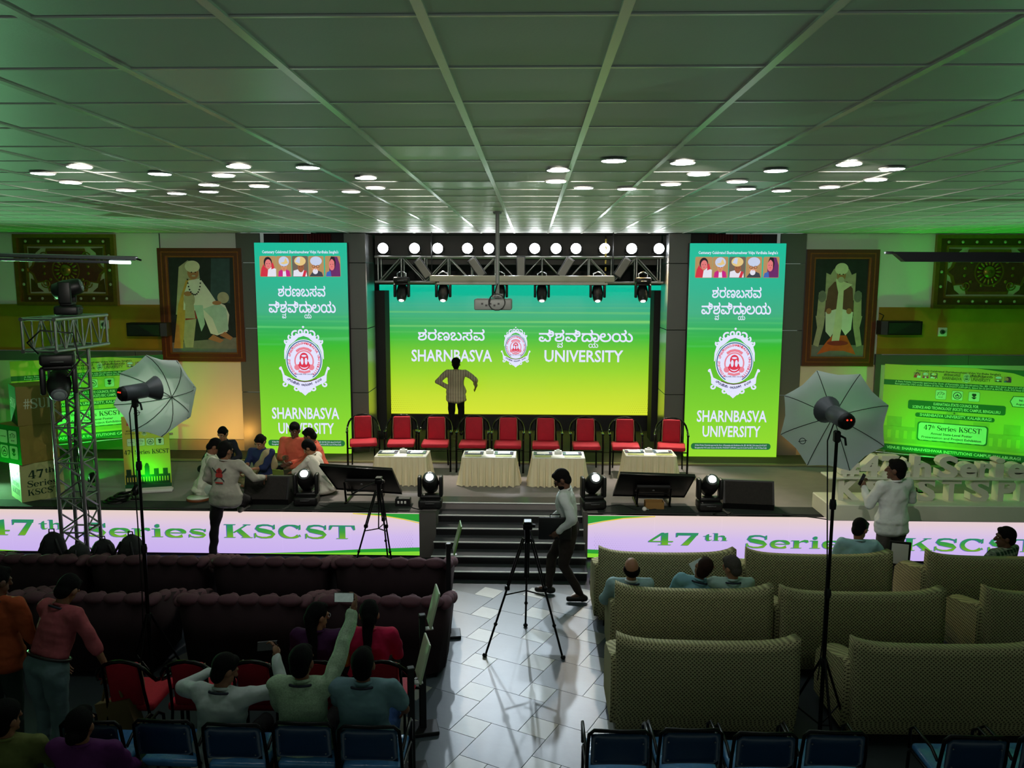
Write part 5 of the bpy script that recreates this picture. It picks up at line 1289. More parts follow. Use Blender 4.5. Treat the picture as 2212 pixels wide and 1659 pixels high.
def wedge(px0, px1, py, label, lean, rot):
    a, b = at_z(px0, py, SZ), at_z(px1, py, SZ); w = b.x-a.x; y = max(11.25, a.y)
    t = thing('wedge_monitor', label, 'speaker', ((a.x+b.x)/2, y, SZ), rot, 'floor monitor speakers')
    prof = [(0, 0.01), (.34, 0.01), (.40, .14), (.22, .40), (.08, .42), (-.04, .10)]
    MB(BLACK).prism(Fr((-w/2, 0, 0), (0, 1, 0), (0, 0, 1)), prof, 0, w).build('cabinet', None, t)
    fr = Fr((-w/2+.03, -.042, .10), (1, 0, 0), V((0, .12, .32)))
    MB(GRL).prism(fr, [(0, .0), (w-.06, .0), (w-.06, .32), (0, .32)], 0, .012).build('grille', None, t)
    for q in (-1, 1): MB(BLACKM).rbox((q*(w/2+.004), .16, .2), (.012, .12, .05), .004, 1).build('handle', None, t)
    for q in (-1, 1): MB(BLACK).box((q*(w/2-.08), .17, .006), (.06, .2, .012)).build('skid', None, t)
    return t
wedge(524, 622, 1094, 'dark wedge monitor speaker behind the climbing man', 0, 0)
wedge(1574, 1684, 1116, 'brown grille wedge monitor speaker at the right stage edge', 0, -.12)
# ================================================================ tilted display monitors
SCR = M('display_back', (12, 12, 13), .28, spec=.6)
def display(cx, py, corners, label):
    y = 11.55
    tl, tr, br, bl = [at_y(px, q, yy) for (px, q), yy in zip(corners, (11.28, 11.28, 11.62, 11.62))]
    base = at_y(cx, py, 11.5)
    t = thing('confidence_monitor', label, 'monitor', (base.x, 11.5, SZ), 0, 'display monitors lying back on low stands')
    o = V((base.x, 11.5, SZ)); A, B, C, D = tl-o, tr-o, br-o, bl-o
    n = (B-A).cross(D-A).normalized(); 
    if n.y > 0: n = -n
    vs = [A, B, C, D]; bk = [v-n*.045 for v in vs]
    mb = MB(SCR); mb.add(vs+bk, [(0, 1, 2, 3), (7, 6, 5, 4), (0, 4, 5, 1), (1, 5, 6, 2), (2, 6, 7, 3), (3, 7, 4, 0)]); mb.build('panel', None, t)
    e = [v+n*.004 for v in vs]; MB(BLACKM).path(e, .012, 5, True).build('bezel', None, t)
    m = (A+B+C+D)/4+n*.02
    MB(BLACK).rbox(m+V((0, 0, -.02)), (.5, .05, .16), .01, 1, rx(.9)).build('mount_box', None, t)
    MB(M('display_badge', (120, 120, 122), .3)).lathe([(.018, 0), (.016, .004)], 10, m+n*.06, n.to_track_quat('Z', 'Y').to_matrix()).build('badge', None, t)
    for q in (-1, 1):
        x = m.x+q*.24
        MB(BLACKM).tube((x, m.y-.12, m.z), (x, -.10, .02), .016, n=6).build('strut', None, t); MB(BLACKM).tube((x, m.y+.05, m.z-.05), (x*.9, .30, .02), .016, n=6).build('strut', None, t)
        MB(BLACKM).rbox((x*.97, .10, .014), (.04, .55, .028), .006, 1).build('foot_rail', None, t)
    for zz in (.16, .10): MB(BLACKM).tube((m.x-.25, .0, zz), (m.x+.25, .0, zz), .012, n=6).build('crossbar', None, t)
    return t
display(775, 1085, ((690, 1006), (846, 1016), (868, 1066), (728, 1056)), 'black display monitor lying back on a stand, left of the steps')
display(1410, 1095, ((1340, 1024), (1502, 1030), (1478, 1073), (1324, 1070)), 'black display monitor lying back on a stand, right of the steps')
# odds and ends behind the displays
p = at_z(865, 1103, SZ); p.y = 11.3
t = thing('power_box', 'black power supply box with sockets on the stage edge', 'power box', (p.x, p.y, SZ))
MB(BLACK).rbox((0, 0, .06), (.22, .14, .12), .01, 1).build('box', None, t)
for k in range(3): MB(WHITE).rbox((-.06+.05*k, -.072, .07), (.03, .01, .04), .004, 1).build('socket', None, t)
p = at_z(1415, 1108, SZ)
t = thing('carton', 'small open brown carton under the right display monitor', 'box', (p.x+.02, 11.30, SZ))
KR = M('kraft', (140, 104, 54), .7)
for (cx, cy, sx, sy) in ((0, -.08, .26, .008), (0, .08, .26, .008), (-.13, 0, .008, .16), (.13, 0, .008, .16)): MB(KR).box((cx, cy, .055), (sx, sy, .11)).build('side', None, t)
MB(KR).box((0, 0, .004), (.26, .16, .008)).build('bottom', None, t)
p = at_z(1396, 1113, SZ)
t = thing('white_bulb_lamp', 'small round white lamp lying by the carton', 'lamp', (p.x, 11.13, SZ+.035)); MB(WHITE).ell((0, 0, 0), .034, nu=10, nv=7).build('globe', None, t); MB(ALU).tube((.02, 0, 0), (.06, 0, -.01), .014, n=8).build('cap', None, t)
# cables lying about: each run its own cable
def cable(label, pts, r=.008, mat=CABLE, name='cable'):
    P = [V(p) for p in pts]; out = []
    for i in range(len(P)-1):
        a, b, c, d = P[max(i-1, 0)], P[i], P[i+1], P[min(i+2, len(P)-1)]
        for k in range(5):
            s = k/5; out.append(.5*((2*b)+(c-a)*s+(2*a-5*b+4*c-d)*s*s+(3*b-a-3*c+d)*s**3))
    out.append(P[-1])
    return tag(MB(mat).path(out, r, 5).build(name), label, 'cable', 'loose cables')
G = lambda px, py, z=SZ: (lambda p: (p.x, p.y, z+.009))(at_z(px, py, z))
cable('black cable curling past the right display stand to the moving head', [G(1300, 1098), G(1340, 1092), G(1380, 1104), G(1430, 1100), G(1470, 1104), G(1500, 1106)])
cable('black cable looping over the stage left of the power box', [G(690, 1092), G(720, 1098), G(760, 1094), G(800, 1101), G(840, 1100)])
cable('thin black cable beside the left moving head and steps', [G(880, 1092), G(895, 1099), G(912, 1102)])
cable('black cable from the right wedge along the stage edge', [G(1690, 1112), G(1720, 1115), G(1770, 1121), G(1788, 1124)])
cable('black cable trailing behind the right monitor stand', [G(1540, 1112), G(1562, 1106), G(1572, 1112), G(1580, 1108)])
for k, (xa, xb, yy, ll) in enumerate(((0, 250, 1206, 'at the far left under the LED strip'), (560, 760, 1210, 'below the right half of the left strip'), (380, 540, 1208, 'by the foot of the climbing man'))):
    cable('black cable bundle on the floor ' + ll, [G(xa+(xb-xa)*i/6, yy+5*math.sin(i*2.1+k), 0) for i in range(7)], .012)
cable('tangled black cable on the floor right of the steps', [G(1275, 1225, 0), G(1285, 1240, 0), G(1274, 1252, 0), G(1280, 1262, 0), G(1290, 1240, 0)], .008)
# cymbal-like disc, cable heap
p = at_z(430, 1080, SZ)
t = thing('hand_drum', 'round white frame drum lying on the stage near the kurta man', 'drum', (p.x, p.y, SZ)); MB(M('drum_skin', (200, 212, 196), .5)).lathe([(.17, .045), (.17, .05), (.02, .052)], 24).build('skin', None, t); MB(M('drum_rim', (120, 70, 40), .5)).lathe([(.165, .002), (.178, .01), (.178, .044), (.168, .048)], 24).build('rim', None, t)
p = at_z(248, 1085, SZ); rn = random.Random(3)
for k in range(4):
    cable('coil of black cable heaped on the stage before the standee, loop %s' % ('one', 'two', 'three', 'four')[k], [(p.x+(.16-.02*k)*math.cos(i*.62+k)+.05*k, p.y+.12*math.sin(i*.62+k), SZ+.02+.035*k+.01*math.sin(i*2)) for i in range(22)], .014)
# green wash lamps that stand in front of the boards, with the two added ceiling uplights
G_LENS = M('wash_glow_green', (60, 255, 90), emit=3, var=0); A_LENS = M('wash_glow_amber', (255, 190, 90), emit=3, var=0)
for (x, y), tg, pw, colr, ang, lab in WASHERS:
    d = (V(tg)-V((x, y, SZ+0.12))).normalized(); Q = d.to_track_quat('Z', 'Y').to_matrix()
    z = SZ if y < 13.97 else .70
    t = thing('wash_light', 'small black ' + lab, 'stage light', (x, y, z), 0, 'small wash lights on the stage')
    MB(BLACKM).rbox((0, 0, .012), (.14, .11, .024), .006, 1).build('base', None, t)
    for q in (-1, 1): MB(BLACKM).path([(q*.06, 0, .02), (q*.075, 0, .09), (q*.07, 0, .14)], .008, 5).build('bracket', None, t)
    c = V((0, 0, .14))
    MB(BLACKM).lathe([(.035, -.08), (.055, -.06), (.062, .05), (.064, .07), (.058, .05)], 14, c, Q).build('can', None, t); MB(A_LENS if colr == AMBER else G_LENS).lathe([(.056, .044), (.05, .05)], 14, c, Q).build('lens', None, t)
# ================================================================ purple channel-tufted sofas
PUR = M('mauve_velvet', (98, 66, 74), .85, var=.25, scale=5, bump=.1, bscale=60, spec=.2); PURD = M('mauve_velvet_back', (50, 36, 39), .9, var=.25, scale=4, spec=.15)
def purple_sofa(label, loc, W=1.36):
    t = thing('tufted_sofa', label, 'sofa', loc, 0, 'mauve tufted sofas on the left')
    H = .83; hw = W/2
    path = [(-hw+.02, .80), (-hw, .55), (-hw, .22), (-hw+.06, .06), (-hw+.20, 0), (0, 0), (hw-.20, 0), (hw-.06, .06), (hw, .22), (hw, .55), (hw-.02, .80)]
    hgt = [.62, .70, .78, .82, .83, .83, .83, .82, .78, .70, .62]
    vs = []; n = len(path)
    for i, (x, y) in enumerate(path):
        k = (x/hw if abs(x) > .1 else 0); ins = V((-x*.14, (.13 if 0.01 > y-.08 else 0.02), 0))
        top = hgt[i]
        vs += [(x*.90, y+.05 if y < .1 else y, .06), (x*1.0, y, top), (x-.10*(1 if x > .3 else -1 if x < -.3 else 0), y+(.10 if y < .1 else 0), top), (x-.10*(1 if x > .3 else -1 if x < -.3 else 0), y+(.10 if y < .1 else 0), .10)]
    fs = []
    for i in range(n-1):
        a, b = 4*i, 4*(i+1)
        for q in range(4): fs.append((a+q, b+q, b+(q+1) % 4, a+(q+1) % 4))
    fs += [(0, 1, 2, 3), (4*(n-1)+3, 4*(n-1)+2, 4*(n-1)+1, 4*(n-1))]
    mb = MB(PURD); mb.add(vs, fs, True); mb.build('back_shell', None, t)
    m = 6; bw = (W-.16)/m
    for k in range(m):
        x = -W/2+.08+(k+.5)*bw
        c = MB(PUR); c.ell((x, .05, H-.005), (bw*.64, .075, .058), nu=14, nv=8); c.ell((x, .16, .60), (bw*.52, .09, .26), nu=12, nv=8); c.build('channel', None, t)
    for s in (-1, 1):
        for k, (yy, zz) in enumerate(((.16, .79), (.36, .74), (.56, .67), (.74, .60))):
            MB(PUR).ell((s*(hw-.055), yy, zz-.015), (.070, .125, .06), nu=12, nv=8).build('arm_tuft', None, t)
    MB(PUR).rbox((0, .46, .33), (W-.22, .66, .20), .05, 3).build('seat', None, t)
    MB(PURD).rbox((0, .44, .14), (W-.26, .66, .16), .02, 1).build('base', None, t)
    for sx in (-1, 1):
        for yy in (.14, .70): MB(BLACKM).tube((sx*(hw-.16), yy, 0), (sx*(hw-.14), yy, .07), .018, .024, n=8).build('leg', None, t)
    return t
ps = None
for x, y, lab in ((-5.74, 8.44, 'mauve tufted sofa at far left in the row nearest the stage'), (-4.36, 8.44, 'mauve tufted sofa before the climbing man, row nearest the stage'), (-2.96, 8.44, 'mauve tufted sofa behind the left tripod, row nearest the stage'), (-1.575, 8.46, 'mauve tufted sofa by the aisle, row nearest the stage'),
                  (-4.42, 7.38, 'mauve tufted sofa in the second row, behind the left umbrella stand'), (-2.88, 7.38, 'mauve tufted sofa in the middle of the second row'), (-1.48, 7.40, 'mauve tufted sofa by the aisle in the second row')):
    if ps is None: ps = purple_sofa(lab, (x, y, 0))
    else: dup(ps, (x, y, 0), 0, lab)
dup(ps, (-5.85, 7.40, 0), 0, 'mauve tufted sofa at far left in the second row')
# ================================================================ sofas under bubble-knit covers
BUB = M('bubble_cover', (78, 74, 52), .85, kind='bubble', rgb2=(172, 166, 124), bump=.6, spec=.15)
def cover_sofa(label, loc, W):
    t = thing('covered_sofa', label, 'sofa', loc, 0, 'sofas under beige bubble-knit covers on the right')
    H = .90; nx, nz = 24, 12; vs = []
    # back: curved slab with raised ends, tucked in at the foot
    def outer(u, v):
        x = (u-.5)*W*(1.0 if v > .25 else .985); top = H+.06*abs(2*u-1)**7-.02*math.sin(PI*u)
        z = .09+(top-.09)*v; y = .0+.03*math.sin(PI*v)*-1+.015*(2*u-1)**2*0+(.03 if v < .12 else 0)
        return (x, y, z)
    for j in range(nz+1):
        for i in range(nx+1): vs.append(outer(i/nx, j/nz))
    m = nx+1; off = len(vs)
    for j in range(nz+1):
        for i in range(nx+1):
            x, y, z = outer(i/nx, j/nz); vs.append((x*.985, .16-.02*j/nz, z-.012))
    fs = [(j*m+i, j*m+i+1, (j+1)*m+i+1, (j+1)*m+i) for j in range(nz) for i in range(nx)]
    fs += [tuple(off+q for q in (j*m+i, (j+1)*m+i, (j+1)*m+i+1, j*m+i+1)) for j in range(nz) for i in range(nx)]
    for i in range(nx): fs += [(nz*m+i, nz*m+i+1, off+nz*m+i+1, off+nz*m+i), (i+1, i, off+i, off+i+1)]
    for j in range(nz): fs += [(j*m, (j+1)*m, off+(j+1)*m, off+j*m), ((j+1)*m+nx, j*m+nx, off+j*m+nx, off+(j+1)*m+nx)]
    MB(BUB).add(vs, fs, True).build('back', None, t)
    for s in (-1, 1):
        a = MB(BUB); prof = [(.10, .10), (.78, .10), (.80, .30), (.78, .52), (.66, .62), (.46, .66), (.26, .70), (.12, .76), (.06, .70), (.06, .30)]
        n = len(prof); L = 5; vv = []
        for k in range(L):
            f = k/(L-1); x = s*(W/2-.17+.20*f); sh = .05*(1-math.sin(PI*f))
            cy_, cz_ = .44, .36
            vv += [(x, cy_+(y-cy_)*(1-sh*1.5), cz_+(z-cz_)*(1-sh*1.5) if z > .2 else z) for y, z in prof]
        ff = [(k*n+i, k*n+(i+1) % n, (k+1)*n+(i+1) % n, (k+1)*n+i) for k in range(L-1) for i in range(n)]
        if s < 0: ff = [tuple(reversed(q)) for q in ff]
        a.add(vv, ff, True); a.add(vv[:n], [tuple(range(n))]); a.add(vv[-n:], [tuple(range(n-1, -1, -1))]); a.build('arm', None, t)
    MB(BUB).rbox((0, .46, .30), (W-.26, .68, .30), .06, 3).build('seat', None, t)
    for sx in (-1, 1):
        for yy in (.10, .70): MB(BLACKM).box((sx*(W/2-.10), yy, .05), (.05, .05, .10)).build('leg', None, t)
    return t
cv = None
for x0, x1, y, lab in ((.76, 2.31, 8.69, 'beige covered sofa by the aisle, row nearest the stage'), (2.43, 4.05, 8.69, 'beige covered sofa behind the right umbrella pole, row nearest the stage'), (4.46, 6.05, 8.69, 'beige covered sofa at the right edge, row nearest the stage'),
                       (.84, 2.41, 7.63, 'beige covered sofa by the aisle in the middle row'), (2.48, 4.09, 7.60, 'beige covered sofa second from the aisle in the middle row'), (4.52, 6.1, 7.66, 'beige covered sofa at the right edge in the middle row'),
                       (.73, 2.29, 6.46, 'beige covered sofa by the aisle, row nearest the camera'), (2.74, 4.40, 6.46, 'beige covered sofa at the right, row nearest the camera')):
    if cv is None: cv = cover_sofa(lab, ((x0+x1)/2, y, 0), x1-x0); cw = x1-x0
    else:
        o = dup(cv, ((x0+x1)/2, y, 0), random.uniform(-.01, .01), lab); o.scale = ((x1-x0)/cw, 1, 1)
# ================================================================ blue chairs wrapped in film
BLU = M('blue_vinyl', (12, 48, 84), .3, var=.2, scale=7, spec=.6, bump=.12, bscale=16); BLF = M('blue_seat_film', (60, 112, 160), .22, var=.35, scale=9, spec=.7, bump=.3, bscale=18)
def blue_chair(label, loc, rot):
    t = thing('blue_chair', label, 'chair', loc, rot, 'blue chairs with black tube frames')
    fr = [(-.225, .05, .0), (-.225, .03, .44), (-.225, -.005, .62), (-.215, -.03, .79), (-.18, -.035, .825), (0, -.03, .815), (.18, -.035, .825), (.215, -.03, .79), (.225, -.005, .62), (.225, .03, .44), (.225, .05, .0)]
    MB(BLACKM).path(fr, .0135, 8).build('frame', None, t)
    vs = []; nx, nz = 10, 8
    for side in (0, 1):
        for j in range(nz+1):
            for i in range(nx+1):
                u, v = i/nx, j/nz; x = (u-.5)*.405; e = .022*(1-(2*u-1)**4)*(1-(2*v-1)**6)
                y = -.012-.03*v+.03*math.sin(PI*u)*.4+(e if side else -e); vs.append((x, y, .545+.255*v))
    m = nx+1; o = m*(nz+1)
    fs = [(j*m+i, j*m+i+1, (j+1)*m+i+1, (j+1)*m+i) for j in range(nz) for i in range(nx)]+[(o+j*m+i, o+(j+1)*m+i, o+(j+1)*m+i+1, o+j*m+i+1) for j in range(nz) for i in range(nx)]
    for i in range(nx): fs += [(nz*m+i, nz*m+i+1, o+nz*m+i+1, o+nz*m+i), (i+1, i, o+i, o+i+1)]
    for j in range(nz): fs += [(j*m, (j+1)*m, o+(j+1)*m, o+j*m), ((j+1)*m+nx, j*m+nx, o+j*m+nx, o+(j+1)*m+nx)]
    MB(BLU).add(vs, fs, True).build('backrest', None, t)
    MB(BLF).rbox((0, .23, .455), (.43, .43, .06), .025, 3).build('seat', None, t)
    for q in (-1, 1):
        MB(BLACKM).path([(q*.22, .03, .44), (q*.22, .42, .43), (q*.222, .45, .40), (q*.225, .47, .0)], .0125, 8).build('leg', None, t)
        MB(BLACKM).path([(q*.228, .02, .60), (q*.236, .10, .655), (q*.236, .36, .655), (q*.232, .43, .60), (q*.228, .44, .44)], .012, 8).build('arm', None, t)
        for zz in (.60, .74): MB(CHROME).lathe([(.007, 0), (.006, .004)], 8, (q*.165, -.048-.03*(zz-.6), zz), rx(PI/2)).build('bolt', None, t)
    return t
bc = None
BCH = []
for px, side in ((1339, 'R'), (1495, 'R'), (1652, 'R'), (1804, 'R'), (2098, 'R'), (2262, 'R'), (174, 'L'), (333, 'L'), (492, 'L'), (645, 'L'), (793, 'L')):
    BCH.append((at_z(px, 1580, .82).x, side))
labs = ['blue chair with black tube frame by the aisle on the right', 'blue chair second from the aisle on the right', 'blue chair third from the aisle on the right', 'blue chair fourth from the aisle, left of the gap', 'blue chair with film-wrapped seat right of the gap', 'blue chair at the bottom right corner of the picture',
        'blue chair at the far left of the front row', 'blue chair second from the left, beside the brown bag', 'blue chair under the man in the white shirt', 'blue chair under the man in the pale green shirt', 'blue chair under the man in the grey-blue shirt']
for k, (x, s) in enumerate(BCH):
    p = (x, 5.29+(.03 if k % 2 else 0), 0)
    if bc is None: bc = blue_chair(labs[k], p, 0)
    else: dup(bc, p, random.uniform(-.02, .02), labs[k])
for k, px in enumerate((256, 398, 540, 682, 822)):
    p = at_z(px, 1432, .90); o = dup(c0, (p.x, p.y+.31, 0), PI, 'red armchair with its back to the camera, %s from the left behind the sofas' % ords[k], 'red armchairs facing the stage on the left'); o.scale = (.90, 1, 1)
# ================================================================ sign stands
SGN = M('sign_sheet', (190, 200, 170), .4, var=.1); SGL = M('sign_lime', (130, 176, 90), .5)
def sign_stand(label, base, h, yaw, sheet, held=False, tilt=.25):
    t = thing('sign_stand', label, 'sign', base, yaw, 'black sign posts along the aisle')
    MB(BLACK).rbox((0, 0, .02), (.26, .22, .035), .006, 1).build('base_plate', None, t)
    MB(BLACK).box((0, 0, h/2+.02), (.05, .05, h)).build('post', None, t)
    MB(BLACK).rbox((0, 0, h+.02), (.06, .06, .03), .006, 1).build('post_cap', None, t)
    MB(WHITE).rbox((.06, 0, h-.10), (.07, .06, .012), .003, 1).build('bracket', None, t)
    R = rz(0.0) @ ry(tilt)
    MB(BLACK if held else sheet).rbox(R @ V((0, 0, .16))+V((.06, 0, h-.06)), (.016, .24, .33), .004, 1, R).build('sign_panel', None, t)
    if held:
        MB(M('sign_print', (196, 196, 192), .4)).rbox(R @ V((0, 0, .16))+V((.066, 0, h-.06)), (.012, .19, .27), .003, 1, R).build('sign_print', None, t)
    else:
        MB(SGL).rbox(R @ V((.009, 0, .16))+V((.06, 0, h-.06)), (.004, .20, .28), .001, 1, R).build('sign_print', None, t)
    return t
b = at_z(970, 1373); sign_stand('black sign post with lime sheet beside the front left sofa', (b.x, b.y, 0), at_y(972, 1180, b.y).z, .15, SGL)
b = at_z(915, 1578); sign_stand('black sign post with pale sheet beside the second left sofa', (b.x, b.y, 0), at_y(915, 1335, b.y).z, .25, SGN)
hp = at_y(887, 1450, 5.95); sign_stand('black sign post nearest the camera, left of the aisle', (hp.x, 5.95, 0), hp.z, .3, SGN)
hp = at_y(1941, 1205, 9.6); sign_stand('black framed sign post held by a seated man at right', (hp.x, 9.6, 0), hp.z-.02, -1.9, SGN, True, .12)
# ================================================================ tripods
def tripod(label, feet, top, handle, name='camera_tripod'):
    top = V(top); t = thing(name, label, 'tripod', (top.x, top.y, 0)); o = V((top.x, top.y, 0)); T = top-o
    ap = T-V((0, 0, .16))
    MB(BLACKM).tube(ap-V((0, 0, .05)), T-V((0, 0, .06)), .03, .035, n=10).build('column', None, t)
    mids = []
    for f in feet:
        f = V(f)-o; a = ap+(V((f.x, f.y, 0)).normalized()*.05); k1 = a.lerp(f, .42); k2 = a.lerp(f, .72)
        side = (f-a).cross(V((0, 0, 1))).normalized()*.018
        l = MB(BLACKM).tube(a+side, k1+side, .010, n=6).tube(a-side, k1-side, .010, n=6).build('leg', None, t)
        MB(BLACKM).rbox(k1, (.055, .04, .05), .01, 1).build('clamp', None, l); MB(BLACKM).tube(k1, f, .012, n=8).build('lower_tube', None, l); MB(BLACKM).lathe([(.022, 0), (.016, .018)], 8, k2+V((.0, -.012, 0)), rx(PI/2)).build('lock_knob', None, l)
        MB(BLACK).lathe([(.014, 0), (.026, .012), (.026, .03), (.012, .045)], 8, f-V((0, 0, .0))).build('rubber_foot', None, l)
        mids.append(k1.lerp(f, .10))
    c = (mids[0]+mids[1]+mids[2])/3
    for q in mids: MB(BLACKM).tube(c, q, .008, n=6).build('spreader', None, t)
    MB(BLACKM).tube(ap, c, .009, n=6).build('center_rod', None, t)
    MB(BLACKM).rbox(T-V((0, 0, .03)), (.10, .09, .07), .012, 2).build('fluid_head', None, t); MB(BLACKM).rbox(T+V((0, 0, .018)), (.085, .12, .02), .005, 1).build('camera_plate', None, t)
    MB(BLACKM).lathe([(.02, 0), (.018, .03)], 8, T+V((.05, 0, -.03)), ry(PI/2)).build('head_knob', None, t)
    MB(BLACKM).path([T+V((.0, 0, -.03)), T+V(handle)*.5, T+V(handle)], [.008, .009, .014], 6).build('pan_handle', None, t)
    return t
tripod('black camera tripod standing alone in the middle of the aisle', [(-.486, 7.967, 0), (.342, 7.942, 0), (-.061, 8.713, 0)], (at_y(1140, 1130, 8.2).x, 8.2, at_y(1140, 1130, 8.2).z), (.06, -.12, -.16))
tp = at_y(818, 1035, 10.55)
tripod('black tall tripod before the left display monitor', [(at_y(760, 1200, 10.25).x, 10.25, 0), (at_y(850, 1200, 10.25).x, 10.25, 0), (tp.x+.05, 10.85, 0)], (tp.x, 10.55, tp.z), (-.36, -.06, -.20))
# ================================================================ umbrella flash stands
UMB = M('umbrella_cloth', (226, 236, 232), .6, var=.03, kind='translucent'); STROBE = M('strobe_grey', (86, 90, 94), .4, .2)
def umbrella_light(label, base, apex, ctr, R_, spin, strobe, sdir, hp):
    base = V(base); t = thing('umbrella_flash', label, 'studio light', base); L = lambda p: V(p)-base
    top = L(hp)
    MB(BLACKM).tube((0, 0, .14), (0, 0, top.z*.5), .018, n=10).build('pole', None, t); MB(BLACKM).tube((0, 0, top.z*.5), (0, 0, top.z-.02), .014, n=10).build('pole', None, t)
    for zz in (.75, top.z*.5, top.z*.78): MB(BLACK).lathe([(.026, -.04), (.03, 0), (.024, .04)], 10, (0, 0, zz)).build('collar', None, t)
    for k in range(3):
        a = 2*PI*k/3+.52; e = V((.36*math.cos(a), .36*math.sin(a), .01))
        l = MB(BLACKM).tube((.02*math.cos(a), .02*math.sin(a), .78), e, .012, n=6).build('leg', None, t); MB(BLACKM).tube((0, 0, .18), e*.62+V((0, 0, .30)), .008, n=6).build('brace', None, l); MB(BLACK).ell(e+V((0, 0, .006)), .016, nu=8, nv=5).build('foot', None, l)
    ax = (L(ctr)-L(apex)).normalized()      # opens towards the camera
    q = ax.to_track_quat('Z', 'Y'); C = L(ctr); dep = (L(ctr)-L(apex)).length
    vs = []; rings = 6; n8 = 8; sub = 4; N = n8*sub
    for j in range(rings+1):
        f = j/rings
        for i in range(N):
            a = 2*PI*i/N+spin; sc_ = 1-(.13*f*f)*math.sin(PI*((i % sub)/sub)); r = R_*math.sin(f*1.25)/math.sin(1.25)*sc_; z = -dep*(1-f*f)
            vs.append(C+q @ V((r*math.cos(a), r*math.sin(a), z)))
    fs = [(j*N+i, j*N+(i+1) % N, (j+1)*N+(i+1) % N, (j+1)*N+i) for j in range(rings) for i in range(N)]
    MB(UMB).add(vs, fs, True).build('canopy', None, t)
    for k in range(8):
        a = 2*PI*k/8+spin; pts = []
        for j in range(rings+1):
            f = j/rings; r = R_*math.sin(f*1.25)/math.sin(1.25); pts.append(C+q @ V((r*.985*math.cos(a), r*.985*math.sin(a), -dep*(1-f*f)+.012)))
        MB(BLACKM).path(pts, .0035, 5).build('rib', None, t)
    MB(ALU).tube(C+q @ V((0, 0, -dep)), L(strobe), .005, n=6).build('shaft', None, t)
    k = MB(M('umbrella_logo', (36, 44, 46), .5)); a = spin+2*PI*.56
    cc = C+q @ V((R_*.72*math.cos(a), R_*.72*math.sin(a), -dep*.42+.01)); f2 = Fr(cc, q @ V((1, 0, 0)), q @ V((0, 1, 0))); k.ring(f2, 0, 0, .026, .026, .006, .0, 18); k.stroke(f2, [(-.036, -.008), (.036, .008)], .006, .001); tag(k.build('logo', None, t), kind='stuff')
    S = L(strobe); sd = V(sdir).normalized(); Q = sd.to_track_quat('Z', 'Y').to_matrix()
    b = MB(STROBE).lathe([(.06, -.16), (.072, -.14), (.072, .06), (.06, .07)], 16, S, Q).build('strobe_body', None, t)
    MB(BLACK).lathe([(.05, -.185), (.068, -.17), (.07, -.10)], 16, S, Q).build('rear_panel', None, b); MB(STROBE).lathe([(.06, .06), (.085, .11), (.115, .17), (.118, .175), (.11, .17), (.08, .11)], 20, S, Q).build('reflector', None, b)
    m = MB(M('red_indicator', (255, 50, 30), emit=3, var=0))
    for dx in (-.02, .012): m.ell(S+Q @ V((dx, .02, -.187)), .007, nu=6, nv=4)
    m.build('indicator', None, b)
    MB(BLACK).rbox((0, 0, top.z-.03), (.05, .06, .10), .012, 1).build('tilt_bracket', None, t); MB(BLACK).path([V((.02, 0, top.z-.02)), V((.06, -.02, top.z-.04)), V((.07, -.02, top.z-.10))], .010, 6).build('tilt_lever', None, t)
    MB(CABLE).path([S+V((-.03, -.03, -.05)), S+V((-.08, -.04, -.20)), V((-.03, -.03, top.z*.6)), V((-.03, -.03, top.z*.35)), V((-.05, -.02, .6))], .006, 5).build('power_cord', None, t)
    return t
bl = at_z(330, 1492); hl = at_y(308, 862, bl.y)
umbrella_light('white photo umbrella with grey flash on a tall stand at left', (bl.x, bl.y, 0), at_y(372, 858, bl.y+.75), at_y(333, 855, bl.y+.38), .41, math.radians(13), at_y(300, 845, bl.y+.02), (.55, .80, .05), hl)
br_ = at_z(1769, 1608); hr = at_y(1806, 935, br_.y+.0)
umbrella_light('white photo umbrella with grey flash on a tall stand at right', (br_.x, br_.y, 0), at_y(1800, 900, br_.y+.78), at_y(1800, 908, br_.y+.40), .455, math.radians(20), at_y(1808, 898, br_.y+.02), (-.12, .95, .12), V((br_.x, br_.y, hr.z)))
# ================================================================ truss tower with effect lights
TX = at_y(176, 1150, 10.35).x; 
tz1 = at_y(130, 755, 10.35).z
t = thing('truss_tower', 'aluminium truss tower with a short top truss at left', 'truss', (TX, 10.35, 0))
s = .17
for sx in (-1, 1):
    for sy in (-1, 1): MB(ALU).tube((sx*s, sy*s, .02), (sx*s, sy*s, tz1), .025, n=10).build('chord', None, t)
nb = 6
for k in range(nb):
    za, zb = .12+k*(tz1-.15)/nb, .12+(k+1)*(tz1-.15)/nb
    for sx, sy, ex, ey in ((-1, -1, 1, -1), (1, -1, 1, 1), (1, 1, -1, 1), (-1, 1, -1, -1)):
        zm = (za+zb)/2
        MB(ALU).tube((sx*s, sy*s, za), (ex*s, ey*s, zm), .012, n=6).build('brace', None, t); MB(ALU).tube((ex*s, ey*s, zm+.02), (sx*s, sy*s, zb), .012, n=6).build('brace', None, t); MB(ALU).tube((sx*s, sy*s, za-.03), (ex*s, ey*s, za-.03), .012, n=6).build('rung', None, t)
MB(BLACKM).rbox((0, 0, .012), (.7, .7, .024), .006, 1).build('base_plate', None, t)
h = .40; g = .21
for sx in (-1, 1):
    for zz in (0, h): MB(ALU).tube((sx*g, -.62, tz1+.03+zz), (sx*g, .62, tz1+.03+zz), .026, n=10).build('top_chord', None, t)
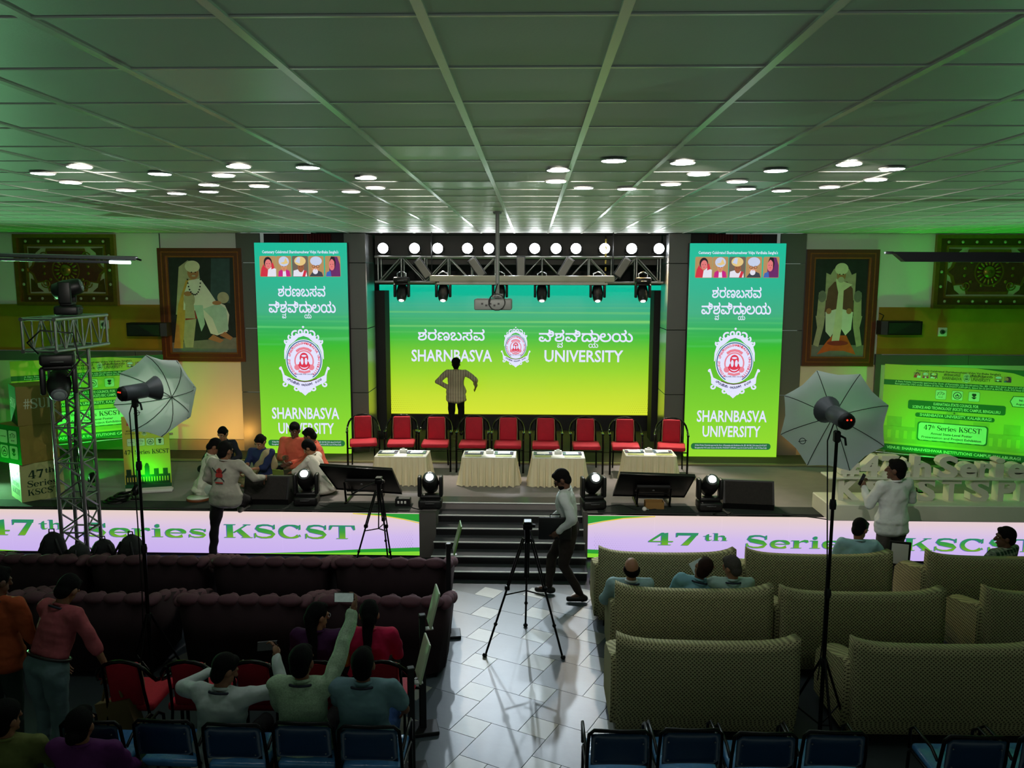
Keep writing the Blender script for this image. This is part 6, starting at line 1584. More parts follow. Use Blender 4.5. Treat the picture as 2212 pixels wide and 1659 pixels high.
for k in range(7):
    yy = -.60+k*.2
    for sx in (-1, 1):
        MB(ALU).tube((sx*g, yy, tz1+.03), (sx*g, yy, tz1+.03+h), .018 if k in (0, 6) else .012, n=8).build('top_post', None, t)
        if k < 6: MB(ALU).tube((sx*g, yy, tz1+.03 if k % 2 else tz1+.03+h), (sx*g, yy+.2, tz1+.03+h if k % 2 else tz1+.03), .012, n=6).build('top_brace', None, t)
    if k in (0, 2, 4, 6):
        for zz in (0, h): MB(ALU).tube((-g, yy, tz1+.03+zz), (g, yy, tz1+.03+zz), .018, n=8).build('top_rung', None, t)
for k, (dx, dy) in enumerate(((-.05, .1), (.04, .0), (.08, -.1), (0, .12))):
    MB(CABLE).path([(dx, dy, tz1), (dx+.03, dy, tz1*.75), (dx-.03, dy-.02, tz1*.5), (dx+.05, dy, tz1*.25), (dx, dy, .03)], .007, 5).build('cable', None, t)
o = moving_head('tower_moving_head', 'black moving head light lying on top of the truss tower', (TX+.10, 10.25, tz1+.03+h+.028), False, math.radians(75), 1.9, group='moving heads on the truss tower', s=.95, glow=M('lens_dim', (120, 130, 130), .1))
o = moving_head('tower_moving_head', 'black moving head light hanging below the top of the tower', (TX+.10, 10.35-.42, tz1-.0), True, math.radians(120), .5, group='moving heads on the truss tower', s=1.15, glow=M('lens_dim'))
MB(CABLE).path([(-.2, -.1, .0), (-.3, -.2, .15), (-.15, -.22, .3), (.2, -.15, .25), (.25, -.1, -.1), (.1, -.12, -.3)], .012, 5).build('cable', None, o)
# ================================================================ backpacks on the sofa seats
BAG = M('bag_black', (20, 20, 22), .8, var=.3, scale=14, bump=.4, bscale=20); BAG2 = M('bag_charcoal', (40, 40, 40), .8, var=.3, scale=14, bump=.4, bscale=20)
def bag(label, px, py, w, h, mat, tilt, lie=False):
    p = at_y(px, py, 8.92)
    t = thing('backpack', label, 'bag', (p.x, 8.92, .432), tilt, 'dark bags on the front left sofas')
    mb = MB(mat); vs = []; n = 14
    prof = [(.0, .92), (.10, 1.0), (.35, 1.02), (.6, .96), (.8, .82), (.93, .55), (1.0, .16)]
    for f, k in prof:
        for i in range(n):
            a = 2*PI*i/n; ca, sa = math.cos(a), math.sin(a); e = .55
            vs.append((w/2*k*math.copysign(abs(ca)**e, ca), .11*k*math.copysign(abs(sa)**e, sa)+(.03*f), h*f))
    m = len(prof)
    mb.add(vs, [(j*n+i, j*n+(i+1) % n, (j+1)*n+(i+1) % n, (j+1)*n+i) for j in range(m-1) for i in range(n)], True); mb.add(vs[:n], [tuple(range(n-1, -1, -1))]); mb.add(vs[-n:], [tuple(range(n))]); mb.build('sack', None, t)
    MB(mat).rbox((0, .12, h*.34), (w*.72, .07, h*.42), .03, 2).build('pocket', None, t)
    MB(BLACK).path([(-.03, .02, h*.97), (-.025, .02, h*1.07), (.025, .02, h*1.07), (.03, .02, h*.97)], .008, 6).build('top_loop', None, t)
    for q in (-1, 1): MB(BLACK).path([(q*w*.2, -.08, h*.9), (q*w*.42, -.15, h*.6), (q*w*.40, -.13, h*.2), (q*w*.36, -.09, h*.06)], .014, 6).build('strap', None, t)
    return t
bag('black backpack with drooping top, leftmost on the front sofas', 112, 1170, .30, .56, BAG, .3); bag('round charcoal bag between the two black backpacks', 166, 1190, .28, .42, BAG2, -.2); bag('lumpy black bag beside the round charcoal bag', 222, 1180, .30, .48, BAG, .5); bag('black backpack with pale side strap near the umbrella pole', 281, 1178, .30, .54, BAG2, -.1)
# ================================================================ people
SKIN = M('skin_brown', (118, 78, 56), .55, var=.1, scale=8); SKIN2 = M('skin_tan', (150, 104, 76), .55, var=.1, scale=8); SKIN3 = M('skin_deep', (88, 58, 42), .55, var=.1, scale=8)
HAIR = M('hair_black', (9, 8, 8), .85, spec=.12, var=.3, scale=60, bump=.3, bscale=140); HAIRB = M('hair_brown', (40, 24, 18), .85, spec=.12, var=.3, scale=60, bump=.3, bscale=140); HAIRG = M('hair_grey', (74, 68, 64), .85, spec=.12, var=.3, scale=60, bump=.3, bscale=140)
def cl(name, rgb, **k): return M('cloth_'+name, rgb, .8, var=k.pop('var', .12), scale=k.pop('scale', 5), bump=k.pop('bump', .9), bscale=k.pop('bscale', 9), spec=.2, **k)
EYEW = M('eye_white', (210, 205, 200), .3); LIP = M('lip', (110, 56, 50), .5)
QUEUE = []
def prim_mb(prims):
    m = MB()
    for p in prims:
        if p[0] == 'c':
            _, a, b, r0, r1 = p; m.tube(a, b, r0, r1, n=12); m.ell(a, r0, nu=12, nv=8); m.ell(b, r1, nu=12, nv=8)
        else:
            _, c, r, R = p; m.ell(c, r, R, 16, 10)
    return m
def queue(name, mat, parent, prims, voxel, smooth=4, extra=None, disp=0.0):
    me = bpy.data.meshes.new(name); o = bpy.data.objects.new(name, me); COL.objects.link(o); o.parent = parent
    QUEUE.append((o, mat, [(prims, voxel, smooth)], extra, disp)); return o
def flush():
    tmp = bpy.data.scenes.new('remesh_bench'); jobs = []
    for o, mat, groups, extra, disp in QUEUE:
        lst = []
        for prims, voxel, smooth in groups:
            m = prim_mb(prims); me = bpy.data.meshes.new('bench'); me.from_pydata(m.v, [], m.f); me.update()
            ob = bpy.data.objects.new('bench', me); tmp.collection.objects.link(ob)
            r = ob.modifiers.new('r', 'REMESH'); r.mode = 'VOXEL'; r.voxel_size = voxel
            s = ob.modifiers.new('s', 'SMOOTH'); s.iterations = smooth; s.factor = .5
            lst.append(ob)
        jobs.append(lst)
    tmp.view_layers[0].update(); dg = tmp.view_layers[0].depsgraph
    for (o, mat, groups, extra, disp), lst in zip(QUEUE, jobs):
        mb = MB()
        for ob in lst:
            ev = ob.evaluated_get(dg); me = ev.to_mesh()
            mb.add([v.co[:] for v in me.vertices], [tuple(p.vertices) for p in me.polygons], True); ev.to_mesh_clear()
        if disp:
            from mathutils import noise
            mb.v = [tuple(V(v)+V((noise.noise(V(v)*9), noise.noise(V(v)*9+V((7, 0, 0))), noise.noise(V(v)*9+V((0, 9, 0)))*.5))*disp) for v in mb.v]
        if extra: mb.add(extra.v, extra.f, True)
        me = o.data; me.from_pydata(mb.v, [], mb.f); me.materials.append(mat); me.polygons.foreach_set('use_smooth', [True]*len(mb.f)); me.update()
    for lst in jobs:
        for ob in lst:
            me = ob.data; bpy.data.objects.remove(ob); bpy.data.meshes.remove(me)
    bpy.data.scenes.remove(tmp); QUEUE.clear()
def ik(a, b, l1, l2, hint):
    d = b-a; L = min(max(d.length, .05), (l1+l2)*.999); u = d.normalized(); b = a+u*L
    x = (l1*l1-l2*l2+L*L)/(2*L); h = math.sqrt(max(0, l1*l1-x*x))
    n = (V(hint)-u*V(hint).dot(u))
    n = n.normalized() if n.length > 1e-4 else V((0, 0, -1))
    return a+u*x+n*h, b
def hand(mb, w, d, nrm, side, curl, s=1.0):
    """palm, four fingers of unequal length and a thumb leaving the palm's side"""
    d = d.normalized(); nrm = (nrm-d*nrm.dot(d)).normalized(); lat = d.cross(nrm)*side
    R = Matrix((lat*side, d, nrm)).transposed()
    mb.ell(w+d*.045*s, (.040*s, .052*s, .016*s), R, 10, 7); mb.tube(w-d*.03*s, w+d*.03*s, .026*s, .03*s, n=8)
    for k, (off, ln) in enumerate(((.030, .92), (.011, 1.04), (-.009, .98), (-.028, .80))):
        p = w+d*.088*s+lat*off*s; ang = .10
        dd = d.copy()
        for seg, l in enumerate((.040, .027, .021)):
            ang = curl*(.55 if seg == 0 else .75)
            dd = (dd*math.cos(ang)+nrm*math.sin(ang)).normalized() if seg == 0 else (dd*math.cos(ang)+(nrm-dd*nrm.dot(dd)).normalized()*math.sin(ang)).normalized() if (nrm-dd*nrm.dot(dd)).length > .05 else (dd*math.cos(ang)-d*math.sin(ang)).normalized()
            q = p+dd*l*ln*s; r = (.0088, .0082, .0072)[seg]*s; mb.tube(p, q, r, r*.94, n=6); mb.ell(q, r*.95, nu=6, nv=4); p = q
    p = w+d*.025*s+lat*.034*s; dd = (d*.6+lat*.75+nrm*.25*curl).normalized()
    for l in (.038, .030, .022):
        q = p+dd*l*s; mb.tube(p, q, .0102*s, .0092*s, n=6); mb.ell(q, .0094*s, nu=6, nv=4); p = q; dd = (dd+d*.35+nrm*.4*curl).normalized()
def person(label, loc, yaw, legs='stand', s=1.0, lean=0.0, side=0.0, tyaw=0.0, hyaw=0.0, hpitch=0.0, hroll=0.0, rh=None, lh=None, rhint=(.5, -.6, -.4), lhint=(-.5, -.6, -.4), rcurl=.5, lcurl=.5,
           shirt=None, sleeve='long', pants=None, hair=HAIR, hstyle='short', skin=SKIN, shoe=None, hem=.04, vx=.017, face=False, hz=None, kneeR=None, kneeL=None, ankR=None, ankL=None, build=1.0, cuff=True, collar=None, lanyard=None, skirt=None, rn_=None, ln_=None):
    t = thing('person', label, 'person', loc, yaw)
    if hz is None: hz = {'stand': .90*s, 'sit': .52, 'floor': .13}[legs]
    hip = V((0, 0, hz)); Rt = Matrix.Rotation(tyaw, 3, 'Z') @ Matrix.Rotation(side, 3, 'Y') @ Matrix.Rotation(-lean, 3, 'X')
    up = Rt @ V((0, 0, 1)); rt = Rt @ V((1, 0, 0)); fw = Rt @ V((0, 1, 0))
    b = build*1.06
    T = lambda x, y, z: hip+Rt @ (V((x, y, z))*s)
    RS, LS = T(.18*b, -.005, .462), T(-.18*b, -.005, .462); NK = T(0, -.01, .485); HC = T(0, .018, .635)
    Rh = Rt @ Matrix.Rotation(hyaw, 3, 'Z') @ Matrix.Rotation(hroll, 3, 'Y') @ Matrix.Rotation(-hpitch, 3, 'X')
    HC = NK+(HC-NK).length*(up*.75+(Rh @ V((0, .10, 1)))*.25).normalized()
    H = lambda x, y, z: HC+Rh @ (V((x, y, z))*s*1.04)
    # legs
    HRt, HLt = hip+V((.09*b*s, 0, -.01)), hip+V((-.09*b*s, 0, -.01))
    if legs == 'stand':
        kr, kl = V((.10*s, .02, .48*s)), V((-.10*s, .02, .48*s)); ar, al = V((.11*s, -.02, .085)), V((-.11*s, -.02, .085))
    elif legs == 'sit':
        kr, kl = V((.13, .44, .50)), V((-.13, .44, .50)); ar, al = V((.13, .42, .09)), V((-.13, .42, .09))
    else:
        kr, kl = V((.36*s, .22, .13)), V((-.36*s, .22, .13)); ar, al = V((-.06, .36, .07)), V((.06, .30, .075))
    kr = V(kneeR) if kneeR else kr; kl = V(kneeL) if kneeL else kl; ar = V(ankR) if ankR else ar; al = V(ankL) if ankL else al
    footd = V((0, 1, 0))
    def toe(k, a):
        if legs == 'floor': return a+V((-.14 if a.x < 0 else .14, .04, -.02))*s
        return a+V((0.02*(1 if a.x > 0 else -1), .15, -.055))*s
    # arms
    rest = {'stand': (V((.27*b*s, .04, hz-.06)), V((-.27*b*s, .04, hz-.06))), 'sit': (V((.16, .36, .60)), V((-.16, .36, .60))), 'floor': (V((.22, .30, .30)), V((-.22, .30, .30)))}[legs]
    RW = V(rh) if rh is not None else rest[0]; LW = V(lh) if lh is not None else rest[1]
    RE, RW = ik(RS, RW, .285*s, .265*s, rhint); LE, LW = ik(LS, LW, .285*s, .265*s, lhint)
    E = lambda c, r, R=Rt: ('e', c, tuple(x*s for x in r), R)
    ST = ((.00, .150, .110), (.06, .147, .108), (.12, .145, .105), (.18, .147, .105), (.24, .153, .108), (.30, .160, .111), (.36, .163, .110), (.40, .156, .102))
    torso = lambda g: [E(T(0, 0, z), (x_*b+g, y_+g, .085+g)) for z, x_, y_ in ST]+[('c', LS+(-up*.02+rt*.03)*s, RS+(-up*.02-rt*.03)*s, (.062+g)*s, (.062+g)*s), ('c', T(0, -.01, .40), NK-up*.02, (.075+g)*s, (.058+g*.6)*s)]
    arm = lambda S_, E_, W_, g: [('c', S_, E_, (.052+g)*s, (.042+g)*s), ('c', E_, W_, (.041+g)*s, (.028+g)*s)]
    leg = lambda h_, k_, a_, g: [('c', h_, k_, (.085*b+g)*s, (.058+g)*s), ('c', k_, a_, (.056+g)*s, (.038+g)*s)]
    # body: one continuous mesh, head and hands grown on
    body = torso(-.01)+arm(RS, RE, RW, -.004)+arm(LS, LE, LW, -.004)+leg(HRt, kr, ar, -.008)+leg(HLt, kl, al, -.008)
    body += [('c', T(0, -.01, .46), HC-Rh @ V((0, .02, .07))*s, .052*s, .05*s), ('c', ar, toe(kr, ar), .036*s, .028*s), ('c', al, toe(kl, al), .036*s, .028*s)]
    head = [('e', H(0, -.012, .018), (.076*s, .096*s, .102*s), Rh), ('e', H(0, .028, -.052), (.056*s, .062*s, .066*s), Rh), ('c', H(0, .092, .004), H(0, .108, -.026), .011*s, .016*s), ('e', H(.077, -.008, -.012), (.013*s, .023*s, .033*s), Rh), ('e', H(-.077, -.008, -.012), (.013*s, .023*s, .033*s), Rh), ('c', H(.03, .076, .022), H(.05, .066, .020), .014*s, .012*s), ('c', H(-.03, .076, .022), H(-.05, .066, .020), .014*s, .012*s), ('c', H(0, -.02, -.06), NK, .052*s, .054*s), ('e', H(0, .083, -.066), (.026*s, .014*s, .012*s), Rh), ('e', H(0, .07, -.10), (.026*s, .02*s, .018*s), Rh)]
    ex = MB()
    rdir, ldir = (RW-RE), (LW-LE)
    hand(ex, RW, rdir, V(rn_) if rn_ else (-rt+fw*.2), -1, rcurl, s); hand(ex, LW, ldir, V(ln_) if ln_ else (rt+fw*.2), 1, lcurl, s)
    o = queue('body', skin, t, body, vx*.9, 4, ex); QUEUE[-1][2].append((head, .0085, 2))
    # clothes
    if shirt:
        pr = [p for i, p in enumerate(torso(.018)) if hem > .03 or i >= 2]+([E(T(0, .004, z), (.216*b, .160, .085)) for z in (-hem-.03, -hem/2-.01, .03)]+[E(T(0, 0, .08), (.195*b, .146, .09)), E(T(0, 0, .13), (.178*b, .132, .09))] if hem > .03 else [])
        if sleeve == 'long': pr += arm(RS, RE, RE.lerp(RW, .93), .017)+arm(LS, LE, LE.lerp(LW, .93), .017)
        elif sleeve == 'short': pr += [('c', RS, RS.lerp(RE, .72), .068*s, .060*s), ('c', LS, LS.lerp(LE, .72), .068*s, .060*s)]
        elif sleeve == 'elbow': pr += [('c', RS, RE, .066*s, .056*s), ('c', LS, LE, .066*s, .056*s), ('c', RE, RE.lerp(RW, .25), .056*s, .05*s), ('c', LE, LE.lerp(LW, .25), .056*s, .05*s)]
        queue('shirt', shirt, t, pr, vx, 6, None, .018)
        cm = collar or shirt
        if cm != 'none':
            c = MB(); n = 14
            c.path([NK+(rt*math.cos(2*PI*k/n)*.066+fw*math.sin(2*PI*k/n)*.066+up*(.018-.012*math.sin(2*PI*k/n)))*s for k in range(n)], .013*s, 6, True); c.build('collar', cm, t)
    if lanyard:
        c = MB(); n = 16; c.path([NK+(rt*math.cos(2*PI*k/n)*.098+fw*(math.sin(2*PI*k/n)*.098)+up*(-.012-.02*math.sin(2*PI*k/n)))*s for k in range(n)], .0105*s, 5, True); c.build('lanyard', lanyard, t)
    if pants:
        pr = [E(T(0, 0, .0), (.156*b+.012, .112+.014, .115)), E(T(0, 0, .055), (.150*b+.022, .110+.022, .07))]+leg(HRt, kr, kr.lerp(ar, .96), .012)+leg(HLt, kl, kl.lerp(al, .96), .012)
        queue('trousers', pants, t, pr, vx, 4, None, .016)
    if skirt: queue('drape', skirt[0], t, skirt[1](T, s), vx, 5, None, .012)
    if shoe:
        for nm, a, k in (('shoe', ar, kr), ('shoe', al, kl)):
            q = toe(k, a); queue(nm, shoe, t, [('c', a-V((0, .05, .045))*s, q, .042*s, .036*s), ('c', a+V((0, -.01, -.02))*s, a-V((0, .02, .05))*s, .042*s, .044*s)], .013, 2)
    # hair
    if hstyle == 'bald': pr = [('e', H(0, -.050, -.02), (.080*s, .066*s, .062*s), Rh), ('e', H(.062, -.02, -.005), (.026*s, .05*s, .045*s), Rh), ('e', H(-.062, -.02, -.005), (.026*s, .05*s, .045*s), Rh)]
    elif hstyle == 'cap': pr = [('e', H(0, -.018, .034), (.090*s, .106*s, .098*s), Rh), ('e', H(0, -.05, -.03), (.074*s, .058*s, .075*s), Rh)]
    else: pr = [('e', H(0, -.020, .034), (.087*s, .103*s, .100*s), Rh), ('e', H(0, -.052, -.028), (.074*s, .056*s, .078*s), Rh), ('e', H(0, .045, .086), (.062*s, .038*s, .032*s), Rh)]
    if hstyle == 'long': pr += [('c', H(0, -.08, .0), T(0, -.13, .34), .062*s, .036*s), ('c', T(0, -.13, .34), T(.01, -.14, .16), .036*s, .022*s)]
    if hstyle == 'bun': pr += [('e', H(0, -.115, -.03), (.05*s, .042*s, .05*s), Rh)]
    if hstyle == 'full': pr += [('e', H(0, -.01, .06), (.100*s, .108*s, .085*s), Rh)]
    queue('hair', hair, t, pr, .011, 2, None, .008)
    if face:
        for q in (-1, 1):
            e = MB(EYEW).ell(H(q*.031, .076, .004), (.013*s, .008*s, .007*s), Rh, 8, 5).build('eye', None, t); MB(HAIR).ell(H(q*.031, .083, .004), (.006*s, .004*s, .006*s), Rh, 6, 4).build('pupil', None, e)
            MB(HAIR).tube(H(q*.014, .088, .028), H(q*.05, .074, .030), .005*s, .004*s, n=5).build('eyebrow', None, t)
        MB(LIP).ell(H(0, .094, -.066), (.024*s, .007*s, .008*s), Rh, 8, 5).build('mouth', None, t)
    return t, dict(T=T, H=H, RW=RW, LW=LW, RE=RE, LE=LE, NK=NK, HC=HC, RS=RS, LS=LS, rdir=rdir, ldir=ldir, fw=fw, rt=rt, up=up)
def world(t, p): return Matrix.Translation(t.location) @ Matrix.Rotation(t.rotation_euler.z, 4, 'Z') @ V(p)
WSHIRT = cl('white', (200, 204, 202)); JEANS = cl('jeans', (92, 112, 116)); BLKP = cl('black_trousers', (22, 21, 22)); DRKP = cl('brown_trousers', (46, 38, 34)); SHOE = M('shoe_leather', (20, 16, 14), .4); LAN = M('lanyard_dark', (24, 28, 44), .7)
PHONE = M('phone_black', (14, 14, 16), .25)
def phone(label, c, u, v, lit=False):
    u, v = V(u).normalized(), V(v).normalized(); n = u.cross(v); R = Matrix((u, v, n)).transposed()
    t = thing('phone', label, 'phone', c); MB(PHONE).rbox((0, 0, 0), (.158, .076, .010), .004, 1, R).build('case', None, t)
    MB(M('phone_screen_lit', (150, 170, 160), emit=.35, var=.3, scale=40) if lit else M('phone_screen', (20, 22, 24), .1)).rbox(n*.0052, (.148, .068, .002), .0008, 1, R).build('screen', None, t)
    MB(M('phone_lens', (60, 60, 66), .1)).lathe([(.009, 0), (.008, .003)], 8, R @ V((.06, .02, -.005)), R @ rx(PI)).build('lens', None, t)
    return t
# ---- on the stage
p = at_z(985, 941, .70)
person('man in cream striped shirt standing with his back turned before the LED wall', (p.x, 16.42, .70), 0.0, s=.97, rh=(.40, .12, 1.02), lh=(-.16, -.02, 1.0), lhint=(-1, -.2, 0), rhint=(.5, -.6, 0), tyaw=.05, shirt=cl('cream_stripe', (206, 190, 160), kind='stripeX', rgb2=(60, 44, 40), bump=.2), pants=BLKP, shoe=SHOE, hstyle='full', hem=.10)
KUR = cl('kurta_white', (206, 206, 190))
kt, k = person('man in white kurta sitting cross-legged on the stage at left', (-5.02, 11.78, SZ), -1.15, 'floor', lean=.25, hpitch=.5, rh=(.12, .48, .34), lh=(-.10, .50, .36), shirt=KUR, pants=cl('pyjama_white', (196, 204, 196)), hem=.06, build=1.08, skirt=(KUR, lambda T, s: [('c', T(-.12, -.1, .02), T(-.42, -.12, -.10), .06*s, .02*s), ('e', T(0, 0, -.03), (.24*s, .20*s, .08*s), None)]))
person('young woman in black top sitting at the back of the group', (-5.18, 13.05, SZ), PI-.15, 'floor', s=.92, hpitch=.35, lean=.1, shirt=cl('black_top', (26, 28, 38)), pants=BLKP, hstyle='bun', face=True, skin=SKIN2, lanyard=M('lanyard_pale', (150, 160, 170), .6))
TEE = cl('grey_tee', (150, 148, 136))
# man climbing onto the stage: left foot on the floor, right knee up on the stage edge
ct, ck = person('man in grey printed top climbing onto the stage, seen from behind', (-4.30, 10.76, 0), -.12, s=1.03, hz=.92, build=1.08, lean=.08, tyaw=-.1, hyaw=-.25, hpitch=.15, kneeR=(.14, .36, .78), ankR=(.10, .26, .72), kneeL=(-.19, .02, .50), ankL=(-.20, -.06, .085), rh=(.40, .36, 1.12), lh=(-.34, .36, 1.00), shirt=TEE, pants=BLKP, shoe=M('shoe_grey', (120, 116, 112), .6), hem=.04, skin=SKIN)
fr = Fr(ck['T'](0, -.135, .32), ck['rt'], ck['up'])
m = MB(M('print_red', (150, 40, 36), .7))
for a in range(5): m.disc(fr, .022*math.cos(a*1.257+.3), .05+.028*math.sin(a*1.257+.3), .026, None, .012, 10)
m.rrect(fr, -.055, -.03, .055, .03, .02, .013); m.rect(fr, -.06, -.115, .06, -.095, .012); m.use(M('print_ink', (40, 44, 48), .7))
m.stroke(fr, [(-.11, .10), (.08, -.08)], .014, .011); m.stroke(fr, [(.11, .10), (-.08, -.08)], .014, .011)
tag(m.build('back_print', None, ct), kind='stuff')
SAR = cl('saree_gold', (150, 138, 104)); NAV = cl('blouse_navy', (30, 40, 76))
wt, wk = person('woman in navy and gold saree sitting in the group', (-4.30, 12.38, SZ), PI-.25, 'floor', s=.94, hpitch=.45, lean=.12, rh=(.05, .40, .42), lh=(-.02, .42, .36), shirt=NAV, sleeve='elbow', pants=SAR, hstyle='bun', face=True, skin=SKIN2, skirt=(SAR, lambda T, s: [('c', T(-.13, .045, .44), T(.02, .055, .24), .085*s, .09*s), ('c', T(.02, .055, .24), T(.12, .05, .04), .09*s, .10*s), ('c', T(-.15, .0, .46), T(-.16, -.06, .20), .07*s, .08*s), ('e', T(0, .18, -.02), (.34*s, .24*s, .10*s), None)]))
OR_ = cl('coral_shirt', (196, 92, 70)); 
person('man in coral shirt with strap sitting upright in the group, facing the camera', (-3.96, 12.95, SZ), PI-.1, 'floor', s=1.04, hpitch=.3, rh=(.06, .34, .40), lh=(-.05, .30, .30), shirt=OR_, pants=BLKP, face=True, skin=SKIN3, lanyard=LAN, hem=.05)
person('man in coral shirt turned away, bending over the game sheet', (-3.47, 12.80, SZ), 1.75, 'floor', s=1.0, lean=.30, hpitch=.25, hyaw=-.3, rh=(.12, .46, .26), lh=(-.1, .50, .24), shirt=OR_, pants=BLKP, skin=SKIN)
WSA = cl('saree_white', (214, 208, 196))
person('woman in white saree with short hair bending forward in the group', (-3.26, 11.98, SZ), 1.45, 'floor', s=.95, lean=.32, hpitch=.3, rh=(.10, .52, .26), lh=(-.06, .55, .30), shirt=WSA, sleeve='elbow', pants=WSA, face=True, skin=SKIN2, hstyle='full', skirt=(WSA, lambda T, s: [('c', T(-.15, -.02, .45), T(-.16, -.14, .1), .09*s, .12*s), ('c', T(-.16, -.14, .1), T(-.30, -.30, -.08), .11*s, .05*s), ('e', T(-.05, .0, -.03), (.36*s, .30*s, .10*s), None), ('c', T(.12, .03, .44), T(-.06, .06, .2), .085*s, .09*s)]))
# sheet they look at
t = thing('printed_booklet', 'open green printed booklet held between the seated women', 'booklet', at_y(613, 1022, 11.95))
Rb = rx(-.75) @ rz(.2)
MB(M('booklet_green', (150, 180, 70), .5, var=.2, scale=20)).rbox((-.09, 0, 0), (.17, .22, .006), .002, 1, Rb).build('page', None, t); MB(M('booklet_dark', (70, 80, 50), .5, var=.4, scale=30)).rbox((.09, 0, .004), (.17, .22, .006), .002, 1, Rb @ ry(-.15)).build('page', None, t)
# ---- on the floor near the stage
wt2, wk2 = person('man in pale shirt walking past the steps carrying a black laptop case', (.47, 9.55, 0), 1.45, lean=.14, hpitch=.5, s=1.0, rh=(.26, .26, .92), lh=(-.30, .12, .95), lhint=(-.6, -1, -.3), kneeR=(.10, .22, .50), ankR=(.10, .26, .10), kneeL=(-.10, .06, .47), ankL=(-.10, -.16, .10), build=1.16, shirt=WSHIRT, pants=DRKP, shoe=SHOE, face=True, skin=SKIN3, hem=.02, lcurl=.9, ln_=(1, .2, .2))
w = world(wt2, wk2['LW'])
t = thing('laptop_case', 'black laptop case under the arm of the walking man', 'laptop', w+V((-.03, .085, .03)))
MB(BLACK).rbox((0, -.035, 0), (.40, .03, .28), .014, 2).build('case', None, t); MB(BLACKM).path([(-.06, -.035, .14), (-.06, -.035, .175), (.06, -.035, .175), (.06, -.035, .14)], .008, 6).build('handle', None, t)
m = MB(HAIR); H = wk2['H']
for q in (-1, 1):
    m.path([H(q*.031+.022*math.cos(a*.524), .094, .004+.018*math.sin(a*.524)) for a in range(12)], .0028, 4, True); m.tube(H(q*.053, .092, .006), H(q*.080, -.01, .006), .0028, n=4)
m.tube(H(-.01, .097, .006), H(.01, .097, .006), .003, n=4); m.build('spectacles', None, wt2)
m = MB(HAIR).ell(H(0, .045, -.075), (.058, .058, .05), None, 12, 8); m.build('beard', None, wt2)
pt, pk = person('man in white shirt standing at right with a phone in his raised hand', (4.53, 9.80, 0), .25, s=1.06, lh=(-.20, .30, 1.34), lhint=(-.35, -.3, -1), rh=(.14, .28, 1.18), rhint=(1, -.3, -.6), hyaw=.55, tyaw=.1, shirt=WSHIRT, pants=cl('grey_trousers', (70, 66, 62)), shoe=SHOE, hem=.06, lcurl=1.0, skin=SKIN3)
phone('black phone held up by the standing man at right', world(pt, pk['LW'])+V((-.03, .02, .09)), (.45, .1, .9), (.6, .5, -.4))
# ---- seated on the right sofas
BL = cl('pale_blue', (150, 180, 182)); BL2 = cl('mint_blue', (120, 168, 180)); MT = cl('pale_mint', (160, 190, 180))
def seat(label, x, y, z, **k): return person(label, (x, y, z), k.pop('yaw', 0.0), 'sit', **k)
seat('bald man in pale blue shirt seated at the aisle end of the middle row', 1.04, 8.02, -.13, s=.97, shirt=BL, pants=BLKP, hstyle='bald', lanyard=LAN, lean=-.1, collar=WSHIRT, lh=(-.22, .30, .62), skin=SKIN2)
seat('man in blue shirt with brown hair leaning over, middle row', 1.66, 8.10, -.13, s=.95, shirt=BL2, pants=BLKP, hair=HAIRB, side=.22, hroll=.35, lanyard=LAN, lean=-.05)
mt, mk = seat('man in mint shirt with glasses reading a sheet, middle row', 2.10, 8.06, -.13, s=.96, shirt=MT, pants=BLKP, hair=HAIRG, hyaw=.7, hpitch=.3, lanyard=LAN, lh=(-.20, .34, .92), lcurl=.7, lean=-.05, skin=SKIN2)
c = world(mt, mk['LW'])
tag(MB(PAPER).rbox((0, 0, 0), (.15, .004, .21), .001, 1, ry(-.5)).build('paper_sheet', None, None, c+V((-.06, .02, .04))), 'white sheet held by the man in the mint shirt', 'paper')
st, sk = seat('man in pale blue shirt bowing on the sofa nearest the right umbrella', 3.84, 9.12, -.10, s=1.0, shirt=cl('sky_shirt', (140, 178, 186)), pants=BLKP, lean=.12, hyaw=-.9, hpitch=.45, rh=(.36, .36, .70), skin=SKIN, side=.05)
seat('man in checked shirt looking left on the sofa at the right edge', 5.52, 9.10, -.14, s=.98, yaw=.5, shirt=cl('check_shirt', (40, 66, 50), kind='check', rgb2=(150, 160, 140)), sleeve='short', pants=BLKP, hyaw=.75, face=True, skin=SKIN3, hpitch=.1)
# ---- left side, front
ot, okk = person('man in orange shirt standing at the left edge of the picture', (-4.42, 6.15, 0), -.15, s=.97, shirt=cl('orange_shirt', (150, 66, 34)), sleeve='elbow', pants=cl('dark_green_trousers', (34, 46, 40)), lanyard=LAN, hyaw=-.3, hpitch=.2, vx=.014, rh=(.30, .10, .78), hem=.05, lean=.08, skin=SKIN3)
tag(MB(M('id_card', (60, 200, 140), .4, emit=.25, var=.1)).rbox((0, 0, 0), (.09, .008, .12), .004, 1).build('id_card', None, None, world(ot, okk['RW']+okk['rdir'].normalized()*.10)+V((0, 0, -.03))), 'small green badge card hanging beside the man in the orange shirt', 'badge')  # card colour is given a faint glow of its own, no lamp in it
bt, bk = person('man in pink shirt bending over with a brown bag in his hand', (-3.92, 5.98, 0), -.45, s=.96, build=1.14, lean=.38, hpitch=.35, hyaw=.3, rh=(.40, .30, .70), rhint=(1, -.2, -.2), lh=(-.22, .28, .74), shirt=cl('pink_shirt', (150, 72, 78)), sleeve='elbow', pants=JEANS, lanyard=LAN, vx=.014, rcurl=1.3, hem=.0, skin=SKIN)
MB(SHOE).path([bk['T'](.185*1.14*math.cos(a*.393), .136*math.sin(a*.393), .085) for a in range(16)], .014, 5, True).build('belt', None, bt)
h = world(bt, bk['RW'])
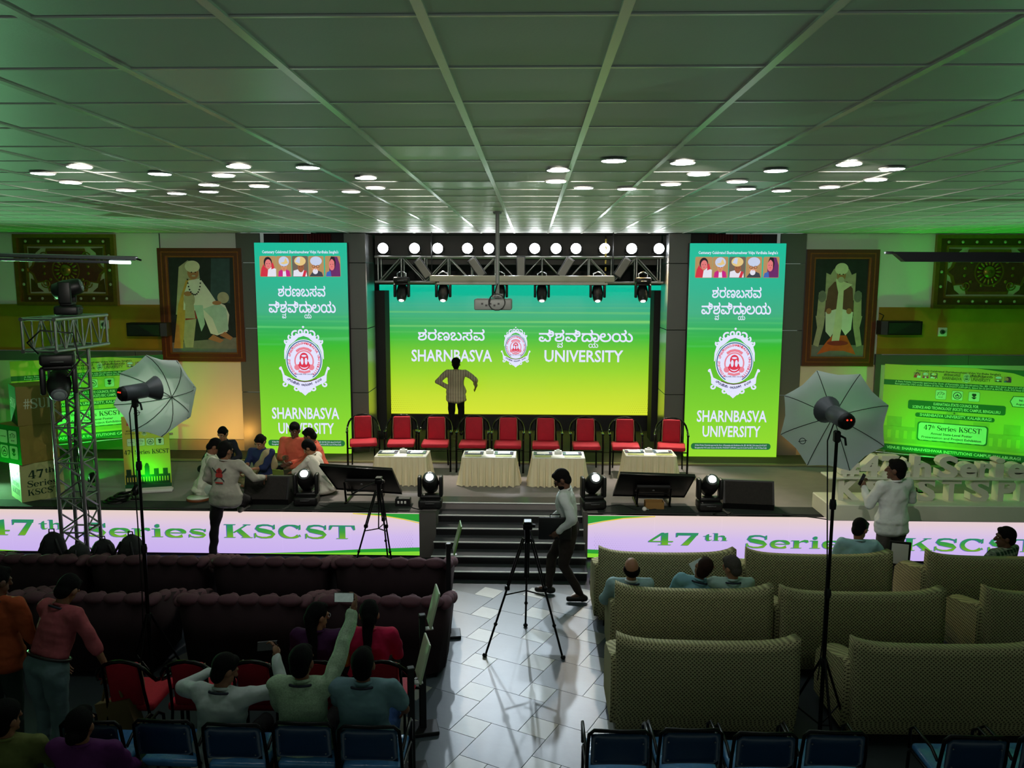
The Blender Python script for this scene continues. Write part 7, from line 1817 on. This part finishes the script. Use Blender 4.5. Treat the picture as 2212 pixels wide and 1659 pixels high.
t = thing('paper_bag', 'brown paper carrier bag held by the man in the pink shirt', 'bag', (h.x+.10, h.y+.02, h.z-.62), -.25)
KB = M('kraft_bag', (118, 96, 62), .8, var=.1, bump=.1, bscale=12)
MB(KB).prism(Fr((-.19, .05, 0), (1, 0, .28), (-.28, 0, 1)), [(0, 0), (.38, 0), (.36, .30), (.02, .30)], 0, .10).build('sack', None, t)
for yy in (.045, -.045): MB(KB).path([(-.17, yy, .34), (-.13, yy*.6, .52), (-.09, yy*.3, .57), (-.03, yy*.6, .52), (.03, yy, .40)], .011, 6).build('handle', None, t)
W2 = cl('white_shirt_front', (176, 184, 182)); G2 = cl('pale_green_shirt', (150, 172, 144), var=.5, scale=90); B2 = cl('grey_blue_shirt', (104, 134, 142))
w1, k1 = seat('man in white shirt seated in the front row raising a phone', -2.32, 5.50, -.04, s=.97, yaw=-.15, lean=.14, hpitch=.35, hyaw=-.55, rh=(.27, .40, 1.08), rhint=(.7, -.2, -1), lh=(-.30, .40, .90), lhint=(-1, -.3, -.3), shirt=W2, pants=BLKP, lanyard=LAN, vx=.014, rcurl=.9, lcurl=.9, build=1.1, hz=.49)
c = world(w1, k1['RW']); phone('dark phone held sideways by the man in the white shirt', c+V((-.09, .05, .06)), (1, .1, .05), (0, .25, 1))
g1, kg = seat('man in pale green shirt seated in the front row, right arm held high', -1.70, 5.54, 0.0, s=1.0, lean=.02, hpitch=.05, rh=(.34, .40, 1.52), rhint=(1, -.2, -.6), shirt=G2, pants=BLKP, lanyard=LAN, vx=.014, rcurl=.8, build=1.05, hyaw=-.15, rn_=(-1, .2, 0))
c = world(g1, kg['RW']); phone('phone with lit screen held up by the man in the pale green shirt', c+V((-.07, .03, .10)), (1, 0, .0), (0, .15, 1), True)
seat('man in grey-blue shirt seated in the front row by the aisle', -1.24, 5.54, 0.0, s=.99, lean=.0, shirt=B2, sleeve='short', pants=cl('jeans_blue', (40, 70, 120)), lanyard=LAN, vx=.014, build=1.1, rh=(.24, .34, .62))
f1, kf = seat('woman in purple top with glasses seated behind the sofas', -1.86, 6.50, -.06, s=.95, shirt=cl('purple_top', (60, 22, 62)), sleeve='short', pants=BLKP, hstyle='long', hyaw=-.75, hpitch=.1, skin=SKIN2, lean=.1)
MB(M('spectacle_pale', (180, 180, 186), .3)).path([kf['H'](.03+.022*math.cos(a*.524), .094, .004+.018*math.sin(a*.524)) for a in range(12)], .003, 4, True).build('spectacles', None, f1)
f2, k2_ = seat('woman in crimson top with long tied hair seated behind the sofas', -1.40, 6.50, -.04, s=.97, shirt=cl('crimson_top', (176, 24, 66)), sleeve='elbow', pants=BLKP, hstyle='long', hyaw=.1, skin=SKIN2, lean=.06)
MB(M('hair_clip', (170, 160, 160), .3)).ell(k2_['H'](0, -.125, .0), (.022, .012, .016), None, 8, 5).build('hair_clip', None, f2)
queue('dupatta', cl('yellow_scarf', (190, 140, 30)), f2, [('c', k2_['T'](-.16, .04, .45), k2_['T'](-.22, .02, .20), .07, .06)], .014, 4, None, .01)
seat('person with dark hair in the bottom left corner of the picture', -3.50, 4.88, -.06, s=.95, shirt=cl('olive_top', (90, 96, 50)), pants=BLKP, vx=.014, hyaw=-.3, hstyle='full')
seat('person with long dark hair and hair pin at the bottom left', -2.98, 4.86, -.08, s=.95, shirt=cl('violet_top', (80, 30, 84)), pants=BLKP, vx=.014, hstyle='bun')
flush()
